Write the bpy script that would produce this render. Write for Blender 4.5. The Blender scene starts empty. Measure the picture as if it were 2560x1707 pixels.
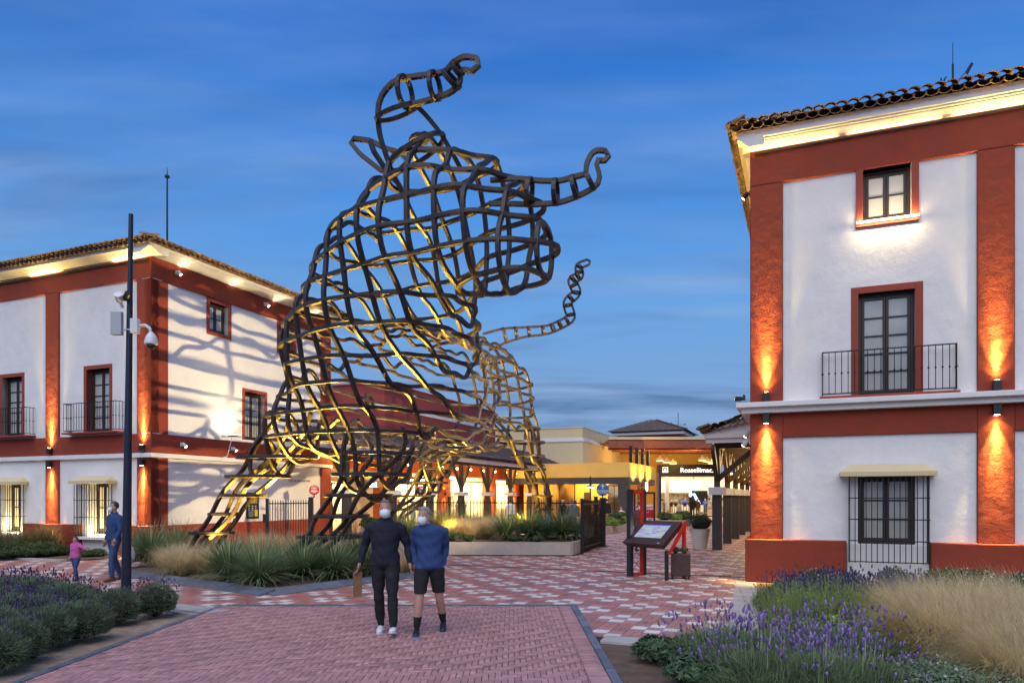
import bpy, bmesh, math, random
import numpy as np
from mathutils import Vector, Matrix
random.seed(11); RNG = np.random.default_rng(5)
S = bpy.context.scene; COL = S.collection
# ---------------------------------------------------------------- camera
F, H0, CH = 1780.0, 1242.0, 1.85          # focal length and horizon row in photo pixels, camera height
cam = bpy.data.cameras.new('camera'); camo = bpy.data.objects.new('camera', cam); COL.objects.link(camo)
camo.location = (0, 0, CH); camo.rotation_euler = (math.pi/2, 0, 0)
cam.sensor_width = 36; cam.lens = F/2560*36; cam.shift_y = (H0-853.5)/2560; cam.clip_end = 3000; cam.clip_start = .1
S.camera = camo
# ---------------------------------------------------------------- world, dusk sky
W = bpy.data.worlds.new('World'); S.world = W; W.use_nodes = True
SUN_EL, SUN_AZ = math.radians(1.5), math.radians(168)      # the sun is setting behind the camera
def world():
    nt = W.node_tree; N = nt.nodes; L = nt.links; N.clear()
    out = N.new('ShaderNodeOutputWorld'); bg = N.new('ShaderNodeBackground')
    sky = N.new('ShaderNodeTexSky'); sky.sky_type = 'NISHITA'; sky.sun_disc = False
    sky.sun_elevation = SUN_EL; sky.sun_rotation = SUN_AZ; sky.ozone_density = 6.0; sky.air_density = 1.0; sky.dust_density = .6
    tc = N.new('ShaderNodeTexCoord')
    sep = N.new('ShaderNodeSeparateXYZ'); L.new(tc.outputs['Generated'], sep.inputs[0])
    # deep dusk blue overhead, paler towards the horizon, the same all round
    rp = N.new('ShaderNodeValToRGB'); cr = rp.color_ramp
    cr.elements[0].position = 0.0; cr.elements[0].color = (.20, .30, .48, 1)
    cr.elements[1].position = 1.0; cr.elements[1].color = (.004, .05, .30, 1)
    for p, c in ((.12, (.21, .36, .60, 1)), (.26, (.14, .35, .70, 1)), (.42, (.055, .25, .71, 1)), (.56, (.014, .15, .60, 1)), (.7, (.005, .10, .48, 1))):
        e = cr.elements.new(p); e.color = c
    L.new(sep.outputs['Z'], rp.inputs[0])
    # cloud veils: noise on the direction divided by height, stretched sideways
    mx = N.new('ShaderNodeMath'); mx.operation = 'MAXIMUM'; mx.inputs[1].default_value = .06; L.new(sep.outputs['Z'], mx.inputs[0])
    ad = N.new('ShaderNodeMath'); ad.operation = 'ADD'; ad.inputs[1].default_value = .12; L.new(mx.outputs[0], ad.inputs[0])
    dv = N.new('ShaderNodeVectorMath'); dv.operation = 'DIVIDE'; L.new(tc.outputs['Generated'], dv.inputs[0]); L.new(ad.outputs[0], dv.inputs[1])
    mp = N.new('ShaderNodeMapping'); mp.inputs['Scale'].default_value = (.48, 1.5, 1.0); mp.inputs['Rotation'].default_value = (0, 0, .25); L.new(dv.outputs[0], mp.inputs[0])
    n1 = N.new('ShaderNodeTexNoise'); n1.inputs['Scale'].default_value = 1.1; n1.inputs['Detail'].default_value = 7; n1.inputs['Roughness'].default_value = .58; n1.inputs['Distortion'].default_value = .9
    L.new(mp.outputs[0], n1.inputs['Vector'])
    r2 = N.new('ShaderNodeValToRGB'); r2.color_ramp.elements[0].position = .40; r2.color_ramp.elements[1].position = .66
    L.new(n1.outputs['Fac'], r2.inputs[0])
    # clouds lie low: fade with height
    r3 = N.new('ShaderNodeValToRGB'); r3.color_ramp.elements[0].position = .0; r3.color_ramp.elements[0].color = (.9,)*3+(1,)
    r3.color_ramp.elements[1].position = .62; r3.color_ramp.elements[1].color = (.22,)*3+(1,)
    e = r3.color_ramp.elements.new(.34); e.color = (.62,)*3+(1,)
    L.new(sep.outputs['Z'], r3.inputs[0])
    mu = N.new('ShaderNodeMath'); mu.operation = 'MULTIPLY'; L.new(r2.outputs[0], mu.inputs[0]); L.new(r3.outputs[0], mu.inputs[1])
    n2 = N.new('ShaderNodeTexNoise'); n2.inputs['Scale'].default_value = 2.3; n2.inputs['Detail'].default_value = 5; L.new(mp.outputs[0], n2.inputs['Vector'])
    cc = N.new('ShaderNodeValToRGB'); cc.color_ramp.elements[0].position = .35; cc.color_ramp.elements[0].color = (.075, .14, .29, 1)
    cc.color_ramp.elements[1].position = .68; cc.color_ramp.elements[1].color = (.30, .43, .66, 1); L.new(n2.outputs['Fac'], cc.inputs[0])
    mix = N.new('ShaderNodeMix'); mix.data_type = 'RGBA'; L.new(mu.outputs[0], mix.inputs[0]); L.new(rp.outputs[0], mix.inputs[6]); L.new(cc.outputs[0], mix.inputs[7])
    # the physical sky adds the afterglow on the side where the sun went down
    sc = N.new('ShaderNodeVectorMath'); sc.operation = 'SCALE'; sc.inputs['Scale'].default_value = .05; L.new(sky.outputs[0], sc.inputs[0])
    sm = N.new('ShaderNodeVectorMath'); sm.operation = 'ADD'; L.new(mix.outputs[2], sm.inputs[0]); L.new(sc.outputs[0], sm.inputs[1])
    L.new(sm.outputs[0], bg.inputs['Color']); bg.inputs['Strength'].default_value = .84
    L.new(bg.outputs[0], out.inputs['Surface'])
world()
sl = bpy.data.lights.new('sun', 'SUN'); sl.energy = 1.9; sl.angle = math.radians(75); sl.color = (1.0, .945, .90)
slo = bpy.data.objects.new('sun', sl); COL.objects.link(slo); slo.location = (0, -20, 30)
slo.rotation_euler = Vector((.16, .60, -.79)).to_track_quat('-Z', 'Y').to_euler()
S.view_settings.view_transform = 'Standard'; S.view_settings.look = 'None'; S.view_settings.exposure = .28; S.view_settings.gamma = 1
S.view_settings.use_curve_mapping = False
S.cycles.use_denoising = True; S.cycles.sample_clamp_indirect = 6; S.cycles.max_bounces = 8; S.cycles.use_light_tree = True
S.cycles.caustics_reflective = False; S.cycles.caustics_refractive = False; S.cycles.transparent_max_bounces = 12
# ---------------------------------------------------------------- helpers
TH = math.radians(-22.35)                  # the buildings' grid: local x runs right and nearer, local y runs away
VX, VY = math.cos(TH), math.sin(TH); UX, UY = -VY, VX
def G(px, py, z=0.0):                      # pixel on a horizontal level
    Y = F*(CH-z)/(py-H0); return Vector(((px-1280)/F*Y, Y, z))
def P(px, py, Y):                          # pixel at a known distance
    return Vector(((px-1280)/F*Y, Y, CH+(H0-py)*Y/F))
def obj(name, me, parent=None, mat=None):
    o = bpy.data.objects.new(name, me); COL.objects.link(o)
    if parent is not None: o.parent = parent
    if mat is not None and not me.materials:
        for m in (mat if isinstance(mat, (list, tuple)) else [mat]): me.materials.append(m)
    return o
def tag(o, label=None, cat=None, group=None, kind=None):
    if label: o['label'] = label
    if cat: o['category'] = cat
    if group: o['group'] = group
    if kind: o['kind'] = kind
    return o
def thing(name, label, cat, loc=(0, 0, 0), rz=0.0, group=None):
    o = bpy.data.objects.new(name, None); COL.objects.link(o); o.location = loc; o.rotation_euler = (0, 0, rz)
    o.empty_display_size = .2
    return tag(o, label, cat, group)
def copy_tree(o, parent=None):
    c = o.copy(); COL.objects.link(c); c.parent = parent
    for ch in o.children: copy_tree(ch, c)
    return c
class MB:
    def __init__(s): s.v = []; s.f = []; s.mi = []; s.cm = 0
    def add(s, vs, fs):
        b = len(s.v); s.v += [tuple(v) for v in vs]; s.f += [tuple(i+b for i in f) for f in fs]; s.mi += [s.cm]*len(fs); return s
    def box(s, x0, x1, y0, y1, z0, z1):
        if x0 > x1: x0, x1 = x1, x0
        if y0 > y1: y0, y1 = y1, y0
        if z0 > z1: z0, z1 = z1, z0
        return s.add([(x0,y0,z0),(x1,y0,z0),(x1,y1,z0),(x0,y1,z0),(x0,y0,z1),(x1,y0,z1),(x1,y1,z1),(x0,y1,z1)],
              [(0,3,2,1),(4,5,6,7),(0,1,5,4),(1,2,6,5),(2,3,7,6),(3,0,4,7)])
    def prism(s, pts, z0, z1):             # pts counter-clockwise
        n = len(pts)
        return s.add([(x, y, z0) for x, y in pts]+[(x, y, z1) for x, y in pts],
              [tuple(range(n-1, -1, -1)), tuple(range(n, 2*n))]+[(i, (i+1) % n, n+(i+1) % n, n+i) for i in range(n)])
    def extr(s, prof, a, b, axis='x'):     # profile (u,v) pushed along an axis; u,v are the other two axes in order
        n = len(prof)
        def pt(u, v, t): return (t, u, v) if axis == 'x' else ((u, t, v) if axis == 'y' else (u, v, t))
        return s.add([pt(u, v, a) for u, v in prof]+[pt(u, v, b) for u, v in prof],
              [tuple(range(n)), tuple(range(2*n-1, n-1, -1))]+[(i, n+i, n+(i+1) % n, (i+1) % n) for i in range(n)])
    def tube(s, path, r, n=8, cap=True, flat=None):
        path = [Vector(p) for p in path]; m = len(path); vs = []; fs = []
        rs = r if isinstance(r, (list, tuple)) else [r]*m
        up = Vector((0, 0, 1)); prev = None
        for i, p in enumerate(path):
            t = (path[min(i+1, m-1)]-path[max(i-1, 0)]).normalized()
            if prev is None:
                a = t.cross(up)
                if a.length < .05: a = t.cross(Vector((1, 0, 0)))
            else: a = prev-t*prev.dot(t)
            a.normalize(); prev = a; b = t.cross(a)
            for k in range(n):
                an = 2*math.pi*k/n; vs.append(p+(a*math.cos(an)+b*math.sin(an))*rs[i])
        for i in range(m-1):
            for k in range(n): fs.append((i*n+k, i*n+(k+1) % n, (i+1)*n+(k+1) % n, (i+1)*n+k))
        if cap: fs.append(tuple(range(n-1, -1, -1))); fs.append(tuple((m-1)*n+k for k in range(n)))
        return s.add(vs, fs)
    def lathe(s, prof, n=24, c=(0, 0, 0), cap=True):   # prof: (r,z) bottom to top
        vs = []; fs = []; m = len(prof)
        for r, z in prof:
            for k in range(n): a = 2*math.pi*k/n; vs.append((c[0]+r*math.cos(a), c[1]+r*math.sin(a), c[2]+z))
        for i in range(m-1):
            for k in range(n): fs.append((i*n+k, i*n+(k+1) % n, (i+1)*n+(k+1) % n, (i+1)*n+k))
        if cap: fs.append(tuple(range(n-1, -1, -1))); fs.append(tuple((m-1)*n+k for k in range(n)))
        return s.add(vs, fs)
    def bar(s, path, w, h, closed, upv=(0, 0, 1)):     # rectangular bar along a path lying in the plane normal to upv
        up = Vector(upv); path = [Vector(p) for p in path]; m = len(path); vs = []; fs = []
        for i, p in enumerate(path):
            a = path[(i-1) % m] if closed or i > 0 else p; b = path[(i+1) % m] if closed or i < m-1 else p
            t = (b-a); t = t.normalized() if t.length > 1e-6 else Vector((1, 0, 0)); sd = t.cross(up)
            sd = sd.normalized() if sd.length > 1e-4 else Vector((1, 0, 0))
            for x, y in ((-1, -1), (1, -1), (1, 1), (-1, 1)): vs.append(p+sd*(x*w/2)+up*(y*h/2))
        for i in range(m if closed else m-1):
            j = (i+1) % m
            for k in range(4): fs.append((i*4+k, i*4+(k+1) % 4, j*4+(k+1) % 4, j*4+k))
        if not closed: fs += [(3, 2, 1, 0), tuple((m-1)*4+k for k in range(4))]
        return s.add(vs, fs)
    def ball(s, c, r, n=14, m=8, fn=None):
        vs = []; fs = []; r = r if isinstance(r, (list, tuple)) else (r, r, r)
        for i in range(m+1):
            th = math.pi*i/m
            for k in range(n):
                a = 2*math.pi*k/n; d = (math.sin(th)*math.cos(a), math.sin(th)*math.sin(a), -math.cos(th))
                q = fn(d) if fn else 1.0
                vs.append((c[0]+d[0]*r[0]*q, c[1]+d[1]*r[1]*q, c[2]+d[2]*r[2]*q))
        for i in range(m):
            for k in range(n): fs.append((i*n+k, i*n+(k+1) % n, (i+1)*n+(k+1) % n, (i+1)*n+k))
        return s.add(vs, fs)
    def mesh(s, name, smooth=False):
        me = bpy.data.meshes.new(name); me.from_pydata(s.v, [], s.f); me.update()
        if any(s.mi): me.polygons.foreach_set('material_index', s.mi)
        if smooth: me.polygons.foreach_set('use_smooth', [True]*len(s.f))
        return me
    def build(s, name, mat, parent=None, smooth=False, bev=0.0, fix=False):
        me = s.mesh(name, smooth)
        if fix:
            bm = bmesh.new(); bm.from_mesh(me); bmesh.ops.recalc_face_normals(bm, faces=bm.faces); bm.to_mesh(me); bm.free()
        o = obj(name, me, parent, mat)
        if bev:
            b = o.modifiers.new('bevel', 'BEVEL'); b.width = bev; b.segments = 2; b.limit_method = 'ANGLE'; b.angle_limit = .6
        return o
def quick(name, mat, parent, *boxes, bev=0.0):
    m = MB()
    for b in boxes: m.box(*b)
    return m.build(name, mat, parent, bev=bev)
def text_mesh(txt, size, ext=.004, align='CENTER', bold=.0, spacing=1.0):
    cu = bpy.data.curves.new('txt', 'FONT'); cu.body = txt; cu.size = size; cu.extrude = ext; cu.align_x = align; cu.align_y = 'CENTER'; cu.offset = bold; cu.space_character = spacing
    cu.resolution_u = 3
    o = bpy.data.objects.new('txt', cu); COL.objects.link(o)
    dg = bpy.context.evaluated_depsgraph_get(); me = bpy.data.meshes.new_from_object(o.evaluated_get(dg))
    bpy.data.objects.remove(o); bpy.data.curves.remove(cu); me.materials.clear(); return me
def spot(name, parent, loc, aim, power, angle, color, blend=.5, r=.04):
    l = bpy.data.lights.new(name, 'SPOT'); l.energy = power; l.spot_size = math.radians(angle); l.spot_blend = blend; l.color = color; l.shadow_soft_size = r
    o = bpy.data.objects.new(name, l); COL.objects.link(o); o.parent = parent; o.location = loc
    o.rotation_euler = (Vector(aim)-Vector(loc)).to_track_quat('-Z', 'Y').to_euler(); return o
def area(name, parent, loc, aim, power, sx, sy, color, spread=180):
    l = bpy.data.lights.new(name, 'AREA'); l.energy = power; l.shape = 'RECTANGLE'; l.size = sx; l.size_y = sy; l.color = color; l.spread = math.radians(spread)
    o = bpy.data.objects.new(name, l); COL.objects.link(o); o.parent = parent; o.location = loc
    o.rotation_euler = (Vector(aim)-Vector(loc)).to_track_quat('-Z', 'Y').to_euler(); return o
def point(name, parent, loc, power, color, r=.05):
    l = bpy.data.lights.new(name, 'POINT'); l.energy = power; l.color = color; l.shadow_soft_size = r
    o = bpy.data.objects.new(name, l); COL.objects.link(o); o.parent = parent; o.location = loc; return o
# ---------------------------------------------------------------- materials
MATS = {}
def M(name, col=(.5, .5, .5), rough=.6, metal=0.0, var=.12, vs=3.0, bump=0.0, bs=30.0, emit=None, es=0.0, rnd=0.0, spec=.5, coarse=0.0, cs=2.5, dirt=0.0, trans=0.0, stretch=None):
    if name in MATS: return MATS[name]
    m = bpy.data.materials.new(name); m.use_nodes = True; nt = m.node_tree; N = nt.nodes; L = nt.links
    b = N['Principled BSDF']; b.inputs['Roughness'].default_value = rough; b.inputs['Metallic'].default_value = metal
    b.inputs['Specular IOR Level'].default_value = spec; b.inputs['Base Color'].default_value = (*col, 1)
    geo = N.new('ShaderNodeNewGeometry'); vec = geo.outputs['Position']
    if stretch:
        mp = N.new('ShaderNodeMapping'); mp.inputs['Scale'].default_value = stretch; L.new(vec, mp.inputs[0]); vec = mp.outputs[0]
    last = None
    if var > 0:
        n = N.new('ShaderNodeTexNoise'); n.inputs['Scale'].default_value = vs; n.inputs['Detail'].default_value = 6; n.inputs['Roughness'].default_value = .6; L.new(vec, n.inputs['Vector'])
        mr = N.new('ShaderNodeMapRange'); mr.inputs['From Min'].default_value = .3; mr.inputs['From Max'].default_value = .7; mr.inputs['To Min'].default_value = 1-var; mr.inputs['To Max'].default_value = 1+var
        L.new(n.outputs['Fac'], mr.inputs['Value']); last = mr.outputs[0]
        rr = N.new('ShaderNodeMapRange'); rr.inputs['From Min'].default_value = .3; rr.inputs['From Max'].default_value = .7
        rr.inputs['To Min'].default_value = max(0, rough-.08); rr.inputs['To Max'].default_value = min(1, rough+.08); L.new(n.outputs['Fac'], rr.inputs['Value']); L.new(rr.outputs[0], b.inputs['Roughness'])
    if rnd > 0:
        oi = N.new('ShaderNodeObjectInfo'); at = N.new('ShaderNodeAttribute'); at.attribute_name = 'rnd'
        ad = N.new('ShaderNodeMath'); ad.operation = 'ADD'; L.new(oi.outputs['Random'], ad.inputs[0]); L.new(at.outputs['Fac'], ad.inputs[1])
        fr = N.new('ShaderNodeMath'); fr.operation = 'FRACT'; L.new(ad.outputs[0], fr.inputs[0])
        mr = N.new('ShaderNodeMapRange'); mr.inputs['To Min'].default_value = 1-rnd; mr.inputs['To Max'].default_value = 1+rnd; L.new(fr.outputs[0], mr.inputs['Value'])
        if last is None: last = mr.outputs[0]
        else:
            mu = N.new('ShaderNodeMath'); mu.operation = 'MULTIPLY'; L.new(last, mu.inputs[0]); L.new(mr.outputs[0], mu.inputs[1]); last = mu.outputs[0]
    if last is not None:
        vm = N.new('ShaderNodeVectorMath'); vm.operation = 'SCALE'; vm.inputs[0].default_value = col; L.new(last, vm.inputs['Scale']); csock = vm.outputs[0]
        if dirt > 0:
            n3 = N.new('ShaderNodeTexNoise'); n3.inputs['Scale'].default_value = 1.3; n3.inputs['Detail'].default_value = 9; n3.inputs['Roughness'].default_value = .7; L.new(geo.outputs['Position'], n3.inputs['Vector'])
            mr3 = N.new('ShaderNodeMapRange'); mr3.inputs['From Min'].default_value = .5; mr3.inputs['From Max'].default_value = .72; mr3.inputs['To Max'].default_value = dirt; L.new(n3.outputs['Fac'], mr3.inputs['Value'])
            mx = N.new('ShaderNodeMix'); mx.data_type = 'RGBA'; L.new(mr3.outputs[0], mx.inputs[0]); L.new(csock, mx.inputs[6]); mx.inputs[7].default_value = (col[0]*.55, col[1]*.52, col[2]*.48, 1); csock = mx.outputs[2]
        L.new(csock, b.inputs['Base Color'])
    nsock = None
    if coarse > 0:
        n = N.new('ShaderNodeTexNoise'); n.inputs['Scale'].default_value = cs; n.inputs['Detail'].default_value = 4; L.new(vec, n.inputs['Vector'])
        bp = N.new('ShaderNodeBump'); bp.inputs['Strength'].default_value = 1; bp.inputs['Distance'].default_value = coarse; L.new(n.outputs['Fac'], bp.inputs['Height']); nsock = bp.outputs[0]
    if bump > 0:
        n = N.new('ShaderNodeTexNoise'); n.inputs['Scale'].default_value = bs; n.inputs['Detail'].default_value = 5; L.new(vec, n.inputs['Vector'])
        bp = N.new('ShaderNodeBump'); bp.inputs['Strength'].default_value = 1; bp.inputs['Distance'].default_value = bump; L.new(n.outputs['Fac'], bp.inputs['Height'])
        if nsock: L.new(nsock, bp.inputs['Normal'])
        nsock = bp.outputs[0]
    if nsock: L.new(nsock, b.inputs['Normal'])
    if trans > 0:
        tr = N.new('ShaderNodeBsdfTranslucent'); ms = N.new('ShaderNodeMixShader'); ms.inputs[0].default_value = trans
        L.new(b.outputs[0], ms.inputs[1]); L.new(tr.outputs[0], ms.inputs[2]); L.new(ms.outputs[0], N['Material Output'].inputs[0])
        if last is not None: L.new(vm.outputs[0], tr.inputs[0])
        else: tr.inputs[0].default_value = (*col, 1)
    if emit: b.inputs['Emission Color'].default_value = (*emit, 1); b.inputs['Emission Strength'].default_value = es
    MATS[name] = m; return m
WHITE = M('white_plaster', (.80, .785, .76), .85, var=.045, vs=1.6, bump=.006, bs=70, coarse=.02, cs=3.2, dirt=.10)
WHITE2 = M('white_trim', (.78, .76, .72), .7, var=.05, vs=2, bump=.003, bs=60, dirt=.12)
RED = M('red_plaster', (.27, .042, .018), .85, var=.14, vs=3, bump=.005, bs=60, coarse=.022, cs=4.0, dirt=.22)
REDT = M('red_trim', (.30, .052, .028), .75, var=.08, vs=4, bump=.002, bs=60)
CREAM = M('cream_plaster', (.66, .55, .33), .85, var=.05, vs=1, bump=.003, bs=60)
YELLOW = M('ochre_plaster', (.78, .50, .12), .8, var=.05, vs=1, bump=.003, bs=60)
DKRED = M('dark_red_plaster', (.27, .05, .045), .85, var=.06, vs=.7, bump=.003, bs=60)
ORANGE = M('orange_plaster', (.62, .14, .03), .8, var=.08, vs=2, bump=.003, bs=60)
IRON = M('black_iron', (.018, .017, .018), .45, metal=.3, var=.2, vs=8, bump=.001, bs=80)
WOODF = M('dark_window_wood', (.030, .020, .016), .5, var=.25, vs=12, bump=.001, bs=60)
STEEL = M('sculpture_steel', (.040, .029, .024), .42, metal=.2, var=.30, vs=6, bump=.003, bs=40)
TILE = M('clay_roof_tile', (.26, .17, .10), .85, var=.35, vs=5, bump=.004, bs=50, rnd=.25)
TILEG = M('grey_roof_tile', (.115, .085, .075), .85, var=.30, vs=4, bump=.004, bs=50, rnd=.3)
TIMBER = M('dark_timber', (.075, .045, .028), .6, var=.3, vs=6, bump=.003, bs=30)
GREYPOST = M('dark_post', (.045, .042, .042), .6, var=.15, vs=5, bump=.002, bs=30)
LAMPBOX = M('lamp_housing', (.035, .033, .034), .4, metal=.4, var=.1)
WHITEM = M('white_enamel', (.75, .75, .74), .35, var=.03)
GLASS = M('dark_glass', (.10, .115, .12), .08, var=.0, spec=.8)
BLIND = M('window_blind', (.42, .42, .38), .12, var=.06, vs=2, spec=.9)
CONC = M('concrete', (.44, .41, .37), .75, var=.12, vs=3, bump=.003, bs=60, dirt=.2)
SLATE = M('slate_kerb', (.13, .15, .18), .6, var=.3, vs=5, bump=.006, bs=25, rnd=.2)
SOIL = M('bare_soil', (.13, .090, .058), .95, var=.35, vs=5, bump=.02, bs=30, dirt=.3)
def glow(name, col, s): return M(name, col, .5, var=0, emit=col, es=s)
LAMPW = glow('lit_lens_warm', (1, .72, .34), 30)
LEDW = glow('lit_led_strip', (1, .80, .50), 9)
AMBER = (1.0, .56, .10); WARM = (1.0, .68, .17); SOFT = (1.0, .80, .52)
# ================================================================ two-storey building at the right
CR = Vector((5.27, 15.76, 0))
def casement(parent, x0, x1, z0, z1, y, rows, mirror=False, blind=BLIND, depth=.05):
    """a two-leaf window with its frame in the plane y; the camera side is -y"""
    fr = MB(); w = .07
    fr.box(x0, x0+w, y-.02, y+.05, z0, z1).box(x1-w, x1, y-.02, y+.05, z0, z1)
    fr.box(x0+w, x1-w, y-.018, y+.05, z1-w, z1).box(x0+w, x1-w, y-.018, y+.05, z0, z0+w)
    f = fr.build('window_frame', WOODF, parent, bev=.004)
    xm = (x0+x1)/2
    for a, b in ((x0+w, xm), (xm, x1-w)):
        lf = MB(); s = .055
        lf.box(a+.004, a+s, y-.032, y+.02, z0+w+.002, z1-w-.002).box(b-s, b-.004, y-.032, y+.02, z0+w+.002, z1-w-.002)
        lf.box(a+s, b-s, y-.03, y+.02, z1-w-s, z1-w-.002).box(a+s, b-s, y-.03, y+.02, z0+w+.002, z0+w+s)
        zz = [z0+w+s+(z1-z0-2*w-2*s)*k/rows for k in range(rows+1)]
        for z in zz[1:-1]: lf.box(a+s, b-s, y-.026, y+.015, z-.016, z+.016)
        leaf = lf.build('casement', WOODF, parent, bev=.003)
        for k in range(rows):
            g = MB().box(a+s-.01, b-s+.01, y-.004, y+.002, zz[k]+.003, zz[k+1]-.003).build('pane', blind, leaf)
    return f
def reveal(parent, x0, x1, z0, z1, y0, y1, mat, t=.09, name='window_surround', bottom=True, proud=.012):
    """red band round the opening, running back into the wall"""
    m = MB()
    m.box(x0-t, x0, y0-proud, y1, z0, z1+t).box(x1, x1+t, y0-proud, y1, z0, z1+t).box(x0, x1, y0-proud+.001, y1, z1, z1+t)
    if bottom: m.box(x0-t, x1+t, y0-proud-.001, y1, z0-t, z0)
    return m.build(name, mat, parent, bev=.006)
def wall_with_holes(parent, name, mat, x0, x1, z0, z1, holes, y0, y1):
    """plaster wall cut round rectangular openings; columns of boxes"""
    xs = sorted({x0, x1, *[h[0] for h in holes], *[h[1] for h in holes]}); m = MB()
    for a, b in zip(xs[:-1], xs[1:]):
        if b-a < 1e-5: continue
        hs = sorted([h for h in holes if h[0] <= a+1e-6 and h[1] >= b-1e-6], key=lambda h: h[2]); z = z0
        for h in hs:
            if h[2] > z+1e-5: m.box(a, b, y0, y1, z, h[2])
            z = h[3]
        if z1 > z+1e-5: m.box(a, b, y0, y1, z, z1)
    return m.build(name, mat, parent)
def wall_lamp(loc, rz, up, label, group, power, size=.14):
    t = thing('wall_lamp', label, 'lamp', loc, rz, group); s = 1 if up else -1
    h = .20; w = size/2
    b = MB(); b.box(-w, w, -.15, -.02, -h/2, h/2); b.box(-.03, .03, -.02, 0.02, -.05, .05)
    b.build('housing', LAMPBOX, t, bev=.006)
    zt = s*(h/2+.003)
    MB().lathe([(.045, min(0, s*.004)), (.045, max(0, s*.004))], 16, (0, -.085, zt)).build('lens', LAMPW, t)
    spot('lamp_beam', t, (0, -.085, zt+s*.02), (0, .03, zt+s*2.4), power*1.5, 20, WARM, 1.0, .02)
    spot('lamp_light', t, (0, -.085, zt+s*.02), (0, -.02, zt+s*2.4), power*.75, 46, WARM, 1.0, .03)
    spot('lamp_spill', t, (0, -.085, zt+s*.02), (0, -.06, zt+s*2.4), power*.03, 120, WARM, 1.0, .035)
    return t
def balcony(parent, x0, x1, z0, h, d, nb, y=0, mat=IRON, slab=REDT):
    p = MB()
    quick('balcony_slab', slab, parent, (x0-.05, x1+.05, y-d-.04, y-.012, z0-.05, z0), bev=.006)
    r = MB(); zt = z0+h
    for zz in (zt, z0+.05):
        r.box(x0, x1, y-d-.012, y-d+.012, zz-.012, zz+.012)
        r.box(x0-.004, x0+.02, y-d+.013, y-.014, zz-.011, zz+.011).box(x1-.02, x1+.004, y-d+.013, y-.014, zz-.011, zz+.011)
    r.build('rail', mat, parent)
    me = MB().tube([(0, 0, .0), (0, 0, h-.062)], .0085, 6).lathe([(.009, -.02), (.02, -.01), (.02, .01), (.009, .02)], 8, (0, 0, h*.46), False).mesh('baluster'); me.materials.append(mat)
    for k in range(nb):
        o = obj('baluster', me, parent); o.location = (x0+.01+(x1-x0-.02)*k/(nb-1), y-d, z0+.052)
    for xx in (x0+.008, x1-.008):
        for q in range(1, 3):
            o = obj('baluster', me, parent); o.location = (xx, y-d+d*q/2.6, z0+.052)
def grille(parent, x0, x1, z0, z1, d, nb, zh, y=0):
    me = MB().box(-.008, .008, -.008, .008, 0, z1-z0).mesh('grille_bar'); me.materials.append(IRON)
    for k in range(nb):
        o = obj('grille_bar', me, parent); o.location = (x0+(x1-x0)*k/(nb-1), y-d, z0)
    for xx in (x0, x1):
        for q in range(1, 3):
            o = obj('grille_bar', me, parent); o.location = (xx, y-d+d*q/2.5, z0)
    r = MB()
    for z in zh:
        r.box(x0-.02, x1+.02, y-d-.015, y-d+.009, z-.01, z+.01)
        for xx in (x0, x1): r.box(xx-.009, xx+.009, y-d+.01, y-.014, z-.009, z+.009)
    r.build('grille_rail', IRON, parent)
def canopy(parent, x0, x1, zb, zf, zt, d, y=0, mat=CREAM):
    q = .22
    m = MB().add([(x0,y-d,zb),(x1,y-d,zb),(x1,y-.012,zb),(x0,y-.012,zb),(x0,y-d,zf),(x1,y-d,zf),(x1,y-.012,zf),(x0,y-.012,zf),(x0+q,y-.012,zt),(x1-q,y-.012,zt)],
        [(0,3,2,1),(0,1,5,4),(1,2,6,5),(3,0,4,7),(4,5,9,8),(5,6,9),(7,4,8),(2,3,7,8,9,6)])
    return m.build('window_canopy', mat, parent, bev=.006)
TILE_MESH = {}
def tile_mesh(kind, L=.42, w=.13, t=.014):
    """half-round clay tile lying along +y, slightly tapered"""
    if kind in TILE_MESH: return TILE_MESH[kind]
    vs = []; fs = []; n = 7; s = 1 if kind.startswith('cover') else -1
    for j, (y, r) in enumerate(((0, w), (L, w*.82))):
        for ri in (r, r-t):
            for k in range(n):
                a = math.pi*k/(n-1); vs.append((-ri*math.cos(a), y, s*ri*math.sin(a)*.8))
    for k in range(n-1):
        fs += [(k, k+1, 2*n+k+1, 2*n+k), (n+k+1, n+k, 3*n+k, 3*n+k+1), (k+1, k, n+k, n+k+1)]
    fs += [(0, 2*n, 3*n, n), (n-1, 2*n-1, 4*n-1, 3*n-1)]
    me = bpy.data.meshes.new('roof_tile'); me.from_pydata(vs, [], fs); me.update(); me.materials.append(TILEG if kind.endswith('grey') else TILE)
    me.polygons.foreach_set('use_smooth', [True]*len(fs)); TILE_MESH[kind] = me; return me
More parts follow.
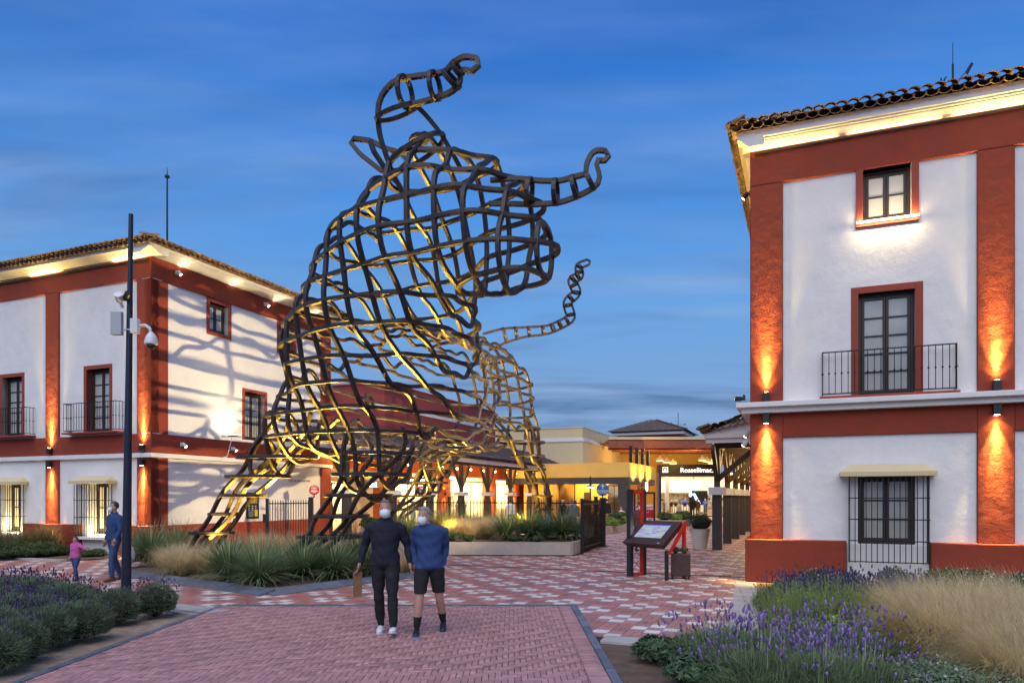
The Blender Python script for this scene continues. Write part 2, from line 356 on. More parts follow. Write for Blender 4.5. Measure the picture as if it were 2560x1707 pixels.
def tile_slope(parent, name, p0, p1, q0, q1, mat, pitch=.215, amp=.055, rows=None, first=False, kind='', eave_from=None, eave_to=None):
    """corrugated tile field between the eave p0-p1 and the ridge q0-q1; courses step up a little"""
    p0, p1, q0, q1 = map(Vector, (p0, p1, q0, q1)); Lb = (p1-p0).length; n = max(2, int(Lb/pitch))
    rise = ((q0+q1)/2-(p0+p1)/2); rows = rows or max(2, int(rise.length/.36)); up = (p1-p0).cross(q0-p0).normalized()
    if up.z < 0: up = -up
    nx = n*6+1; vs = []; fs = []
    u = np.linspace(0, 1, nx)
    for r in range(rows):
        for e in (0, 1):
            t = (r+e*1.0)/rows; a = p0.lerp(q0, t); b = p1.lerp(q1, t)
            base = np.outer(1-u, np.array(a))+np.outer(u, np.array(b))
            # corrugation phase by position along the eave so that courses line up
            s = (base-np.array(p0))@np.array((p1-p0).normalized()); hgt = amp*np.abs(np.sin(math.pi*s/pitch))**.8+(.028 if e == 0 else .0)
            base = base+np.outer(hgt, np.array(up)); vs += [tuple(x) for x in base]
        b0 = 2*r*nx
        fs += [(b0+i, b0+i+1, b0+nx+i+1, b0+nx+i) for i in range(nx-1)]
        if r > 0: fs += [(b0-nx+i, b0-nx+i+1, b0+i+1, b0+i) for i in range(nx-1)]
    me = bpy.data.meshes.new(name); me.from_pydata(vs, [], fs); me.update(); me.polygons.foreach_set('use_smooth', [True]*len(fs))
    rv = np.repeat(RNG.random(rows*n+n+9), 1)
    at = me.attributes.new('rnd', 'FLOAT', 'FACE'); vals = [rv[(i // 6+(i//(nx-1))*7) % len(rv)] for i in range(len(fs))]; at.data.foreach_set('value', vals)
    o = obj(name, me, parent, mat); o['kind'] = 'stuff'; return o
def eave_tiles(parent, p0, p1, updir, pitch=.215, kind='', every=1):
    """the row of half-round tiles one sees along the eave, each a tile of its own"""
    p0, p1 = Vector(p0), Vector(p1); d = (p1-p0); n = int(d.length/pitch); x = d.normalized(); y = Vector(updir).normalized(); z = x.cross(y).normalized()
    if z.z < 0: z = -z; x = -x
    R = Matrix((x, y, z)).transposed().to_4x4()
    for k in range(n+1):
        for cov in (True, False):
            o = obj('roof_tile', tile_mesh(('cover' if cov else 'pan')+kind), parent)
            off = 0.0 if cov else .5
            c = p0+d.normalized()*((k+off)*d.length/n)+z*(.075 if cov else .045)+y*(-.06 if cov else -.02)+Vector((random.uniform(-.006, .006), 0, random.uniform(-.006, .006)))
            if not cov and k == n: COL.objects.unlink(o); bpy.data.objects.remove(o); continue
            o.matrix_local = Matrix.Translation(c) @ R
def hip_roof(parent, x0, x1, y0, y1, ze, pitch_deg, kind='', mat=TILE, eaves=('front', 'left'), pitch=.215):
    """hip roof over the rectangle; each slope a tile field, eave rows single tiles"""
    w = min(x1-x0, y1-y0)/2; zr = ze+w*math.tan(math.radians(pitch_deg))
    if (x1-x0) >= (y1-y0): r0, r1 = (x0+w, (y0+y1)/2, zr), (x1-w, (y0+y1)/2, zr)
    else: r0, r1 = ((x0+x1)/2, y0+w, zr), ((x0+x1)/2, y1-w, zr)
    A, B, C, D = (x0, y0, ze), (x1, y0, ze), (x1, y1, ze), (x0, y1, ze)
    if (x1-x0) >= (y1-y0): sl = {'front': (A, B, r0, r1), 'right': (B, C, r1, r1), 'back': (C, D, r1, r0), 'left': (D, A, r0, r0)}
    else: sl = {'front': (A, B, r0, r0), 'right': (B, C, r0, r1), 'back': (C, D, r1, r1), 'left': (D, A, r1, r0)}
    for k, (a, b, c, d) in sl.items():
        tile_slope(parent, 'roof_slope', a, b, c, d, mat, pitch=pitch)
        if k in eaves:
            up = ((Vector(c)+Vector(d))/2-(Vector(a)+Vector(b))/2); ed = (Vector(b)-Vector(a)).normalized(); up = up-ed*up.dot(ed)
            eave_tiles(parent, a, b, up, kind=kind, pitch=pitch)
    # hip ridges: a line of cover tiles
    me = tile_mesh('cover'+kind)
    for a, b in ((A, r0), (D, r0 if (x1-x0) >= (y1-y0) else r1), (B, r1 if (x1-x0) >= (y1-y0) else r0), (C, r1)):
        a, b = Vector(a), Vector(b); d = b-a; y = d.normalized(); x = y.cross(Vector((0, 0, 1))).normalized(); z = x.cross(y)
        R = Matrix((x, y, z)).transposed().to_4x4(); n = int(d.length/.36)
        for k in range(n):
            o = obj('ridge_tile', me, parent); o.matrix_local = Matrix.Translation(a+y*(k*.36-.05)+z*(.08+.01*(k % 2))) @ R
    m = MB().box(x0+.2, x1-.2, y0+.2, y1-.2, ze-.05, ze-.02).build('roof_deck', WOODF, parent)
RB = thing('corner_building', 'white building with red pilasters and lit eaves at the right edge', 'building', CR, TH)
def rb():
    L0, DEP = 9.6, 9.0
    ps = [(0, .68), (4.285, 4.917), (8.6, 9.24)]
    zP, zC0, zC1, zT, zE = .93, 3.68, 3.91, 8.71, 9.48
    # core walls set 6 cm behind the red pilasters and bands
    holes = [(2.163, 3.215, 3.97, 6.12), (2.247, 3.146, 7.62, 8.71), (2.153, 3.215, .87, 2.30)]
    wall_with_holes(RB, 'front_wall', WHITE, .02, L0, 0, zE, holes, .06, .40)
    m = MB().box(.02, .36, .402, DEP, 0, zE).box(L0-.34, L0, .402, DEP, 0, zE).box(.362, L0-.342, DEP-.34, DEP, 0, zE)
    m.build('side_wall', RED, RB)
    quick('room_back', WOODF, RB, (.37, L0-.35, 1.4, 1.5, .05, zE-.1))
    for a, b in ps:
        quick('pilaster', RED, RB, (a, b, 0, .30, zP, zC0), bev=.02)
        quick('pilaster', RED, RB, (a, b, 0, .30, zC1, zT), bev=.02)
    for a, b in zip([p[1] for p in ps[:-1]], [p[0] for p in ps[1:]]):
        quick('lower_band', RED, RB, (a, b, .002, .30, 3.15, zC0), bev=.012)
    quick('upper_band', RED, RB, (0, L0, .001, .30, zT+.001, zE), bev=.012)
    for a, b in ps: quick('lower_band', RED, RB, (a+.001, b-.001, .003, .28, 3.4, zC0-.001)) if False else None
    wx0, wx1 = 1.95, 3.45
    for a, b in ((-.10, wx0-.02), (wx1+.02, L0+.06)):
        quick('plinth', RED, RB, (a, b, -.10, .30, -.05, zP), bev=.02)
    quick('side_plinth', RED, RB, (-.10, .2, .301, DEP, -.05, zP))
    # string course between the storeys, two steps
    m = MB().box(-.28, L0+.1, -.28, .2, 3.80, zC1).box(-.17, L0+.1, -.17, .2, zC0+.002, 3.80)
    m.box(-.28, .019, .2, DEP, 3.80, zC1).box(-.17, .019, .2, DEP, zC0+.002, 3.80)
    m.build('string_course', WHITE2, RB, bev=.012)
    # eaves: cove, fascia, tiles
    m = MB()
    prof = [(0.29, 9.481), (-.004, 9.481), (-.05, 9.505), (-.10, 9.56), (-.15, 9.60), (-.15, 9.625), (-.20, 9.625), (-.20, 9.66), (-.25, 9.66), (-.25, 9.83), (.29, 9.83)]
    m.extr(prof, -.15, L0+.2, 'x')
    prof2 = [(-.004+.0, 9.481), (.30, 9.481), (.30, 9.83), (-.25, 9.83), (-.25, 9.662), (-.20, 9.662), (-.20, 9.627), (-.15, 9.627), (-.15, 9.602), (-.10, 9.562), (-.05, 9.507)]
    m.extr([(u, v+.0015) for u, v in prof2], -.2505, DEP, 'y')
    m.build('eave_cornice', WHITE2, RB, fix=True)
    hip_roof(RB, -.36, L0+.3, -.36, DEP+.3, 9.86, 24)
    # upper small window
    reveal(RB, 2.247, 3.146, 7.62, 8.71, .06, .34, REDT, t=.13, proud=.055, bottom=False)
    quick('window_sill', REDT, RB, (2.11, 3.28, -.02, .34, 7.50, 7.618), bev=.006)
    casement(RB, 2.247, 3.146, 7.64, 8.70, .26, 2)
    # French window and balcony
    reveal(RB, 2.163, 3.215, 3.97, 6.12, .06, .34, REDT, t=.14, proud=.012, bottom=False)
    casement(RB, 2.163, 3.215, 3.98, 6.12, .24, 5)
    balcony(RB, 1.46, 3.93, 3.975, .93, .16, 21, y=.06)
    # lower window, grille and canopy
    casement(RB, 2.153, 3.215, .87, 2.30, .16, 3)
    grille(RB, 1.98, 3.42, .50, 2.28, .30, 15, (1.83, 1.39, .95, .52), y=.06)
    canopy(RB, 1.80, 3.56, 2.275, 2.375, 2.53, .36, y=.06)
    quick('window_apron', WHITE2, RB, (wx0, wx1, .0, .058, .0, .86))
rb()
def rb_lamps():
    for x in (.34, 4.60, 8.92):
        for up, z, pw in ((True, 4.03, 1500), (False, 3.56, 1500)):
            p = RB.matrix_basis @ Vector((x, 0, z)) if False else CR+Vector((VX*x, VY*x, z))
            nm = {(.34, True): 'uplight on the corner pilaster above the string course, right building', (.34, False): 'downlight on the corner pilaster below the string course, right building',
                  (4.60, True): 'uplight on the second pilaster above the string course, right building', (4.60, False): 'downlight on the second pilaster below the string course, right building'}.get((x, up), 'wall lamp on the third pilaster beyond the right edge, %s' % ('up' if up else 'down'))
            wall_lamp(p, TH, up, nm, 'square wall lamps on the right building', pw)
    # led strip on the sill of the top window
    t = thing('led_strip', 'lit LED tube on the sill of the top window, right building', 'lamp', CR+Vector((VX*2.695+UX*-.06, VY*2.695+UY*-.06, 7.58)), TH)
    MB().tube([(-.575, 0, 0), (.575, 0, 0)], .022, 10).build('tube', LEDW, t)
    area('led_light', t, (0, -.01, .03), (0, .25, 1.0), 10, 1.1, .03, (1, .70, .32))
    area('led_light', t, (0, -.045, -.01), (0, .10, -1.0), 11, 1.1, .03, (1, .74, .36))
    # warm light under the eaves comes from strips hidden on top of the upper band
    e = thing('eave_light', 'row of warm eave lights washing the cornice, right building', 'lamp', CR+Vector((0, 0, 0)), TH)
    m = MB().box(.1, 9.4, -.060, -.012, 9.40, 9.43); m.build('channel', LAMPBOX, e)
    for k in range(5):
        area('eave_lamp', e, (.9+1.9*k, -.045, 9.435), (.9+1.9*k, -.16, 9.9), 3.6, 1.7, .03, (1, .68, .26))
rb_lamps()
# ================================================================ two-storey building at the left
CL = Vector((-11.15, 22.0, 0))
LB = thing('corner_building', 'white building with red pilasters and floodlit side wall behind the sculpture', 'building', CL, TH)
def turned(parent, fn):
    """build on the side facing +x: work in a frame turned a quarter, then hand the parts to the building"""
    t = bpy.data.objects.new('tmp', None); COL.objects.link(t); R = Matrix.Rotation(math.pi/2, 4, 'Z')
    fn(t)
    for ch in list(t.children):
        ml = ch.matrix_basis.copy(); ch.parent = parent; ch.matrix_basis = R @ ml
    bpy.data.objects.remove(t)
LZ = dict(P=.96, C0=3.08, C1=3.22, B=3.83, T=8.635, E=9.30)
def lb():
    X0, DEP, z = -14.0, 9.04, LZ
    wins = (-2.415, -6.63, -10.85)
    def facade(par, a, b, ps, holes, corner):
        wall_with_holes(par, 'plaster_wall', WHITE, a, b, 0, z['E'], holes, .06, .40)
        for p, q in ps:
            quick('pilaster', RED, par, (p, q, 0, .30, z['P'], z['C0']), bev=.02)
            quick('pilaster', RED, par, (p, q, 0, .30, z['B'], z['T']), bev=.02)
        quick('lower_band', RED, par, (a if not corner else a, b, .001, .30, z['C1'], z['B']-.001), bev=.01)
        quick('upper_band', RED, par, (a, b, .001, .30, z['T']+.001, z['E']), bev=.012)
        quick('string_course', WHITE2, par, (a, b+(.07 if not corner else 0), -.07, .3, z['C0']+.001, z['C1']-.001), bev=.01)
    hf = []
    for c in wins: hf += [(c-.525, c+.525, 3.93, 5.98), (c-.525, c+.525, .66, 2.32)]
    facade(LB, X0, -.005, [(-.622, 0), (-4.85, -4.20), (-9.06, -8.42), (-13.3, -12.65)], hf, False)
    for a, b in ((-.0, wins[0]+.72), (wins[0]-.72, wins[1]+.72), (wins[1]-.72, wins[2]+.72), (wins[2]-.72, X0)):
        quick('plinth', RED, LB, (b, a+(.06 if a == 0 else 0), -.06, .30, -.05, z['P']), bev=.02)
    for i, c in enumerate(wins):
        reveal(LB, c-.525, c+.525, 3.93, 5.98, .06, .36, REDT, t=.13, proud=.012, bottom=False)
        casement(LB, c-.525, c+.525, 3.95, 5.98, .28, 5)
        balcony(LB, c-1.2, c+1.2, 3.93, .93, .30, 21, y=.06)
        casement(LB, c-.40, c+.40, .70, 2.30, .34, 2, blind=LITBLIND)
        grille(LB, c-.70, c+.70, .58, 2.27, .30, 13, (1.75, 1.20, .62), y=.06)
        canopy(LB, c-.88, c+.88, 2.28, 2.375, 2.53, .38, y=.06)
        quick('window_reveal', WHITE2, LB, (c-.525, c-.405, .10, .398, .66, 2.315), (c+.405, c+.525, .10, .398, .66, 2.315), (c-.70, c+.70, -.25, .40, .50, .575))
    def side(t):
        hs = [(2.37, 3.24, 7.50, 8.50), (5.85, 6.72, 7.50, 8.50), (4.03, 5.06, 3.93, 5.66)]
        facade(t, .005, DEP, [(0, .645), (8.38, 9.04)], hs, True)
        quick('plinth', RED, t, (-.06, DEP, -.058, .30, -.05, z['P']-.002), bev=.02)
        for a, b in ((2.37, 3.24), (5.85, 6.72)):
            reveal(t, a, b, 7.50, 8.50, .06, .36, REDT, t=.12, proud=.04); casement(t, a, b, 7.51, 8.50, .26, 2)
        reveal(t, 4.03, 5.06, 3.93, 5.66, .06, .36, REDT, t=.12, proud=.03, bottom=False); casement(t, 4.03, 5.06, 3.94, 5.66, .26, 3)
        m = MB().box(4.03, 5.06, .085, .1, 4.80, 4.82)
        for k in range(9): m.box(4.08+k*.115, 4.09+k*.115, .086, .099, 3.95, 4.80)
        m.build('rail', IRON, t)
    turned(LB, side)
    quick('back_wall', WHITE, LB, (X0, -.42, DEP-.3, DEP, 0, z['E']))
    quick('room_back', WOODF, LB, (X0+.1, -1.6, 1.5, 1.6, .05, z['E']-.1), (-1.7, -1.6, 1.61, DEP-.4, .05, z['E']-.1))
    m = MB(); cove = [(.30, 9.301), (-.004, 9.301), (-.08, 9.325), (-.20, 9.385), (-.32, 9.44), (-.40, 9.45), (-.40, 9.545), (.30, 9.545)]
    m.extr(cove, X0, .395, 'x'); m.build('eave_cornice', WHITE2, LB, fix=True)
    m = MB(); m.extr([(-u, v+.0015) for u, v in cove], -.395, DEP+.3, 'y'); m.build('eave_cornice', WHITE2, LB, fix=True)
    hip_roof(LB, X0, .50, -.50, DEP+.5, 9.57, 22, eaves=('front', 'right'))
LITBLIND = M('lit_window_blind', (.75, .62, .36), .4, var=.05, emit=(1, .72, .32), es=.35)
lb()
def at_l(x, y, z): return CL+Vector((VX*x+UX*y, VY*x+UY*y, z))
def at_r(x, y, z): return CR+Vector((VX*x+UX*y, VY*x+UY*y, z))
WALLSPOT = {}
def wall_spot(loc, rz, aim, label, group, power, ang=70, col=SOFT, body=WHITEM):
    """small tubular spot on a short bracket; aim is given in the lamp's own frame (-y leaves the wall)"""
    t = thing('spotlight', label, 'spotlight', loc, rz, group)
    MB().box(-.05, .05, -.05, 0, -.06, .06).build('mounting_box', body, t, bev=.006)
    d = Vector(aim).normalized(); c = Vector((.0, -.13, -.02))
    MB().tube([(0, -.05, 0), (0, -.09, .0), c-d*.07], .014, 8).build('bracket', body, t)
    MB().tube([c-d*.08, c-d*.06, c+d*.08], [.03, .05, .055], 14).build('head', body, t, smooth=False)
    MB().tube([c+d*.081, c+d*.086], [.045, .045], 14).build('lens', LAMPW, t)
    if power: spot('lamp_light', t, c+d*.10, c+d*2, power, ang, col, .6, .04)
    return t
def lb_lamps():
    for x, nm in ((-.31, 'corner pilaster'), (-4.53, 'second pilaster from the corner'), (-8.74, 'third pilaster, beyond the left edge')):
        for up, z in ((True, 3.37), (False, 2.93)):
            wall_lamp(at_l(x, 0, z), TH, up, '%slight on the %s of the left building' % ('up' if up else 'down', nm), 'square wall lamps on the left building', 1700)
    for i, c in enumerate((-2.415, -6.63, -10.85)):
        t = thing('led_strip', 'lit LED tube inside the %s barred ground-floor window of the left building' % ('right', 'left', 'third, hidden')[i], 'lamp', at_l(c, .0, .62), TH, 'LED tubes in the barred windows')
        MB().tube([(-.42, 0, 0), (.42, 0, 0)], .02, 8).build('tube', LEDW, t)
        area('led_light', t, (0, .02, .04), (0, .12, 1.0), 20, .8, .04, (1, .78, .36))
    RZ = TH+math.pi/2
    for y, z, aim, pw, nm in ((1.15, 3.55, (.5, -1, -1.1), 10, 'first from the corner'), (3.35, 3.55, (.5, -1, -1.1), 10, 'second from the corner'), (5.65, 3.55, (.5, -1, -1.1), 10, 'third from the corner'), (7.95, 3.55, (.5, -1, -1.1), 10, 'fourth from the corner')):
        wall_spot(at_l(.0, y, z), RZ, aim, 'small white spotlight on the red band of the floodlit wall, %s' % nm, 'white wall spotlights', pw)
    for y, nm in ((.95, 'near the roof corner'), (5.0, 'above the middle of the wall')):
        wall_spot(at_l(.0, y, 9.05), RZ, (.35, -.8, -1.2), 'small white spotlight under the eaves of the floodlit wall, %s' % nm, 'white eave spotlights', 25)
    for y, nm in ((3.05, 'left of the tall window'), (6.75, 'right of the tall window behind the sculpture')):
        t = thing('floodlight', 'flat LED floodlight on a stalk, %s' % nm, 'floodlight', at_l(.0, y, 3.22), RZ, 'stalk floodlights')
        MB().tube([(-.12, -.03, .02), (-.02, -.06, .02), (0, -.10, .10), (0, -.30, .70)], .016, 8).build('stalk', WHITEM, t)
        m = MB().box(-.18, .18, -.55, -.28, .72, .765); m.build('head', LAMPBOX, t, bev=.01)
        m = MB().box(-.16, .16, -.53, -.30, .766, .772); m.build('lens', glow('flood_lens', (1, .86, .5), 14), t)
        spot('flood_light', t, (0, -.40, .80), (0, .30, 2.0), 130, 125, (1, .80, .42), .9, .08)
    # light from under the front eave
    e = thing('eave_light', 'row of warm eave lights washing the cornice, left building', 'lamp', CL, TH)
    MB().box(-13.8, -.1, -.065, -.012, 9.20, 9.23).build('channel', LAMPBOX, e)
    for k in range(3): area('eave_lamp', e, (-.9-3.9*k, -.05, 9.235), (-.9-3.9*k, -.25, 9.9), 5, 1.4, .03, (1, .74, .36))
    for k in range(4): area('eave_lamp', e, (.05, 1.1+2.2*k, 9.235), (.25, 1.1+2.2*k, 9.9), 7, .03, 2.0, (1, .78, .42))
lb_lamps()
# ================================================================ ground, paths, beds
PATHX0, PATHX1, PATHY1 = -4.90, 1.0, 12.15
RED_B = M('red_clay_paver', (.45, .245, .225), .62, var=.14, vs=9, bump=.003, bs=70, rnd=.20, dirt=.2)
PLZ_R = M('plaza_paver_red', (.43, .150, .112), .5, var=.16, vs=9, bump=.002, bs=70, rnd=.26, dirt=.2)
PLZ_G = M('plaza_paver_grey', (.38, .205, .175), .5, var=.14, vs=9, bump=.002, bs=70, rnd=.20, dirt=.2)
PLZ_W = M('plaza_paver_white', (.74, .66, .60), .5, var=.12, vs=9, bump=.002, bs=70, rnd=.10, dirt=.2)
JOINT = M('paving_joint', (.035, .025, .022), .9, var=.3, vs=12)
def inpoly(x, y, poly):
    r = np.zeros(np.shape(x), bool); n = len(poly)
    for i in range(n):
        x0, y0 = poly[i]; x1, y1 = poly[(i+1) % n]
        c = ((y0 > y) != (y1 > y)); t = (x1-x0)*(y-y0)/((y1-y0) if y1 != y0 else 1e-9)+x0; r ^= c & (x < t)
    return r
def wl(c, pts): return [((c+Vector((VX*x+UX*y, VY*x+UY*y, 0))).x, (c+Vector((VX*x+UX*y, VY*x+UY*y, 0))).y) for x, y in pts]
# planting areas in world metres
BED_BULL = [(-9.75, 17.3), (-4.62, 13.45), (-2.15, 16.7), (-2.3, 19.2), (-4.2, 22.6), (-6.6, 22.2), (-9.2, 20.6)]
BED_LEFT = [(-4.98, 4.0), (-4.98, 11.25), (-10.6, 14.4), (-16, 14.4), (-16, 4.0)]
BED_RIGHT = [(1.12, 4.0), (12, 4.0), (14, 12.4)]+[(at_r(.0, -.12, 0).x, at_r(.0, -.12, 0).y), (2.98, 8.95), (2.62, 8.55), (1.12, 9.1)]
BED_LB = wl(CL, [(-13, -2.15), (-.9, -2.15), (-.5, -.08), (-13, -.08)])
STRIP_U = [(2.98-.0, 8.95), (2.62, 8.55), (2.25, 8.75), (5.06, 15.55), (5.27, 15.6)]
RAISED = [(-2.9, 22.55), (1.84, 22.40), (2.20, 23.3), (3.05, 26.2), (-5.2, 30.4), (-4.6, 27.0)]
def ground():
    m = MB(); m.add([(-900, -60, -.09), (900, -60, -.09), (900, 1500, -.09), (-900, 1500, -.09)], [(0, 1, 2, 3)])
    tag(m.build('ground', M('ground_earth', (.14, .11, .09), .95, var=.3, vs=.2)), kind='structure')
    # ---- plaza: one bedding sheet, tiles on it
    m = MB(); m.add([(-30, 3.5, -.022), (30, 3.5, -.022), (45, 42, -.022), (-45, 42, -.022)], [(0, 1, 2, 3)])
    plaza = tag(m.build('plaza_paving', JOINT), kind='structure')
    s = .222; U = np.array((UX, UY)); V = np.array((VX, VY))
    I, J = np.meshgrid(np.arange(-190, 190), np.arange(-20, 230)); I = I.ravel(); J = J.ravel()
    c = np.outer(I*s, V)+np.outer(J*s, U); x, y = c[:, 0]+.06, c[:, 1]
    ok = (y > 8.4) & (y < 39) & (np.abs(x) < .745*y+1.0)
    for p in (BED_BULL, RAISED, BED_LB): ok &= ~inpoly(x, y, p)
    ok &= ~inpoly(x, y, wl(CR, [(-.1, -.1), (12, -.1), (12, 9.2), (-.1, 9.2)])); ok &= ~inpoly(x, y, wl(CL, [(-14, -.06), (.06, -.06), (.06, 9.1), (-14, 9.1)]))
    I, J, x, y = I[ok], J[ok], x[ok], y[ok]
    PRECT = [(PATHX0-.11, 3), (PATHX1+.11, 3), (PATHX1+.11, PATHY1+.11), (PATHX0-.11, PATHY1+.11)]
    BLX = [(-16, 4), (-5.0, 4), (-5.0, 11.83), (-10.36, 14.83), (-16, 14.83)]
    BRX = [(1.1, 4), (12, 4), (14, 12.4), (5.27, 15.7), (4.90, 15.57), (2.685, 9.0), (1.1, 9.58)]
    cut = np.zeros(len(x), bool); drop = np.zeros(len(x), bool)
    for p in (PRECT, BLX, BRX):
        k = np.array([inpoly(x+V[0]*a*s/2+U[0]*b*s/2, y+V[1]*a*s/2+U[1]*b*s/2, p) for a in (-1, 1) for b in (-1, 1)]).sum(0)
        drop |= k == 4; cut |= (k > 0) & (k < 4)
    cut &= ~drop; cutI = [(I[i], J[i], x[i], y[i]) for i in np.nonzero(cut)[0]]
    I, J, x, y = [a[~drop & ~cut] for a in (I, J, x, y)]
    par = (I+J) % 2
    # white crosses on a centred lattice of six tiles
    def centre(i, j): return (((i % 6) == 0) & ((j % 6) == 0)) | (((i % 6) == 3) & ((j % 6) == 3))
    wh = centre(I+1, J) | centre(I-1, J) | centre(I, J+1) | centre(I, J-1)
    kind = np.where(wh, 2, np.where(par == 0, 1, 0))
    order = np.argsort(y); g = .0035
    def slab_np(cx, cy, hx, hy, mi, top=0.0):
        n = len(cx); ch = .004; q = np.array([(-1, -1), (1, -1), (1, 1), (-1, 1)], float)
        vs = np.zeros((n, 12, 3)); tl = (np.random.default_rng(3).normal(0, .0012, n))
        for k in range(4):
            for lay, (sx, zz) in enumerate(((0, -.022), (0, top-ch), (ch, top))):
                ox = q[k, 0]*(hx-sx); oy = q[k, 1]*(hy-sx); p = np.outer(ox*np.ones(n), V)+np.outer(oy*np.ones(n), U)
                vs[:, lay*4+k, 0] = cx+p[:, 0]; vs[:, lay*4+k, 1] = cy+p[:, 1]; vs[:, lay*4+k, 2] = zz+(tl if lay else 0)
        f = []
        for k in range(4):
            k2 = (k+1) % 4; f += [(k, k2, 4+k2, 4+k), (4+k, 4+k2, 8+k2, 8+k)]
        f.append((8, 9, 10, 11)); return vs, np.array(f), np.full(n, mi)
    first = order[:300]; rest = order[300:]
    # the 300 nearest are single pavers
    meshes = []
    for mi, mat in enumerate((PLZ_R, PLZ_G, PLZ_W)):
        m = MB()
        vs, f, _ = slab_np(np.zeros(1), np.zeros(1), s/2-g, s/2-g, 0)
        if mi == 0:
            for off in (-s/4, s/4):
                vs, f, _ = slab_np(np.array([V[0]*off]), np.array([V[1]*off]), s/4-g, s/2-g, 0); m.add(vs[0], f.tolist())
        else: m.add(vs[0], f.tolist())
        me = m.mesh('paving_tile'); me.materials.append(mat); meshes.append(me)
    for i in first:
        o = obj('paving_tile', meshes[kind[i]], plaza); o.location = (x[i], y[i], random.uniform(-.0015, .0015))
    V_, F_, MI, RN = [], [], [], []; base = 0; rg = np.random.default_rng(8)
    r = rest; red = r[kind[r] == 0]; oth = r[kind[r] != 0]
    sets = [(x[oth], y[oth], s/2-g, s/2-g, kind[oth])]
    for off in (-s/4, s/4): sets.append((x[red]+V[0]*off, y[red]+V[1]*off, s/4-g, s/2-g, kind[red]))
    for cx, cy, hx, hy, kk in sets:
        vs, f, _ = slab_np(cx, cy, hx, hy, 0); n = len(cx)
        V_.append(vs.reshape(-1, 3)); F_.append((f[None]+(np.arange(n)*12)[:, None, None]+base).reshape(-1, 4)); base += n*12
        MI.append(np.repeat(kk, len(f))); RN.append(np.repeat(rg.random(n), len(f)))
    o = np_mesh('paving_tiles', np.concatenate(V_), np.concatenate(F_), [PLZ_R, PLZ_G, PLZ_W], plaza, np.concatenate(MI), np.concatenate(RN)); o['kind'] = 'stuff'
    # pavers cut along kerbs
    m = MB(); rn = []
    for i, j, cx, cy in cutI:
        w2 = centre(i+1, j) or centre(i-1, j) or centre(i, j+1) or centre(i, j-1)
        poly = [np.array((cx, cy))+V*a*(s/2-g)+U*b*(s/2-g) for a, b in ((-1, -1), (1, -1), (1, 1), (-1, 1))]
        for p in (PRECT, BLX, BRX):
            best = None
            for (ax, ay), (bx, by) in zip(p, p[1:]+p[:1]):
                e = np.array((bx-ax, by-ay)); le = np.hypot(*e); nn = np.array((e[1], -e[0]))/le; t = np.dot((cx-ax, cy-ay), e)/le
                dd = np.dot((cx-ax, cy-ay), nn)
                if -.16 < t < le+.16 and abs(dd) < .17 and (best is None or dd > best[0]): best = (dd, nn, np.array((ax, ay)))
            if best is None: continue
            _, nn, a0 = best; out = []
            for q, r_ in zip(poly, poly[1:]+poly[:1]):
                dq, dr = np.dot(q-a0, nn)-.004, np.dot(r_-a0, nn)-.004
                if dq >= 0: out.append(q)
                if dq*dr < 0: out.append(q+(r_-q)*dq/(dq-dr))
            poly = out
            if len(poly) < 3: break
        if len(poly) < 3: continue
        m.cm = 2 if w2 else (1 if (i+j) % 2 == 0 else 0); n0 = len(m.f); m.prism([tuple(q) for q in poly], -.022, 0.0); rn += [random.random()]*(len(m.f)-n0)
    if m.f:
        o = m.build('cut_tiles', [PLZ_R, PLZ_G, PLZ_W], plaza); o['kind'] = 'stuff'
        a = o.data.attributes.new('rnd', 'FLOAT', 'FACE'); a.data.foreach_set('value', rn)
    # beyond that the paving is too far to tell the tiles apart
    m = MB(); m.add([(-28, 39, -.012), (45, 39, -.012), (70, 110, -.012), (-30, 110, -.012)], [(0, 1, 2, 3)])
    tag(m.build('far_paving', M('far_paving', (.34, .17, .13), .55, var=.25, vs=3)), kind='structure')
    # ---- slot drain across the plaza
    a, b = G(1150, 1412.7), G(1877, 1443); d = (b-a).normalized(); n = Vector((-d.y, d.x, 0)); a = a-d*1.2
    m = MB(); 
    for off in (-.035, .035): m.bar([a+n*off+Vector((0, 0, -.004)), b+n*off+Vector((0, 0, -.004))], .012, .024, False)
    k = 0
    while k*.06 < (b-a).length:
        p = a+d*(k*.06); m.bar([p-n*.03+Vector((0, 0, -.006)), p+n*.03+Vector((0, 0, -.006))], .016, .018, False); k += 1
    tag(m.build('drain_grating', IRON), 'long narrow iron slot drain crossing the plaza paving', 'drain')
def np_mesh(name, V, Fq, mats, parent=None, mi=None, rnd=None, smooth=False):
    me = bpy.data.meshes.new(name); nv = len(V); nf, k = Fq.shape
    me.vertices.add(nv); me.vertices.foreach_set('co', np.ascontiguousarray(V, np.float32).ravel())
    me.loops.add(nf*k); me.loops.foreach_set('vertex_index', np.ascontiguousarray(Fq, np.int32).ravel())
    me.polygons.add(nf); me.polygons.foreach_set('loop_start', np.arange(0, nf*k, k, dtype=np.int32)); me.polygons.foreach_set('loop_total', np.full(nf, k, np.int32))
    for m in mats: me.materials.append(m)
    if mi is not None: me.polygons.foreach_set('material_index', np.ascontiguousarray(mi, np.int32))
    if smooth: me.polygons.foreach_set('use_smooth', np.ones(nf, bool))
    me.update(calc_edges=True)
    if rnd is not None:
        a = me.attributes.new('rnd', 'FLOAT', 'FACE'); a.data.foreach_set('value', np.ascontiguousarray(rnd, np.float32))
    return obj(name, me, parent)
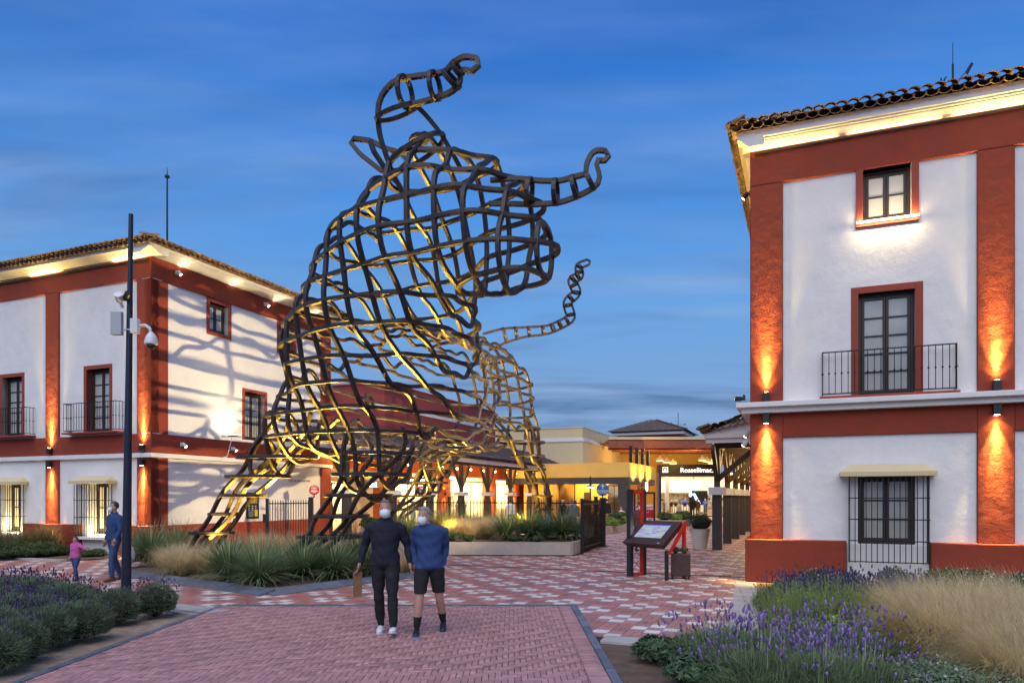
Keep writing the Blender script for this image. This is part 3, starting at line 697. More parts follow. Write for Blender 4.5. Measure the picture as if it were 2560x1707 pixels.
def brick_path():
    m = MB(); m.box(PATHX0-.11, PATHX1+.11, 3.5, PATHY1+.02, -.03, -.016)
    path = tag(m.build('brick_path', JOINT), kind='structure')
    b = .0675; L = 3; gap = .0065
    # herringbone, bricks three times as long as wide
    bricks = []
    nx = int((PATHX1-PATHX0)/b)+14; ny = int((PATHY1-6.2)/b)+14
    for j in range(-8, ny):
        for i in range(-8, nx):
            k = (i-j) % (2*L)
            if k == 0: bricks.append((i, j, L, 1))
    # vertical bricks fill what the horizontal ones leave: they start where (i-j) mod 2L == 2L-1 and go up L
    for j in range(-8, ny):
        for i in range(-8, nx):
            if (i-j) % (2*L) == 2*L-1: bricks.append((i, j, 1, L))
    xs0, xs1, ys0, ys1 = PATHX0, PATHX1-.215, 6.2, PATHY1-.04
    R = []
    for i, j, w, h in bricks:
        x0 = xs0+i*b; x1 = x0+w*b; y0 = ys0+j*b; y1 = y0+h*b
        x0, x1, y0, y1 = max(x0, xs0), min(x1, xs1), max(y0, ys0), min(y1, ys1)
        if x1-x0 > .012 and y1-y0 > .012: R.append((x0, x1, y0, y1))
    y = ys0                                  # soldier course along the right kerb
    while y < ys1: R.append((xs1, PATHX1, y, min(y+b, ys1))); y += b
    R = np.array(R); vis = (R[:, 3] > 6.9); R = R[vis]
    cy = (R[:, 2]+R[:, 3])/2; full = ((R[:, 1]-R[:, 0])*(R[:, 3]-R[:, 2]) > b*b*L*.97)
    rk = np.argsort(cy+np.where(full, 0, 100)); single = rk[:300]; rest = rk[300:]
    def shapes(R):
        n = len(R); ch = .0035; z = np.random.default_rng(4).normal(0, .0013, n); vs = np.zeros((n, 12, 3))
        for lay, (s, zz) in enumerate(((gap, -.018), (gap, -ch), (gap+ch, 0.0))):
            for k, (a, c, sa, sc) in enumerate(((0, 2, 1, 1), (1, 2, -1, 1), (1, 3, -1, -1), (0, 3, 1, -1))):
                vs[:, lay*4+k, 0] = R[:, a]+sa*s/2; vs[:, lay*4+k, 1] = R[:, c]+sc*s/2; vs[:, lay*4+k, 2] = zz+(z if lay else 0)
        f = []
        for k in range(4):
            k2 = (k+1) % 4; f += [(k, k2, 4+k2, 4+k), (4+k, 4+k2, 8+k2, 8+k)]
        f.append((8, 9, 10, 11)); return vs, np.array(f)
    mesh = {}
    for i in single:
        w = round(R[i, 1]-R[i, 0], 3); h = round(R[i, 3]-R[i, 2], 3)
        if (w, h) not in mesh:
            vs, f = shapes(np.array([(-w/2, w/2, -h/2, h/2)])); me = bpy.data.meshes.new('brick'); me.from_pydata(vs[0].tolist(), [], f.tolist()); me.update(); me.materials.append(RED_B); mesh[(w, h)] = me
        o = obj('brick', mesh[(w, h)], path); o.location = ((R[i, 0]+R[i, 1])/2, (R[i, 2]+R[i, 3])/2, random.uniform(-.0012, .0012)); o.rotation_euler = (random.uniform(-.006, .006), random.uniform(-.006, .006), 0)
    vs, f = shapes(R[rest]); n = len(rest)
    o = np_mesh('bricks', vs.reshape(-1, 3), (f[None]+(np.arange(n)*12)[:, None, None]).reshape(-1, 4), [RED_B], path, None, np.repeat(np.random.default_rng(9).random(n), len(f))); o['kind'] = 'stuff'
    # slate kerbs on three sides, stone by stone
    k = MB().box(-.05, .05, -.245, .245, -.06, .004).mesh('kerb_stone'); k.materials.append(SLATE)
    for xx in (PATHX0-.055, PATHX1+.055):
        for q in range(13):
            o = obj('kerb_stone', k, path); o.location = (xx, PATHY1+.0-.25-.5*q, random.uniform(0, .004))
    for q in range(12):
        o = obj('kerb_stone', k, path); o.location = (PATHX0+.26+.5*q, PATHY1+.055, random.uniform(0, .003)); o.rotation_euler = (0, 0, math.pi/2)
def bed(name, poly, mat, z, label=None, rough=.02, cells=44):
    """soil surface with small heaps, trimmed to the outline"""
    xs = [p[0] for p in poly]; ys = [p[1] for p in poly]; bm = bmesh.new()
    vs = [bm.verts.new((x, y, z)) for x, y in poly]; f = bm.faces.new(vs)
    if f.normal.z < 0: f.normal_flip()
    bmesh.ops.triangulate(bm, faces=bm.faces); 
    for _ in range(5):
        el = [e for e in bm.edges if e.calc_length() > .35]
        if not el: break
        bmesh.ops.subdivide_edges(bm, edges=el, cuts=1); bmesh.ops.triangulate(bm, faces=bm.faces)
    for v in bm.verts:
        if not v.is_boundary: v.co.z += random.uniform(0, rough*2)
    me = bpy.data.meshes.new(name); bm.to_mesh(me); bm.free(); me.polygons.foreach_set('use_smooth', [True]*len(me.polygons))
    return tag(obj(name, me, None, mat), kind='structure')
def kerb_run(parent, pts, w, h, L, mat, z0=-.05, closed=False, slope=.0):
    """row of single kerb stones along a line; slope lifts the inner edge"""
    pts = [Vector((*p, 0)) for p in pts]
    for a, b in zip(pts[:-1], pts[1:]):
        d = b-a; n = max(1, round(d.length/L)); l = d.length/n
        me = MB().add([(-l/2+.004, -w/2, z0), (l/2-.004, -w/2, z0), (l/2-.004, w/2, z0), (-l/2+.004, w/2, z0), (-l/2+.004, -w/2, h), (l/2-.004, -w/2, h), (l/2-.004, w/2, h+slope), (-l/2+.004, w/2, h+slope)],
              [(0,3,2,1),(4,5,6,7),(0,1,5,4),(1,2,6,5),(2,3,7,6),(3,0,4,7)]).mesh('kerb_stone'); me.materials.append(mat)
        for k in range(n):
            o = obj('kerb_stone', me, parent); o.location = a+d*((k+.5)/n)+Vector((0, 0, random.uniform(-.003, .003))); o.rotation_euler = (0, 0, math.atan2(d.y, d.x)+random.uniform(-.006, .006))
def beds():
    b = bed('planting_bed', BED_BULL, SOIL, .03)
    kerb_run(b, [BED_BULL[6], BED_BULL[0], BED_BULL[1], BED_BULL[2], BED_BULL[3], BED_BULL[4]], .34, .015, .62, SLATE, slope=.085)
    b = bed('planting_bed', BED_LEFT, M('sandy_soil', (.36, .27, .185), .95, var=.3, vs=7, bump=.02, bs=35, dirt=.35), -.016, rough=.004)
    kerb_run(b, [(-4.98, 11.22), (-10.6, 14.37)], .10, .012, .5, CONC)
    kerb_run(b, [(-4.70, 11.50), (-10.4, 14.72)], .42, .003, .5, CONC)
    b = bed('planting_bed', BED_RIGHT, SOIL, -.016, rough=.004)
    kerb_run(b, [(1.14, 9.14), (2.66, 8.58)], .10, .012, .5, CONC); kerb_run(b, [(1.2, 9.36), (2.70, 8.80)], .34, .004, .5, CONC)
    kerb_run(b, [(2.80, 8.72), (5.10, 15.5)], .42, .003, .6, CONC)
    b = bed('planting_bed', BED_LB, SOIL, .02)
    kerb_run(b, [BED_LB[1], BED_LB[0]], .18, .06, .6, CONC)
    # raised planter in the plaza, of concrete slabs
    pl = thing('raised_planter', 'long raised concrete planter full of grasses beside the black gate', 'planter', (0, 0, 0))
    b = bed('soil', RAISED, SOIL, .38); b.parent = pl; del b['kind']
    pts = [RAISED[5], RAISED[0], RAISED[1], RAISED[2], RAISED[3]]
    for a, c in zip(pts[:-1], pts[1:]):
        a = Vector((*a, 0)); c = Vector((*c, 0)); d = c-a; n = max(1, round(d.length/1.55)); l = d.length/n
        me = MB().box(-l/2+.003, l/2-.003, -.07, .07, .03, .43).mesh('planter_slab'); me.materials.append(CONC)
        for k in range(n):
            o = obj('planter_slab', me, pl); o.location = a+d*((k+.5)/n); o.rotation_euler = (0, 0, math.atan2(d.y, d.x))
    m = MB().prism([tuple(Vector(p)*1.0) for p in RAISED], -.02, .03); m.build('planter_base', IRON, pl)
ground(); brick_path(); beds()
# ================================================================ bull sculpture: level and upright steel hoops
BULL = thing('bull_sculpture', 'giant bull of dark wavy steel hoops standing over the grasses', 'sculpture', (-4.0, 21.0, 0))
BO = Vector((-4.0, 21.0, 0))
def seg_field(Pn, a, b, ra, rb, sq=(1, 1, 1)):
    a = np.array(a); b = np.array(b); s = np.array(sq); A = a*s; B = b*s; d = B-A; q = Pn*s-A
    t = np.clip((q@d)/max(1e-9, d@d), 0, 1); return np.linalg.norm(q-t[:, None]*d, axis=1)-(ra+(rb-ra)*t)
def chain(pts): # [(px,py,Y,r),...] -> segments
    w = [(np.array(P(x, y, Y)), r) for x, y, Y, r in pts]
    return [(a[0], b[0], a[1], b[1]) for a, b in zip(w[:-1], w[1:])]
BODY = []
BODY += [(s, .55) for s in chain([(897, 985, 18.0, 1.78), (1055, 985, 21.6, 1.80), (1200, 990, 25.6, 1.90)])]      # barrel
BODY += [(s, .50) for s in chain([(930, 990, 17.8, 1.55), (1075, 965, 19.0, 1.42), (1130, 985, 21.5, 1.5)])]       # near flank
BODY += [(s, .40) for s in chain([(1085, 690, 14.9, .75), (1065, 790, 15.9, 1.05), (1075, 900, 17.6, 1.28)])]          # throat
BODY += [(s, .55) for s in chain([(885, 890, 17.2, 1.68), (955, 735, 15.8, 1.46), (1045, 590, 14.6, 1.32)])]       # neck
BODY += [(s, .35) for s in chain([(1090, 560, 14.2, 1.32), (1200, 585, 13.7, 1.10), (1302, 632, 13.2, .70)])]      # head
BODY += [(s, .25) for s in chain([(1075, 430, 14.1, .70), (1180, 470, 13.9, .66), (1275, 530, 13.5, .52)])]        # forehead
LEGS = [[(772, 1040, 18.3, .82), (682, 1140, 18.8, .60), (608, 1225, 19.1, .46), (545, 1310, 19.2, .36), (505, 1375, 19.3, .36), (488, 1405, 19.3, .44)],
        [(965, 1075, 17.7, 1.05), (928, 1180, 17.4, .78), (850, 1290, 17.2, .50), (795, 1350, 17.2, .42), (735, 1410, 17.2, .46), (700, 1432, 17.2, .50)],
        [(1270, 1045, 26.4, .95), (1318, 1137, 26.8, .55), (1345, 1190, 27, .34), (1358, 1250, 27, .29), (1366, 1310, 27, .34), (1372, 1352, 27, .42)],
        [(1120, 1100, 26.2, .80), (1068, 1205, 26.8, .52), (1040, 1245, 27, .46), (995, 1285, 27, .38), (965, 1335, 27, .44)]]
TRUNK = list(BODY)+[(chain(l)[0], .35) for l in LEGS]
for l in LEGS: BODY += [(s, .28) for s in chain(l)]
def field(Pn, parts=None):
    d = None
    for (a, b, ra, rb), k in (parts or BODY):
        e = seg_field(Pn, a, b, ra, rb)
        if d is None: d = e
        else:
            h = np.clip(.5+.5*(e-d)/k, 0, 1); d = e*(1-h)+d*h-k*h*(1-h)
    # hand-cut hoops waver
    w = .07*np.sin(Pn[:, 0]*2.7+Pn[:, 2]*1.9+.6)+.06*np.sin(Pn[:, 1]*2.9-Pn[:, 2]*2.3)+.045*np.sin(Pn[:, 0]*5.3+Pn[:, 1]*4.1+Pn[:, 2]*3.7)
    return d+w
def contours(o, ex, ey, nx, ny, h, parts=None):
    """marching squares on a plane; returns closed/open polylines in plane coordinates"""
    ii, jj = np.meshgrid(np.arange(nx), np.arange(ny), indexing='ij')
    pts = np.array(o)+np.outer(ii.ravel()*h, ex)+np.outer(jj.ravel()*h, ey); f = field(pts, parts).reshape(nx, ny)
    segs = {}
    def ed(i, j, k):   # point on cell edge
        return {0: ((i, j), (i+1, j)), 1: ((i+1, j), (i+1, j+1)), 2: ((i, j+1), (i+1, j+1)), 3: ((i, j), (i, j+1))}[k]
    T = {1: [(3, 0)], 2: [(0, 1)], 3: [(3, 1)], 4: [(1, 2)], 5: [(3, 2), (1, 0)], 6: [(0, 2)], 7: [(3, 2)], 8: [(2, 3)], 9: [(2, 0)], 10: [(0, 3), (2, 1)], 11: [(2, 1)], 12: [(1, 3)], 13: [(1, 0)], 14: [(0, 3)]}
    neg = f < 0
    code = neg[:-1, :-1]*1+neg[1:, :-1]*2+neg[1:, 1:]*4+neg[:-1, 1:]*8
    nxt = {}
    for i, j in zip(*np.nonzero((code > 0) & (code < 15))):
        for a, b in T[int(code[i, j])]: nxt.setdefault(ed(i, j, a), []).append(ed(i, j, b)); nxt.setdefault(ed(i, j, b), []).append(ed(i, j, a))
    loops = []; seen = set()
    for st in list(nxt):
        if st in seen: continue
        cur = st; prev = None; lp = []
        while cur is not None and cur not in seen:
            seen.add(cur); lp.append(cur); n = [q for q in nxt[cur] if q != prev and q not in seen]; prev = cur; cur = n[0] if n else None
        if len(lp) > 6:
            out = []
            for (p, q) in lp:
                fa, fb = f[p], f[q]; t = fa/(fa-fb) if fa != fb else .5
                out.append(np.array(o)+np.array(ex)*((p[0]+(q[0]-p[0])*t)*h)+np.array(ey)*((p[1]+(q[1]-p[1])*t)*h))
            loops.append(np.array(out))
    return loops
def tidy(lp, step=.13):
    """even spacing and light smoothing of a closed loop"""
    if np.linalg.norm(lp[0]-lp[-1]) > .4:           # runs into the ground: open
        for _ in range(2): lp[1:-1] = (lp[:-2]+2*lp[1:-1]+lp[2:])/4
        d = np.linalg.norm(np.diff(lp, axis=0), axis=1); s = np.concatenate([[0], np.cumsum(d)]); q = np.linspace(0, s[-1], max(5, int(s[-1]/step)))
        return np.stack([np.interp(q, s, lp[:, k]) for k in range(3)], 1), s[-1], False
    for _ in range(2): lp = (np.roll(lp, 1, 0)+2*lp+np.roll(lp, -1, 0))/4
    d = np.linalg.norm(np.roll(lp, -1, 0)-lp, axis=1); L = d.sum(); n = max(8, int(L/step)); s = np.concatenate([[0], np.cumsum(d)]); q = np.linspace(0, L, n, endpoint=False)
    ext = np.vstack([lp, lp[:1]]); return np.stack([np.interp(q, s, ext[:, k]) for k in range(3)], 1), L, True
def bull():
    h = .10; x0, y0, z0 = -10.2, 12.0, .0
    BW, BH = .095, .085
    sp = .50; z = .39
    while z < 9.6:
        for lp in contours((x0, y0, z), np.array((1, 0, 0)), np.array((0, 1, 0)), 128, 172, h):
            lp, L, cl = tidy(lp)
            if L < .7: continue
            MB().bar([Vector(p)-BO for p in lp], BW, BH, cl, (0, 0, 1)).build('level_hoop', STEEL, BULL, bev=.012)
        z += sp
    n = np.array((.93, -.367, 0)); t = np.array((.367, .93, 0)); sv = .59
    c = np.array((-4.0, 21, 0)); k0 = -18
    for k in range(k0, 24):
        o = c+n*(k*sv+.11)-t*11+np.array((0, 0, 0.0))
        for lp in contours(o, t, np.array((0, 0, 1)), 230, 100, h, TRUNK):
            lp, L, cl = tidy(lp)
            if L < .7: continue
            MB().bar([Vector(p)-BO for p in lp], BW, BH, cl, Vector(n)).build('upright_hoop', STEEL, BULL, bev=.012)
    # legs: four strands run down through the level hoops to each hoof
    for li, l in enumerate(LEGS):
        pw = [(Vector(P(x, y, Y)), r) for x, y, Y, r in l]; fine = []
        for i in range(len(pw)-1):
            for q in range(6): a = q/6; fine.append((pw[i][0].lerp(pw[i+1][0], a), pw[i][1]*(1-a)+pw[i+1][1]*a))
        fine.append(pw[-1])
        for k in range(4):
            an0 = .6+k*math.pi/2; path = []
            for i, (p, r) in enumerate(fine):
                an = an0+.28*math.sin(i*.55+k*1.7+li); rr = r*(.98+.10*math.sin(i*.8+2*k)); path.append(Vector((p.x+rr*math.cos(an), p.y+rr*math.sin(an), max(.02, p.z)))-BO)
            for _ in range(2): path = [path[0]]+[(path[i-1]+2*path[i]+path[i+1])/4 for i in range(1, len(path)-1)]+[path[-1]]
            tg = (path[-1]-path[0]).normalized(); sd = Vector((math.cos(an0), math.sin(an0), 0)); up = (sd-tg*sd.dot(tg)).normalized()
            MB().bar(path, .10, .10, False, up).build('leg_strand', STEEL, BULL, bev=.012)
    # horns and tail: two rails and a row of oval rings
    def horn(name, pts, rings, rail_w=.085, ring_w=.07):
        pw = [(Vector(P(x, y, Y))-BO, r) for x, y, Y, r in pts]; fine = []
        for i in range(len(pw)-1):
            for q in range(5):
                a = q/5; fine.append((pw[i][0].lerp(pw[i+1][0], a), pw[i][1]*(1-a)+pw[i+1][1]*a))
        fine.append(pw[-1])
        for _ in range(2): fine = [fine[0]]+[((fine[i-1][0]+2*fine[i][0]+fine[i+1][0])/4, (fine[i-1][1]+2*fine[i][1]+fine[i+1][1])/4) for i in range(1, len(fine)-1)]+[fine[-1]]
        m = MB(); side = []
        for i, (p, r) in enumerate(fine):
            tg = (fine[min(i+1, len(fine)-1)][0]-fine[max(i-1, 0)][0]).normalized(); a = tg.cross(Vector((0.25, 1, 0))).normalized(); b = tg.cross(a).normalized(); side.append((p, r, tg, a, b))
        rail = [p+a*r for p, r, tg, a, b in side]; rail2 = [p-a*r for p, r, tg, a, b in side]
        loop = rail+[side[-1][0]+side[-1][2]*side[-1][1]*.8]+rail2[::-1]
        m.bar(loop, rail_w, rail_w, False, Vector((0.25, 1, 0)).normalized()); part = m.build(name, STEEL, BULL, bev=.01)
        for f in rings:
            p, r, tg, a, b = side[int(f*(len(side)-1))]; mm = MB()
            mm.bar([p+(a*math.cos(q)+b*math.sin(q)*.95)*(r*1.06) for q in [2*math.pi*k/18 for k in range(18)]], ring_w, ring_w*1.2, True, tg); mm.build('ring', STEEL, part, bev=.008)
    horn('horn', [(1085, 465, 14.0, .62), (1040, 380, 13.9, .60), (1002, 310, 13.8, .48), (985, 262, 13.7, .34), (1000, 232, 13.6, .27), (1060, 222, 13.4, .25), (1128, 205, 13.2, .20), (1138, 175, 13.1, .13), (1160, 158, 13.0, .12), (1186, 163, 12.9, .12)], (.12, .30, .47, .6, .71, .82))
    horn('horn', [(1225, 480, 13.5, .22), (1290, 478, 13.4, .24), (1345, 482, 13.3, .22), (1400, 480, 13.2, .20), (1445, 465, 13.1, .18), (1483, 450, 13.0, .14), (1478, 412, 13.0, .09), (1490, 388, 13.0, .09), (1512, 390, 13.0, .09)], (.22, .36, .48, .60))
    # ear: a leaf-shaped hoop with a cross hoop
    ear = [(985, 440), (950, 425), (900, 385), (878, 358), (885, 347), (925, 352), (965, 372), (1000, 382), (1020, 405)]
    e = MB().bar([Vector(P(x, y, 15.0+.004*(1000-x)))-BO for x, y in ear], .10, .10, True, Vector((.2, 1, 0)).normalized()).build('ear', STEEL, BULL, bev=.01)
    MB().bar([Vector(P(x, y, Y))-BO for x, y, Y in ((925, 352, 14.9), (935, 380, 14.75), (965, 425, 14.8), (985, 440, 15.0))], .09, .09, False, Vector((.5, .8, .2)).normalized()).build('cross_hoop', STEEL, e, bev=.01)
    horn('tail', [(1215, 855, 25.6, .32), (1262, 838, 25.6, .26), (1310, 830, 25.7, .17), (1370, 825, 25.8, .15), (1400, 812, 25.9, .15), (1430, 795, 25.9, .15), (1416, 755, 25.9, .15), (1444, 732, 25.9, .15), (1428, 700, 25.9, .15), (1450, 690, 25.9, .14), (1446, 665, 25.9, .12), (1470, 655, 25.9, .10)], [.10+.055*k for k in range(16)], .075, .06)
bull()

def bull_lights():
    # amber floodlights sunk in the beds under the animal
    spec = [((-6.2, 18.9, .06), (-4.9, 17.6, 5.5), 9000, 95), ((-7.9, 18.7, .06), (-6.3, 18.3, 4.5), 2600, 80), ((-4.6, 20.4, .06), (-3.3, 17.8, 6.8), 13000, 85), ((-2.4, 24.2, .44), (-1.6, 23.6, 5.5), 6000, 100), ((0.4, 26.0, .44), (0.6, 26.4, 4.5), 3200, 90), ((-4.2, 25.6, .44), (-3.2, 25.2, 4.5), 3200, 90), ((-5.6, 16.6, .06), (-5.3, 17.0, 1.5), 900, 110), ((-3.6, 17.6, .06), (-1.6, 14.2, 7.5), 12000, 60)]
    nm = ('under the chest', 'by the left foreleg', 'under the belly', 'in the raised planter under the barrel', 'at the right hind leg', 'at the far hind leg', 'at the near forefoot', 'by the kerb aimed at the head')
    for i, (p, a, w, an) in enumerate(spec):
        t = thing('ground_floodlight', 'amber ground floodlight %s of the bull' % nm[i], 'floodlight', p, 0, 'amber floodlights under the bull')
        MB().lathe([(.10, -.06), (.12, 0), (.12, .05), (.105, .05)], 18).build('housing', LAMPBOX, t); MB().lathe([(.10, .051), (.10, .055)], 18).build('lens', glow('amber_lens', AMBER, 5), t)
        spot('flood_light', t, (0, 0, .08), Vector(a)-Vector(p), w, an, (1, .60, .07), .7, .10)
bull_lights()
# ================================================================ arcade of shops behind the fence
AX_W, AX_P, AX_E = -1.95, 1.10, 1.57            # shop wall, posts, eave, measured from the left building's side wall
def zat(px, py, x):                              # height seen at a pixel on a line along the grid at local x
    D = (18.68-x)/.925; return CH+(H0-py)*(F*D/(2012-px))/F
AR = thing('arcade_shops', 'arcade of lit shops under a grey tiled lean-to roof behind the fence', 'building', CL, TH)
PH = 3.45; Y1 = 8.9; YEND = 41.5
SHOPLIT = glow('lit_ceiling_panel', (1, .84, .56), 5)
WALLIN = M('shop_interior', (.74, .62, .40), .7, var=.05)
GOODS = [M('goods_%d' % i, c, .6, var=.1) for i, c in enumerate(((.5, .1, .07), (.12, .16, .3), (.55, .45, .3), (.08, .08, .08), (.6, .55, .45), (.4, .3, .1)))]
CLEAR = bpy.data.materials.new('shop_glass'); CLEAR.use_nodes = True
def _clear():
    nt = CLEAR.node_tree; N = nt.nodes; N.clear(); o = N.new('ShaderNodeOutputMaterial'); t = N.new('ShaderNodeBsdfTransparent'); g = N.new('ShaderNodeBsdfGlossy'); g.inputs['Roughness'].default_value = .03
    fr = N.new('ShaderNodeFresnel'); fr.inputs[0].default_value = 1.45; m = N.new('ShaderNodeMixShader'); nt.links.new(fr.outputs[0], m.inputs[0]); nt.links.new(t.outputs[0], m.inputs[1]); nt.links.new(g.outputs[0], m.inputs[2]); nt.links.new(m.outputs[0], o.inputs[0])
_clear()
def ltext(parent, name, txt, size, mat, loc, rot=(math.pi/2, 0, 0), bold=0.0, ext=.006, spacing=1.0, align='CENTER'):
    me = text_mesh(txt, size, ext, align, bold, spacing); me.materials.append(mat)
    o = obj(name, me, parent); o.location = loc; o.rotation_euler = rot; return o
def shop_front(par, a, b, zt, floor=.12, depth=3.0, frame=WOODF, mull=2, power=140, wall=WALLIN, col=SOFT, y=0, fill=True):
    """a lit shop: room with ceiling lights, shelves and goods behind a framed glass front; front faces -y, runs a..b"""
    quick('shop_room', wall, par, (a-.05, a, y+.02, y+depth, floor, zt+.3), (b, b+.05, y+.02, y+depth, floor, zt+.3), (a, b, y+depth, y+depth+.06, floor, zt+.3), (a, b, y+.02, y+depth, zt+.25, zt+.32))
    quick('shop_floor', M('shop_floor', (.5, .40, .26), .4, var=.1), par, (a, b, y, y+depth, floor-.02, floor))
    m = MB()
    for k in range(max(1, int((b-a)/1.5))):
        n = max(1, int((b-a)/1.5)); cx = a+(b-a)*(k+.5)/n; m.box(cx-.35, cx+.35, y+.5, y+depth-.5, zt+.23, zt+.245)
    cl = m.build('ceiling_light', SHOPLIT, par)
    area('shop_light', par, ((a+b)/2, y+depth*.5, zt+.2), ((a+b)/2, y+depth*.45, 0), power, (b-a)*.8, depth*.6, col)
    f = MB(); w = .05
    f.box(a, a+w, y-.03, y+.03, floor, zt).box(b-w, b, y-.03, y+.03, floor, zt).box(a+w, b-w, y-.028, y+.03, zt-w*1.5, zt).box(a+w, b-w, y-.028, y+.03, floor, floor+.08)
    for k in range(1, mull): cx = a+(b-a)*k/mull; f.box(cx-.02, cx+.02, y-.025, y+.025, floor+.08, zt-w*1.5)
    fr = f.build('shop_window', frame, par)
    for k in range(mull):
        x0 = a+w+(b-a-2*w)*k/mull; x1 = a+w+(b-a-2*w)*(k+1)/mull
        MB().add([(x0, y, floor+.08), (x1, y, floor+.08), (x1, y, zt-.07), (x0, y, zt-.07)], [(0, 1, 2, 3)]).build('pane', CLEAR, fr)
    if fill:
        rg = random.Random(int(a*100)); sh = MB(); 
        for z in (.5, .95, 1.4, 1.85): sh.box(a+.1, b-.1, y+depth-.4, y+depth-.02, floor+z, floor+z+.03)
        s = sh.build('shelf', WHITE2, par)
        for gi, g in enumerate(GOODS):
            q = MB()
            for z in (.53, .98, 1.43, 1.88):
                x = a+.15+.1*gi
                while x < b-.3:
                    if rg.random() < .33: ww = rg.uniform(.08, .25); q.box(x, x+ww, y+depth-.36, y+depth-.1, floor+z, floor+z+rg.uniform(.1, .34))
                    x += rg.uniform(.25, .6)
            for k in range(2):
                x = rg.uniform(a+.3, b-.6); yy = rg.uniform(y+.6, y+depth-1.2)
                if gi in (2, 4): q.box(x, x+.5, yy, yy+.4, floor, floor+rg.uniform(.6, 1.0))
                elif gi in (1, 3): q.lathe([(.10, 0), (.14, .25), (.12, .6), (.16, .85), (.05, 1.0), (.06, 1.15), (.0, 1.2)], 10, (x, yy, floor+.35))
            if q.f: q.build('goods', g, par)
def turned_at(parent, x, fn):
    t = bpy.data.objects.new('tmp', None); COL.objects.link(t); R = Matrix.Translation((x, 0, 0)) @ Matrix.Rotation(math.pi/2, 4, 'Z'); fn(t)
    for ch in list(t.children): ml = ch.matrix_basis.copy(); ch.parent = parent; ch.matrix_basis = R @ ml
    bpy.data.objects.remove(t)
def tx(px):                                       # pixel -> distance along the shop wall
    D = (18.68-AX_W)/.925; Y = F*D/(2012-px); X = (px-1280)/F*Y; return (X-CL.x)*UX+(Y-CL.y)*UY
def arcade():
    cuts = [tx(p) for p in (828, 952, 976, 1095, 1125, 1222, 1240, 1283, 1330, 1385, 1400)]
    # solid piers between the shops and the wall above
    def front(t):
        piers = [(cuts[0]-.9, cuts[0]), (cuts[1], cuts[2]), (cuts[3], cuts[4]), (cuts[5], cuts[6]), (cuts[7], cuts[8]), (cuts[9], cuts[10])]
        for i, (a, b) in enumerate(piers): quick('pier', ORANGE if i else WHITE2, t, (a, b, 0, .5, 0, 3.2))
        quick('wall_above_shops', ORANGE, t, (cuts[0]-.9, cuts[10], .001, .5, 3.201, 5.3))
        quick('far_pier', M('dark_doorway', (.03, .026, .022), .6), t, (cuts[10], YEND+.5, .2, .6, 0, 3.2)); quick('far_wall_above', YELLOW, t, (cuts[10]+.001, YEND+.5, .201, .6, 3.201, 5.0))
        CR_ = M('cream_panel', (.70, .58, .38), .6, var=.05)
        # first shop: pale panelled front with a door
        a, b = cuts[0], cuts[1]
        q = MB()
        for k in range(3): q.box(a+1.35+k*.72, a+1.35+k*.72+.70, -.02, .04, .1, 2.55)
        q.box(a, b, -.025, .05, 2.57, 3.199); q.build('shop_panelling', CR_, t, bev=.005)
        shop_front(t, a+.05, a+1.33, 2.55, mull=1, power=420)
        shop_front(t, cuts[2], cuts[3], 3.0, mull=3, power=650); shop_front(t, cuts[4], cuts[5], 2.9, mull=2, power=650, frame=M('brass_frame', (.35, .25, .1), .4, metal=.5)); shop_front(t, cuts[6], cuts[7], 2.8, mull=1, power=420); shop_front(t, cuts[8], cuts[9], 2.8, mull=2, power=520)
        quick('fascia_sign', WOODF, t, (cuts[2]+.2, cuts[3]-.2, -.04, -.005, 2.55, 2.95))
        lit = glow('lit_sign_letters', (.85, .9, 1.0), 4)
        quick('fascia_sign', M('grey_sign_board', (.25, .23, .22), .5), t, (b-1.65, b-.15, -.07, -.03, 2.32, 2.72))
        ltext(t, 'sign_lettering', 'ecret', .42, lit, (b-.95, -.08, 2.50), bold=.012)
        ltext(t, 'sign_lettering', 'OMA   RESET', .34, lit, ((cuts[2]+cuts[3])/2+.3, -.05, 2.74), bold=.01)
        MB().box(cuts[4]+.2, cuts[4]+1.3, -.30, -.22, 2.1, 2.95).build('lightbox_sign', glow('lightbox', (1, .95, .85), 3.2), t)
        brass = M('brass_letters', (.7, .55, .2), .35, metal=.8)
        for z, s_ in ((2.42, 'CALLE DE LAS'), (2.22, 'FLORES')): ltext(t, 'wall_lettering', s_, .20, brass, ((cuts[7]+cuts[8])/2, -.012, z))
        for y_ in ((cuts[1]+cuts[2])/2, (cuts[3]+cuts[4])/2, cuts[5]+.4, cuts[7]+.2, cuts[8]-.2):
            MB().lathe([(.05, -.10), (.05, .10)], 10, (y_, -.10, 2.05)).box(y_-.02, y_+.02, -.06, .0, 2.03, 2.07).build('sconce', LAMPBOX, t)
            spot('sconce_light', t, (y_, -.10, 1.93), (y_, -.05, 0), 60, 90, WARM, .8); spot('sconce_light', t, (y_, -.10, 2.17), (y_, -.05, 4), 40, 90, WARM, .8)
    turned_at(AR, AX_W, front)
    # posts with white blocks and forked braces
    ys = [8.6+3.55*k for k in range(10)]
    zb = 3.62; ez = 3.92
    cap = MB().box(-.30, .30, -.30, .30, 1.93, 2.13).mesh('post_block'); cap.materials.append(WHITEM)
    low = MB().box(-.15, .15, -.15, .15, 0, 1.93).mesh('post'); low.materials.append(GREYPOST)
    up = MB().box(-.09, .09, -.09, .09, 2.13, zb).mesh('post_top'); up.materials.append(TIMBER)
    br = MB()
    for s in (-1, 1):
        br.add([(-.07, s*.09, 2.30), (.07, s*.09, 2.30), (.07, s*.09, 2.52), (-.07, s*.09, 2.52), (-.07, s*.95, zb-.2), (.07, s*.95, zb-.2), (.07, s*.95, zb), (-.07, s*.95, zb)], [(0,1,5,4),(1,2,6,5),(2,3,7,6),(3,0,4,7),(4,5,6,7),(3,2,1,0)])
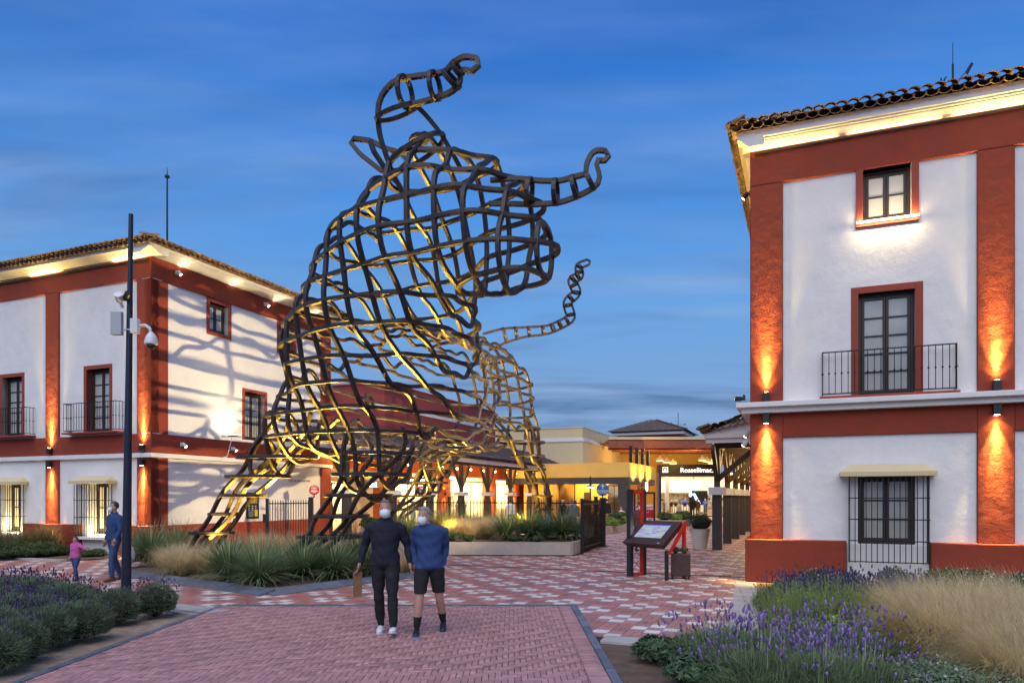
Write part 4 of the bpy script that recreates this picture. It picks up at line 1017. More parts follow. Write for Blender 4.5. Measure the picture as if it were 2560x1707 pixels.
    br = br.mesh('brace'); br.materials.append(TIMBER)
    for y in ys:
        for me in (cap, low, up, br):
            o = obj(me.name.split('.')[0], me, AR); o.location = (AX_P, y, 0)
    quick('beam', TIMBER, AR, (AX_P-.11, AX_P+.11, 6.0, YEND-.3, zb+.002, zb+.24), bev=.01)
    m = MB()
    y = 6.3
    while y < YEND-.3: m.extr([(AX_W+.02, 5.20), (AX_E-.1, ez-.08), (AX_E-.1, ez+.04), (AX_W+.02, 5.32)], y, y+.09, 'y'); y += 1.18
    m.build('rafter', TIMBER, AR, fix=True)
    m = MB(); m.extr([(AX_W+.02, 5.325), (AX_E-.08, ez+.045), (AX_E-.08, ez+.075), (AX_W+.02, 5.355)], 6.0, YEND, 'y'); m.build('roof_deck', M('pale_boards', (.5, .42, .3), .7, var=.15, vs=4), AR, fix=True)
    m = MB(); m.box(AX_E-.08, AX_E, 5.6, YEND+.05, ez-.16, ez+.10).box(AX_E-.09, AX_E+.04, 5.6, YEND+.05, ez+.02, ez+.101).box(-.2, AX_E-.081, 5.6, 5.68, ez-.16, ez+.10); m.build('fascia', WHITE2, AR)
    tile_slope(AR, 'roof_slope', (AX_E+.10, 5.45, ez+.12), (AX_E+.10, YEND+.1, ez+.12), (AX_W+.03, 9.3, 5.46), (AX_W+.03, YEND-3.5, 5.46), TILEG, pitch=.25, amp=.06)
    tile_slope(AR, 'roof_slope', (.1, 5.45, ez+.12), (AX_E+.10, 5.45, ez+.12), (AX_W+.03, 9.3, 5.46), (AX_W+.03, 9.3, 5.46), TILEG, pitch=.25, amp=.06)
    eave_tiles(AR, (AX_E+.10, 5.45, ez+.10), (AX_E+.10, 30, ez+.10), (-3.5, 0, 1.4), kind='grey', pitch=.25)
    # bare bulbs under the roof
    for k, y in enumerate([9.2+1.775*j for j in range(14)]):
        t = thing('festoon_bulb', 'bare glowing bulb under the arcade roof, %s from left' % ['first','second','third','fourth','fifth','sixth','seventh','eighth','ninth','tenth','eleventh','twelfth','thirteenth','fourteenth'][k], 'bulb', at_l(.55, y, 3.45), TH, 'bare bulbs under the arcade roof')
        MB().tube([(0, 0, .05), (0, 0, .45)], .008, 6).build('cord', IRON, t); MB().ball((0, 0, 0), .055, 10, 6).build('bulb', glow('bulb_glass', (1, .74, .36), 26), t)
        if k % 2 == 0: point('bulb_light', t, (0, 0, -.09), 55, (1, .66, .28), .05)
arcade()
# ================================================================ blocks beyond
def far_blocks():
    # dark red block above the arcade; corner at photo column 961
    D = (18.68-(-2.6))/.925; Yc = F*D/(2012-961); X = (961-1280)/F*Yc; y0 = (X-CL.x)*UX+(Yc-CL.y)*UY; zt = CH+285*Yc/F; Ye = F*D/(2012-1237); y1 = ((1237-1280)/F*Ye-CL.x)*UX+(Ye-CL.y)*UY
    t = thing('red_block', 'plain dark red block with white bands rising behind the arcade roof', 'building', CL, TH)
    quick('wall', DKRED, t, (-16, -2.6, y0, y1, 3.65, zt))
    quick('white_band', WHITEM, t, (-16, -2.52, y0-.08, y1+.02, zt-1.35, zt-1.12))
    quick('coping', DKRED, t, (-16.02, -2.55, y0-.05, y1+.05, zt+.002, zt+.08)); quick('recess_wall', DKRED, t, (-16, -2.56, y0-.04, y1+.01, 3.66, zt-1.36))
    # ochre shops beyond the arcade end
    t = thing('ochre_shops', 'yellow flat-roofed shops with grey beam beyond the end of the arcade', 'building', (7.87, 48.0, 0), TH)
    zb, zt = 3.2, 4.2
    quick('parapet', YELLOW, t, (-9, 0, 0, .25, zb, zt), (-.25, 0, .25, 9.2, zb, zt)); quick('flat_roof', CREAM, t, (-9, -.26, .26, 9.2, zt-.3, zt-.2))
    quick('beam', GREYPOST, t, (-9, -.02, .03, .33, zb-.45, zb-.002), (-.33, -.03, .331, 9.2, zb-.45, zb-.003))
    quick('corner_post', GREYPOST, t, (-.75, -.05, .06, .7, 0, zb-.46)); quick('back_post', GREYPOST, t, (-.6, -.08, 5.4, 5.9, 0, zb-.46))
    quick('inner_wall', YELLOW, t, (-9, -2.6, 3.6, 3.8, 0, zb), (-2.6, -2.4, 3.6, 9.2, 0, zb))
    quick('soffit', YELLOW, t, (-9, -.35, .35, 3.6, zb-.05, zb-.01))
    sub = bpy.data.objects.new('tmp', None); COL.objects.link(sub); shop_front(sub, -8.6, -4.9, 2.9, mull=3, power=1500, y=3.58)
    for ch in list(sub.children): ch.parent = t
    bpy.data.objects.remove(sub)
    for x in (-4.2, -3.2): 
        quick('doorway', WOODF, t, (x, x+.5, 3.55, 3.59, 0, 2.2)) if x < -4 else None
        point('soffit_lamp', t, (x, 1.9, zb-.2), 170, (1, .68, .22), .1)
    point('soffit_lamp', t, (-1.4, 3.2, zb-.2), 170, (1, .68, .22), .1); point('soffit_lamp', t, (-7.0, 1.9, zb-.2), 150, (1, .70, .25), .1)
    for k, yy in enumerate((1.4, 3.3, 5.2, 7.1)): quick('roof_post', IRON, t, (-.30, -.08, yy, yy+.22, zt, zt+1.2))
    sub = bpy.data.objects.new('tmp', None); COL.objects.link(sub); shop_front(sub, 3.7, 9.0, 2.75, mull=3, power=1200, y=0, depth=2.2)
    R = Matrix.Translation((-2.38, 0, 0)) @ Matrix.Rotation(math.pi/2, 4, 'Z')
    for ch in list(sub.children): ml = ch.matrix_basis.copy(); ch.parent = t; ch.matrix_basis = R @ Matrix.Translation((0, 0, 0)) @ ml
    bpy.data.objects.remove(sub)
    # uplights on the parapet
    for yy in (1.5, 4.0, 6.5): spot('parapet_light', t, (.5, yy, 2.9), (-.05, yy, 4.0), 420, 140, (1, .66, .14), 1.0)
    # cream block behind, its corner at column 1457
    Y = 56.0; X = (1456.6-1280)/F*Y; zt = CH+173*Y/F
    t = thing('cream_block', 'cream flat-roofed block with a white band behind the yellow shops', 'building', (X, Y, 0), TH)
    quick('wall', CREAM, t, (-14, 0, 0, 13, 0, zt)); quick('white_band', WHITEM, t, (-14, .07, -.07, 13, zt-1.05, zt-.78)); quick('coping', CREAM, t, (-14.02, .04, -.04, 13.1, zt+.002, zt+.08))
    # red tower with a tiled hip roof far behind
    Y = 84.0; X = (1545-1280)/F*Y
    t = thing('red_tower', 'far red tower with a grey tiled hip roof above the yellow shops', 'building', (X, Y, 0), TH)
    ze = CH+(H0-1082)*Y/F
    quick('wall', DKRED, t, (0, 7.2, 0, 7, 0, ze-.35)); quick('white_eave', WHITEM, t, (-.5, 7.7, -.5, 7.5, ze-.348, ze))
    hip_roof(t, -.9, 8.1, -.9, 7.9, ze+.02, 21, kind='grey', mat=TILEG, eaves=(), pitch=.34)
    quick('shutter', M('grey_shutter', (.3, .2, .2), .6), t, (3.0, 4.3, -.04, -.005, ze-1.6, ze-.6))
    v = thing('weather_vane', 'thin black weather vane above the far red tower', 'weather vane', (X+7.1, Y, 9.2), 0)
    weather_vane(v, 1.0)
def weather_vane(v, s):
    MB().tube([(0, 0, 0), (0, 0, 2.6*s)], .035*s, 8).build('mast', IRON, v)
    MB().tube([(-.75*s, 0, 1.2*s), (.75*s, 0, 1.2*s)], .02*s, 6).tube([(0, -.4*s, 1.05*s), (0, .4*s, 1.05*s)], .02*s, 6).build('cross_arm', IRON, v)
    m = MB(); pr = [(-.75, 1.0), (-.6, 1.2), (-.8, 1.45), (-.95, 1.25)]; m.extr([(a*s, b*s) for a, b in pr], -.01, .01, 'y'); m.extr([(a*s, b*s) for a, b in [(.7, 1.1), (1.0, 1.2), (.7, 1.3)]], -.01, .01, 'y'); m.build('arrow', IRON, v)
far_blocks()
def far_store():
    # shop with the black fascia closing the view, front at 68 m
    Y = 67.9; X0 = (1648-1280)/F*Y; W_ = (1900-1648)/F*Y
    t = thing('phone_shop', 'bright white shop with black fascia closing the passage', 'shop', (X0, Y, 0), math.radians(-3))
    zs0, zs1 = CH+(H0-1189)*Y/F, CH+(H0-1161)*Y/F
    quick('fascia', M('black_fascia', (.012, .012, .013), .4, var=.05), t, (0, 5.4, -.15, .15, zs0, zs1), (0, .12, -.15, .15, 0, zs0))
    lit = glow('lit_white_letters', (1, 1, .97), 1.5)
    o = ltext(t, 'sign_lettering', 'Rossellimac.', .72, lit, ((1740-1648)/F*Y, -.19, (zs0+zs1)/2-.02), bold=.006, spacing=1.0); xs = [q.co.x for q in o.data.vertices]; o.scale = [80/F*Y/(max(xs)-min(xs))]*3
    # small framed emblem: a bitten apple in a square
    q = MB(); c = ((1662.5-1648)/F*Y, (zs0+zs1)/2+.03); h = .25
    q.box(c[0]-h, c[0]+h, -.17, -.155, c[1]+h-.04, c[1]+h).box(c[0]-h, c[0]+h, -.17, -.155, c[1]-h, c[1]-h+.10).box(c[0]-h, c[0]-h+.04, -.17, -.155, c[1]-h, c[1]+h).box(c[0]+h-.04, c[0]+h, -.17, -.155, c[1]-h, c[1]+h)
    ap = [(.0, -.13), (.06, -.15), (.11, -.08), (.09, -.02), (.06, .02), (.10, .07), (.05, .09), (.0, .07), (-.06, .09), (-.12, .03), (-.11, -.06), (-.06, -.15)]
    q.extr([(c[0]+a, c[1]+b) for a, b in ap], -.17, -.158, 'y'); q.extr([(c[0]+a, c[1]+b) for a, b in ((0, .10), (.05, .13), (.06, .18), (.01, .15))], -.17, -.158, 'y'); q.build('emblem', lit, t, fix=True)
    wall = M('white_shop_interior', (.78, .74, .66), .5, var=.03)
    sub = bpy.data.objects.new('tmp', None); COL.objects.link(sub)
    shop_front(sub, .14, 9.5, zs0, floor=.02, depth=6.0, mull=3, power=420, wall=wall, col=(1, .90, .74))
    for ch in list(sub.children): ch.parent = t
    bpy.data.objects.remove(sub)
    quick('counter', WHITEM, t, (1.9, 4.9, 3.4, 4.1, .02, 1.05)); quick('cupboard', wall, t, (.4, 5.0, 5.0, 5.5, 2.3, 3.6)); quick('column', WHITEM, t, (.95, 1.3, 2.2, 2.6, .02, zs0))
    quick('screen_wall', M('black_screen', (.01, .01, .012), .2), t, (3.75, 5.6, 4.7, 4.9, 1.0, 2.5))
    m = MB().extr([(4.0, 2.2), (4.3, 2.25), (4.9, 1.2), (4.6, 1.15)], 4.66, 4.69, 'y'); m.build('screen_picture', glow('blue_screen', (.35, .6, .95), 1.6), t)
    for k, x in enumerate((1.3, 1.75, 2.6, 3.1, 3.9)):
        m = MB()
        for dx in (-.16, .16): m.tube([(x+dx*.7, .9, .95), (x+dx, 1.1, .02)], .018, 6).tube([(x+dx*.7, .9, .95), (x+dx, .7, .02)], .018, 6)
        m.box(x-.15, x+.15, .75, 1.05, .94, .99).box(x-.15, x+.15, 1.0, 1.04, .99, 1.3); m.build('bar_stool', WOODF, t)
    # side walls of the passage roofed by a timber pergola
    c = thing('timber_canopy', 'red-brown timber canopy with cross beams over the passage', 'canopy', (0, 0, 0))
    WR = M('red_brown_timber', (.30, .085, .035), .55, var=.25, vs=3, bump=.002, bs=20)
    a0 = P(1515, 1112, 52); a1 = P(1800, 1104, 48.0)
    zt_, zb_ = 6.28, 5.72
    for k in range(5):
        yy = 56+k*2.8; x0 = .132*yy+.2; x1 = .40*yy
        quick('cross_beam', WR, c, (x0, x1, yy, yy+.25, zb_+.20*(k > 0), zt_-.05*(k > 0)))
    quick('canopy_deck', WR, c, (7.6, 24, 56.26, 68.3, zt_+.002, zt_+.08)); quick('roof_edge', CREAM, c, (7.6, 24, 55.95, 68.4, zt_+.082, zt_+.30))
    quick('back_wall', YELLOW, c, (9.0, 13.95, 68.35, 68.6, 0, zt_)); quick('back_wall', YELLOW, c, (13.96, 28, 68.35, 68.6, zs1+.005, zt_))
    for x in (11.5, 16.0): point('canopy_fill', c, (x, 62.0, 5.3), 300, (1, .66, .22), .15)  # added bare point lights warming the canopy underside and back wall; no fixture here
    for k, (px, py) in enumerate(((1649.5, 1147), (1666.6, 1151), (1682.7, 1155), (1755.5, 1146), (1767.6, 1149.4), (1778.8, 1154))):
        Y2 = 57.5+2.6*(k % 3); p = P(px, py, Y2)
        d = thing('pendant_lamp', '%s dome pendant lamp of the %s three under the timber canopy' % (('nearest', 'middle', 'farthest')[k % 3], 'left' if k < 3 else 'right'), 'lamp', p, 0, 'dome pendants under the canopy')
        MB().lathe([(.33, -.16), (.31, -.04), (.20, .08), (.06, .15), (.05, .28)], 18).build('shade', M('pale_shade', (.7, .55, .3), .5, var=0, emit=(1, .65, .2), es=.35), d, smooth=True)
        MB().tube([(0, 0, .28), (0, 0, max(.4, zb_-p.z+.1))], .012, 6).build('cord', IRON, d); MB().lathe([(.29, -.165), (.29, -.155)], 18).build('bulb', glow('pendant_glow', (1, .75, .4), 5), d); spot('pendant_light', d, (0, 0, -.2), (0, 0, -2), 160, 130, SOFT, .8)
far_store()
# ================================================================ fence, gates, signs
PICK = {}
def picket(h, r=.014):
    if h not in PICK:
        me = MB().tube([(0, 0, 0), (0, 0, h-.05), (0, 0, h)], [r, r, .002], 6).mesh('picket'); me.materials.append(IRON); PICK[h] = me
    return PICK[h]
def fence_run(t, a, b, h, sp, zr, post_every=None, z0=.0):
    a, b = Vector(a), Vector(b); d = b-a; n = int(d.length/sp); ang = math.atan2(d.y, d.x)
    for k in range(n+1):
        o = obj('picket', picket(h-z0), t); p = a+d*(k/n); o.location = (p.x, p.y, z0)
    m = MB()
    for z in zr: m.bar([Vector((a.x, a.y, z)), Vector((b.x, b.y, z))], .03, .045, False)
    m.build('rail', IRON, t)
def post(t, p, w, h, name='post'):
    m = MB().box(p[0]-w/2, p[0]+w/2, p[1]-w/2, p[1]+w/2, p[2] if len(p) > 2 else 0, h).box(p[0]-w/2-.012, p[0]+w/2+.012, p[1]-w/2-.012, p[1]+w/2+.012, h+.001, h+.03); return m.build(name, IRON, t)
def disc_sign(loc, rz, r, mat, arrow, l1, l2, label):
    t = thing('round_sign', label, 'sign', loc, rz); W_ = M('sign_white', (.82, .82, .82), .4, var=0)
    MB().tube([(0, .012, -r-.10), (0, .012, -r*.6)], .022, 8).build('stem', IRON, t)
    m = MB(); n = 40; m.extr([(r*math.cos(2*math.pi*k/n), r*math.sin(2*math.pi*k/n)) for k in range(n)], 0, .014, 'y'); m.build('disc', mat, t, fix=True)
    m = MB(); y0, y1 = -.008, -.001
    if arrow: m.extr([(a*r, b*r) for a, b in ((-.10, .12), (.10, .12), (.10, .62), (.26, .48), (.36, .58), (0, .92), (-.36, .58), (-.26, .48), (-.10, .62))], y0, y1, 'y')
    else:
        ring = [(.50*math.cos(2*math.pi*k/32), .50*math.sin(2*math.pi*k/32)) for k in range(32)]
        for k in range(32):
            (a, b), (c, d) = ring[k], ring[(k+1) % 32]; m.extr([(a*r, (b+.40)*r), (c*r, (d+.40)*r), (c*.88*r, (d*.88+.40)*r), (a*.88*r, (b*.88+.40)*r)], y0, y1, 'y')
        m.box(-.26*r, .26*r, y0, y1, .27*r, .53*r)
    m.build('symbol', W_, t, fix=True)
    ltext(t, 'lettering', l1, r*.40, W_, (0, -.004, -.22*r if not arrow else -.20*r), bold=.004, ext=.003); ltext(t, 'lettering', l2, r*.26, W_, (0, -.004, -.52*r if not arrow else -.50*r), bold=.002, ext=.003)
    return t
SIGNR = M('sign_red', (.55, .012, .02), .35, var=.03); SIGNB = M('sign_blue', (.035, .24, .50), .35, var=.03)
def fences():
    A, B = Vector((-5.5, 31.2, 0)), Vector((3.2, 27.2, 0))
    t = thing('picket_fence', 'long black picket fence behind the raised planter', 'fence', (0, 0, 0))
    fence_run(t, A, B, 1.77, .158, (.16, 1.62)); 
    for f in (0.0, .33, .66, 1.0): p = A.lerp(B, f); post(t, (p.x, p.y), .13, 1.84)
    # open gate leaf beside the planter, hinged on the post with the blue sign
    t = thing('gate', 'open black gate leaf standing beside the raised planter', 'gate', (0, 0, 0))
    a, b = Vector((2.30, 23.25, 0)), Vector((3.30, 26.2, 0))
    fence_run(t, a, b, 1.78, .125, (.20, 1.62), z0=.06); post(t, (2.28, 23.2), .09, 1.78, 'stile')
    m = MB(); m.bar([a+Vector((0, 0, .2)), b+Vector((0, 0, 1.6))], .012, .03, False); m.build('brace', IRON, t)
    g = thing('gate_post', 'thick black gate post carrying the blue entrance sign', 'post', (3.36, 26.4, 0)); post(g, (0, 0), .20, 1.80, 'shaft'); quick('foot', IRON, g, (-.16, .16, -.16, .16, 0, .03))
    disc_sign((3.35, 26.30, 2.12), math.radians(4), .235, SIGNB, True, 'ENTRADA', 'ENTRANCE', 'round blue sign with white arrow reading ENTRADA ENTRANCE')
    # gate by the left building
    t = thing('gate', 'closed black gate leaf before the white wall, left of the red exit sign', 'gate', (0, 0, 0))
    a = P(668, 1300, 25.2); b = P(771, 1300, 26.6); a.z = b.z = 0
    fence_run(t, a, b, 1.76, .107, (.20, 1.62), z0=.06); post(t, (a.x, a.y), .09, 1.76, 'stile'); quick('lock_box', IRON, t, (a.x-.14, a.x+.02, a.y-.05, a.y+.05, .95, 1.25))
    g = thing('gate_post', 'thick black gate post under the red exit sign', 'post', (b.x+.10, b.y, 0)); post(g, (0, 0), .15, 1.82, 'shaft'); quick('foot', IRON, g, (-.13, .13, -.13, .13, 0, .03))
    disc_sign(Vector((b.x+.22, b.y-.02, 2.11)), math.radians(14), .185, SIGNR, False, 'SALIDA', 'EXIT', 'round red sign reading SALIDA EXIT beside the white wall')
    p = P(1055, 1225, 29.0); g = thing('gate_post', 'dark gate post under the red exit sign among the hind legs', 'post', (p.x, p.y, 0)); post(g, (0, 0), .15, 1.80, 'shaft'); quick('foot', IRON, g, (-.13, .13, -.13, .13, 0, .03))
    disc_sign(p+Vector((0, -.1, 0)), 0, .19, SIGNR, False, 'SALIDA', 'EXIT', 'round red sign reading SALIDA EXIT between the bull\'s hind legs and the shops')
    # street name of tiles, notice board, blue plate on the side wall of the left building
    n = thing('street_name', 'row of dark letter tiles spelling a street name on the white wall', 'sign', at_l(-.056, 7.0, 2.5), TH+math.pi/2)
    ltl = M('letter_tile', (.70, .68, .60), .4, var=.05); lte = M('letter_ink', (.03, .05, .035), .5, var=0)
    x = -.64
    for wd in ('PLAZA', 'DE', 'LOS', 'JUBRIQUES'):
        for chr_ in wd:
            o = quick('letter_tile', ltl, n, (x, x+.058, -.012, -.002, -.045, .045)); ltext(n, 'letter', chr_, .085, lte, (x+.029, -.014, 0), ext=.001, bold=.003); x += .062
        x += .06
    b = thing('notice_board', 'black notice board with white lines and a yellow square on the white wall', 'board', at_l(-.056, 4.42, 1.06), TH+math.pi/2)
    quick('panel', M('board_black', (.012, .012, .012), .4, var=.05), b, (-.31, .31, -.03, -.002, 0, .95)); q = MB()
    for r in range(3):
        for k in range(3): q.box(-.24+k*.17, -.16+k*.17, -.034, -.031, .44-.07*r, .48-.07*r)
    for r in range(6): q.box(-.24, .0+.02*(r % 3), -.034, -.031, .08+.035*r, .09+.035*r)
    q.build('print', M('print_white', (.7, .7, .68), .5, var=0), b); quick('yellow_label', M('label_yellow', (.75, .55, .03), .5, var=0), b, (.08, .24, -.035, -.031, .08, .32)); quick('gold_picture', M('label_gold', (.35, .25, .06), .4, var=.6, vs=14), b, (-.22, .22, -.034, -.031, .56, .86))
fences()
# ================================================================ lamp post with cameras
def lamp_post():
    p = G(315, 1490); t = thing('camera_post', 'tall dark blue post carrying security cameras at the left', 'post', p)
    NAVY = M('navy_paint', (.016, .020, .040), .4, var=.1, vs=4, metal=.2)
    ln = .093; H = 7.12
    MB().tube([(0, 0, 0), (ln*.3, 0, H*.3), (ln, 0, H)], [.088, .072, .040], 18).build('mast', NAVY, t, smooth=False); MB().lathe([(.17, 0), (.17, .02), (.10, .03), (.095, .12)], 18).build('base_plate', NAVY, t)
    G_ = M('grey_enamel', (.42, .44, .46), .4, var=.04)
    z0 = 1.85+(1242-842)*13.3/1780; z1 = 1.85+(1242-785)*13.3/1780
    quick('control_box', G_, t, (-.20, .0, -.17, -.075, z0, z1), bev=.008)
    quick('bracket_box', WHITEM, t, (.10, .24, -.06, .06, z0+.06, z0+.33), bev=.008)
    MB().tube([(.24, 0, z0+.20), (.36, 0, z0+.21), (.44, 0, z0+.16), (.47, 0, z0+.04)], .03, 12).build('arm', WHITEM, t, smooth=True)
    c = (.47, 0, z0-.12); m = MB().lathe([(.085, -.03), (.118, -.02), (.118, .02), (.105, .09), (.07, .16), (.035, .20)], 24, c); dm = m.build('dome_camera', WHITEM, t, smooth=False)
    MB().lathe([(.0, -.115), (.045, -.105), (.075, -.07), (.083, -.03)], 20, c).build('dome_glass', M('camera_glass', (.01, .01, .012), .08, var=0, spec=1), dm, smooth=True)
    m = MB().tube([(-.06, -.10, z1+.22), (-.03, -.22, z1+.30)], [.065, .07], 16).tube([(-.045, -.04, z1+.10), (-.05, -.10, z1+.20)], .03, 10); m.build('bullet_camera', WHITEM, t)
    MB().tube([(.14, -.20, z1+.33), (.03, -.09, z1+.25)], [.05, .05], 14).build('bullet_camera', M('camera_black', (.02, .02, .02), .4, var=0), t)
    MB().lathe([(.075, -.01), (.075, .01)], 16, (.05, 0, z0+.12)).build('strap', WHITEM, t)
lamp_post()
def masts():
    t = thing('antenna_mast', 'thin antenna mast on the roof of the left building', 'antenna', P(418, 612, 26.5)+Vector((0, 0, -.8)))
    H = CH+(H0-419)*26.5/F-t.location.z
    MB().tube([(0, 0, 0), (0, 0, H*.85), (0, 0, H)], [.04, .03, .008], 8).build('mast', IRON, t); MB().lathe([(.03, -.08), (.09, -.04), (.09, .02), (.03, .06)], 12, (0, 0, H*.91)).build('receiver', IRON, t)
    p = P(2382, 232, 20.0); v = thing('weather_vane', 'weather vane with bull and arrow on the roof of the right building', 'weather vane', p-Vector((0, 0, .55)))
    MB().tube([(0, 0, 0), (0, 0, 1.35), (0, 0, 1.36), (0, 0, 1.95)], [.028, .028, .012, .008], 8).build('mast', IRON, v)
    MB().tube([(-.28, 0, .35), (.45, 0, 1.25)], .012, 6).build('arm', IRON, v)
    m = MB().extr([(.36, 1.08), (.42, 1.06), (.58, 1.36), (.52, 1.40), (.40, 1.22)], -.008, .008, 'y'); m.build('arrow', IRON, v, fix=True)
    m = MB().extr([(-.40, .35), (-.28, .35), (-.22, .52), (-.26, .62), (-.20, .72), (-.27, .78), (-.16, 1.02), (-.20, 1.0), (-.29, .86), (-.33, .98), (-.35, .96), (-.33, .80), (-.38, .62)], -.008, .008, 'y'); m.build('bull_figure', IRON, v, fix=True)
masts()
# ================================================================ kiosk, planter box, potted bush
REDP = M('red_paint', (.55, .025, .012), .45, var=.08, vs=8); KDARK = M('kiosk_dark', (.022, .024, .030), .5, var=.15, vs=8); KBROWN = M('kiosk_brown', (.065, .032, .024), .5, var=.25, vs=9, bump=.001, bs=40)
def screen_mat():
    m = bpy.data.materials.new('screen_picture'); m.use_nodes = True; nt = m.node_tree; N = nt.nodes; L = nt.links; b = N['Principled BSDF']
    tc = N.new('ShaderNodeTexCoord'); mp = N.new('ShaderNodeMapping'); mp.inputs['Scale'].default_value = (1.2, 5.0, 1); mp.inputs['Rotation'].default_value = (0, 0, .7); L.new(tc.outputs['Object'], mp.inputs[0])
    n = N.new('ShaderNodeTexNoise'); n.inputs['Scale'].default_value = 3.5; n.inputs['Detail'].default_value = 6; n.inputs['Distortion'].default_value = 1.0; L.new(mp.outputs[0], n.inputs['Vector'])
    r = N.new('ShaderNodeValToRGB'); cr = r.color_ramp; cr.elements[0].position = .30; cr.elements[0].color = (.35, .12, .75, 1); cr.elements[1].position = .72; cr.elements[1].color = (.80, .75, .30, 1)
    for p, c in ((.40, (.75, .30, .85, 1)), (.48, (.45, .75, .95, 1)), (.55, (.85, .80, .95, 1)), (.62, (.45, .85, .65, 1))): e = cr.elements.new(p); e.color = c
    L.new(n.outputs['Fac'], r.inputs[0]); L.new(r.outputs[0], b.inputs['Emission Color']); b.inputs['Emission Strength'].default_value = .5; b.inputs['Base Color'].default_value = (.02, .02, .02, 1); b.inputs['Roughness'].default_value = .15
    return m
def kiosk():
    A = Vector((2.76, 16.65, 0)); W_ = Vector((.62, -.785, 0)).normalized(); rz = math.atan2(W_.y, W_.x)
    t = thing('information_kiosk', 'dark information kiosk with a sloping lit screen and red edges', 'kiosk', A, rz)
    # local x: along the screen, local y: to its back
    w, d = 1.10, .46
    quick('leg', KDARK, t, (-.06, .06, -.05, .05, 0, 2.03)); quick('leg', KDARK, t, (-.055, .055, d-.05, d+.05, 0, 2.03))
    quick('red_inner_face', REDP, t, (-.05, .05, .051, .062, .02, 1.98), (-.05, .05, d-.062, d-.051, .02, 1.98), (-.05, .05, .063, d-.063, .02, .075), (-.05, .05, .063, d-.063, 1.93, 2.02))
    c = MB()
    for z0, z1 in ((.12, .42), (.42, .72)): c.tube([(0, .07, z0), (0, d-.07, z1)], .005, 5).tube([(0, .07, z1), (0, d-.07, z0)], .005, 5)
    c.build('cross_cable', IRON, t)
    quick('leg', KDARK, t, (w-.05, w+.0, -.03, .05, 0, .66)); quick('leg', REDP, t, (w-.05, w+.0, d+.12, d+.20, 0, 1.26))
    m = MB(); m.extr([(.0, .58), (.06, .58), (d+.20, 1.22), (d+.20, 1.30), (d+.12, 1.30)], w+.001, w+.045, 'x'); m.build('red_side_bar', REDP, t, fix=True)
    # sloping case
    lo, hi = Vector((0, -.16, .79)), Vector((0, d+.06, 1.30)); s = (hi-lo); L_ = s.length; s.normalize(); nrm = Vector((0, -s.z, s.y))
    def q(u, v, o): p = lo+s*v+nrm*o; return (u, p.y, p.z)
    m = MB(); e = .10
    front = [q(-.10, 0, 0), q(w+.0, 0, 0), q(w+.0, L_, 0), q(-.10, L_, 0)]; back = [q(-.04, .05, -.16), q(w-.06, .05, -.16), q(w-.06, L_-.02, -.16), q(-.04, L_-.02, -.16)]
    m.add(front+back, [(0, 1, 2, 3), (7, 6, 5, 4), (0, 4, 5, 1), (1, 5, 6, 2), (2, 6, 7, 3), (3, 7, 4, 0)]); case = m.build('screen_case', KBROWN, t, bev=.006, fix=True)
    me = MB().add([(-.40, -.235, 0), (.40, -.235, 0), (.40, .235, 0), (-.40, .235, 0)], [(0, 1, 2, 3)]).mesh('screen'); me.materials.append(screen_mat())
    o = obj('screen', me, t); c0 = Vector(q((w-.10)/2, L_*.54, .006)); o.matrix_local = Matrix.Translation(c0) @ Matrix((Vector((1, 0, 0)), s, nrm)).transposed().to_4x4()
    me = MB().add([(-.40, .20, .002), (.40, .20, .002), (.40, .235, .002), (-.40, .235, .002)], [(0, 1, 2, 3)]).mesh('menu_bar'); me.materials.append(M('menu_bar', (.02, .04, .2), .3, var=0, emit=(.08, .15, .6), es=.5)); o2 = obj('menu_bar', me, o)
    me = MB().box(-.03, .03, -.012, .012, 0, .003).mesh('badge'); me.materials.append(M('badge', (.5, .7, .85), .3, var=0)); o = obj('badge', me, t); o.matrix_local = Matrix.Translation(Vector(q(w-.16, .06, .003))) @ Matrix((Vector((1, 0, 0)), s, nrm)).transposed().to_4x4()
    l = area('screen_light', t, q((w-.1)/2, L_*.54, .03), q((w-.1)/2, L_*.54, 1.0), 3, .8, .45, (.8, .75, 1))
    b = thing('planter_box', 'brown square planter box on feet with small plants beside the kiosk', 'planter', (3.84, 16.22, 0), TH*.55)
    m = MB(); m.box(-.215, .215, -.19, .19, .07, .56).build('box', KBROWN, b, bev=.008); q_ = MB()
    for x in (-.18, .18):
        for y in (-.15, .15): q_.box(x-.015, x+.015, y-.015, y+.015, 0, .068)
    q_.build('foot', IRON, b); quick('rim', IRON, b, (-.222, .222, -.197, .197, .062, .085)); quick('soil', SOIL, b, (-.20, .20, -.175, .175, .561, .566))
    return b
PBOX = kiosk()
def potted():
    p = P(1750, 1371, 25.5); p.z = 0
    t = thing('potted_bush', 'clipped dark bush in a tapered white pot by the first pillar', 'potted plant', p); t.scale = (1.12,)*3
    MB().lathe([(.20, 0), (.21, .01), (.315, .62), (.325, .64), (.30, .645), (.28, .60), (.0, .60)], 32, cap=False).build('pot', M('pale_pot', (.62, .58, .53), .55, var=.05), t, smooth=False)
    return t
POT = potted()
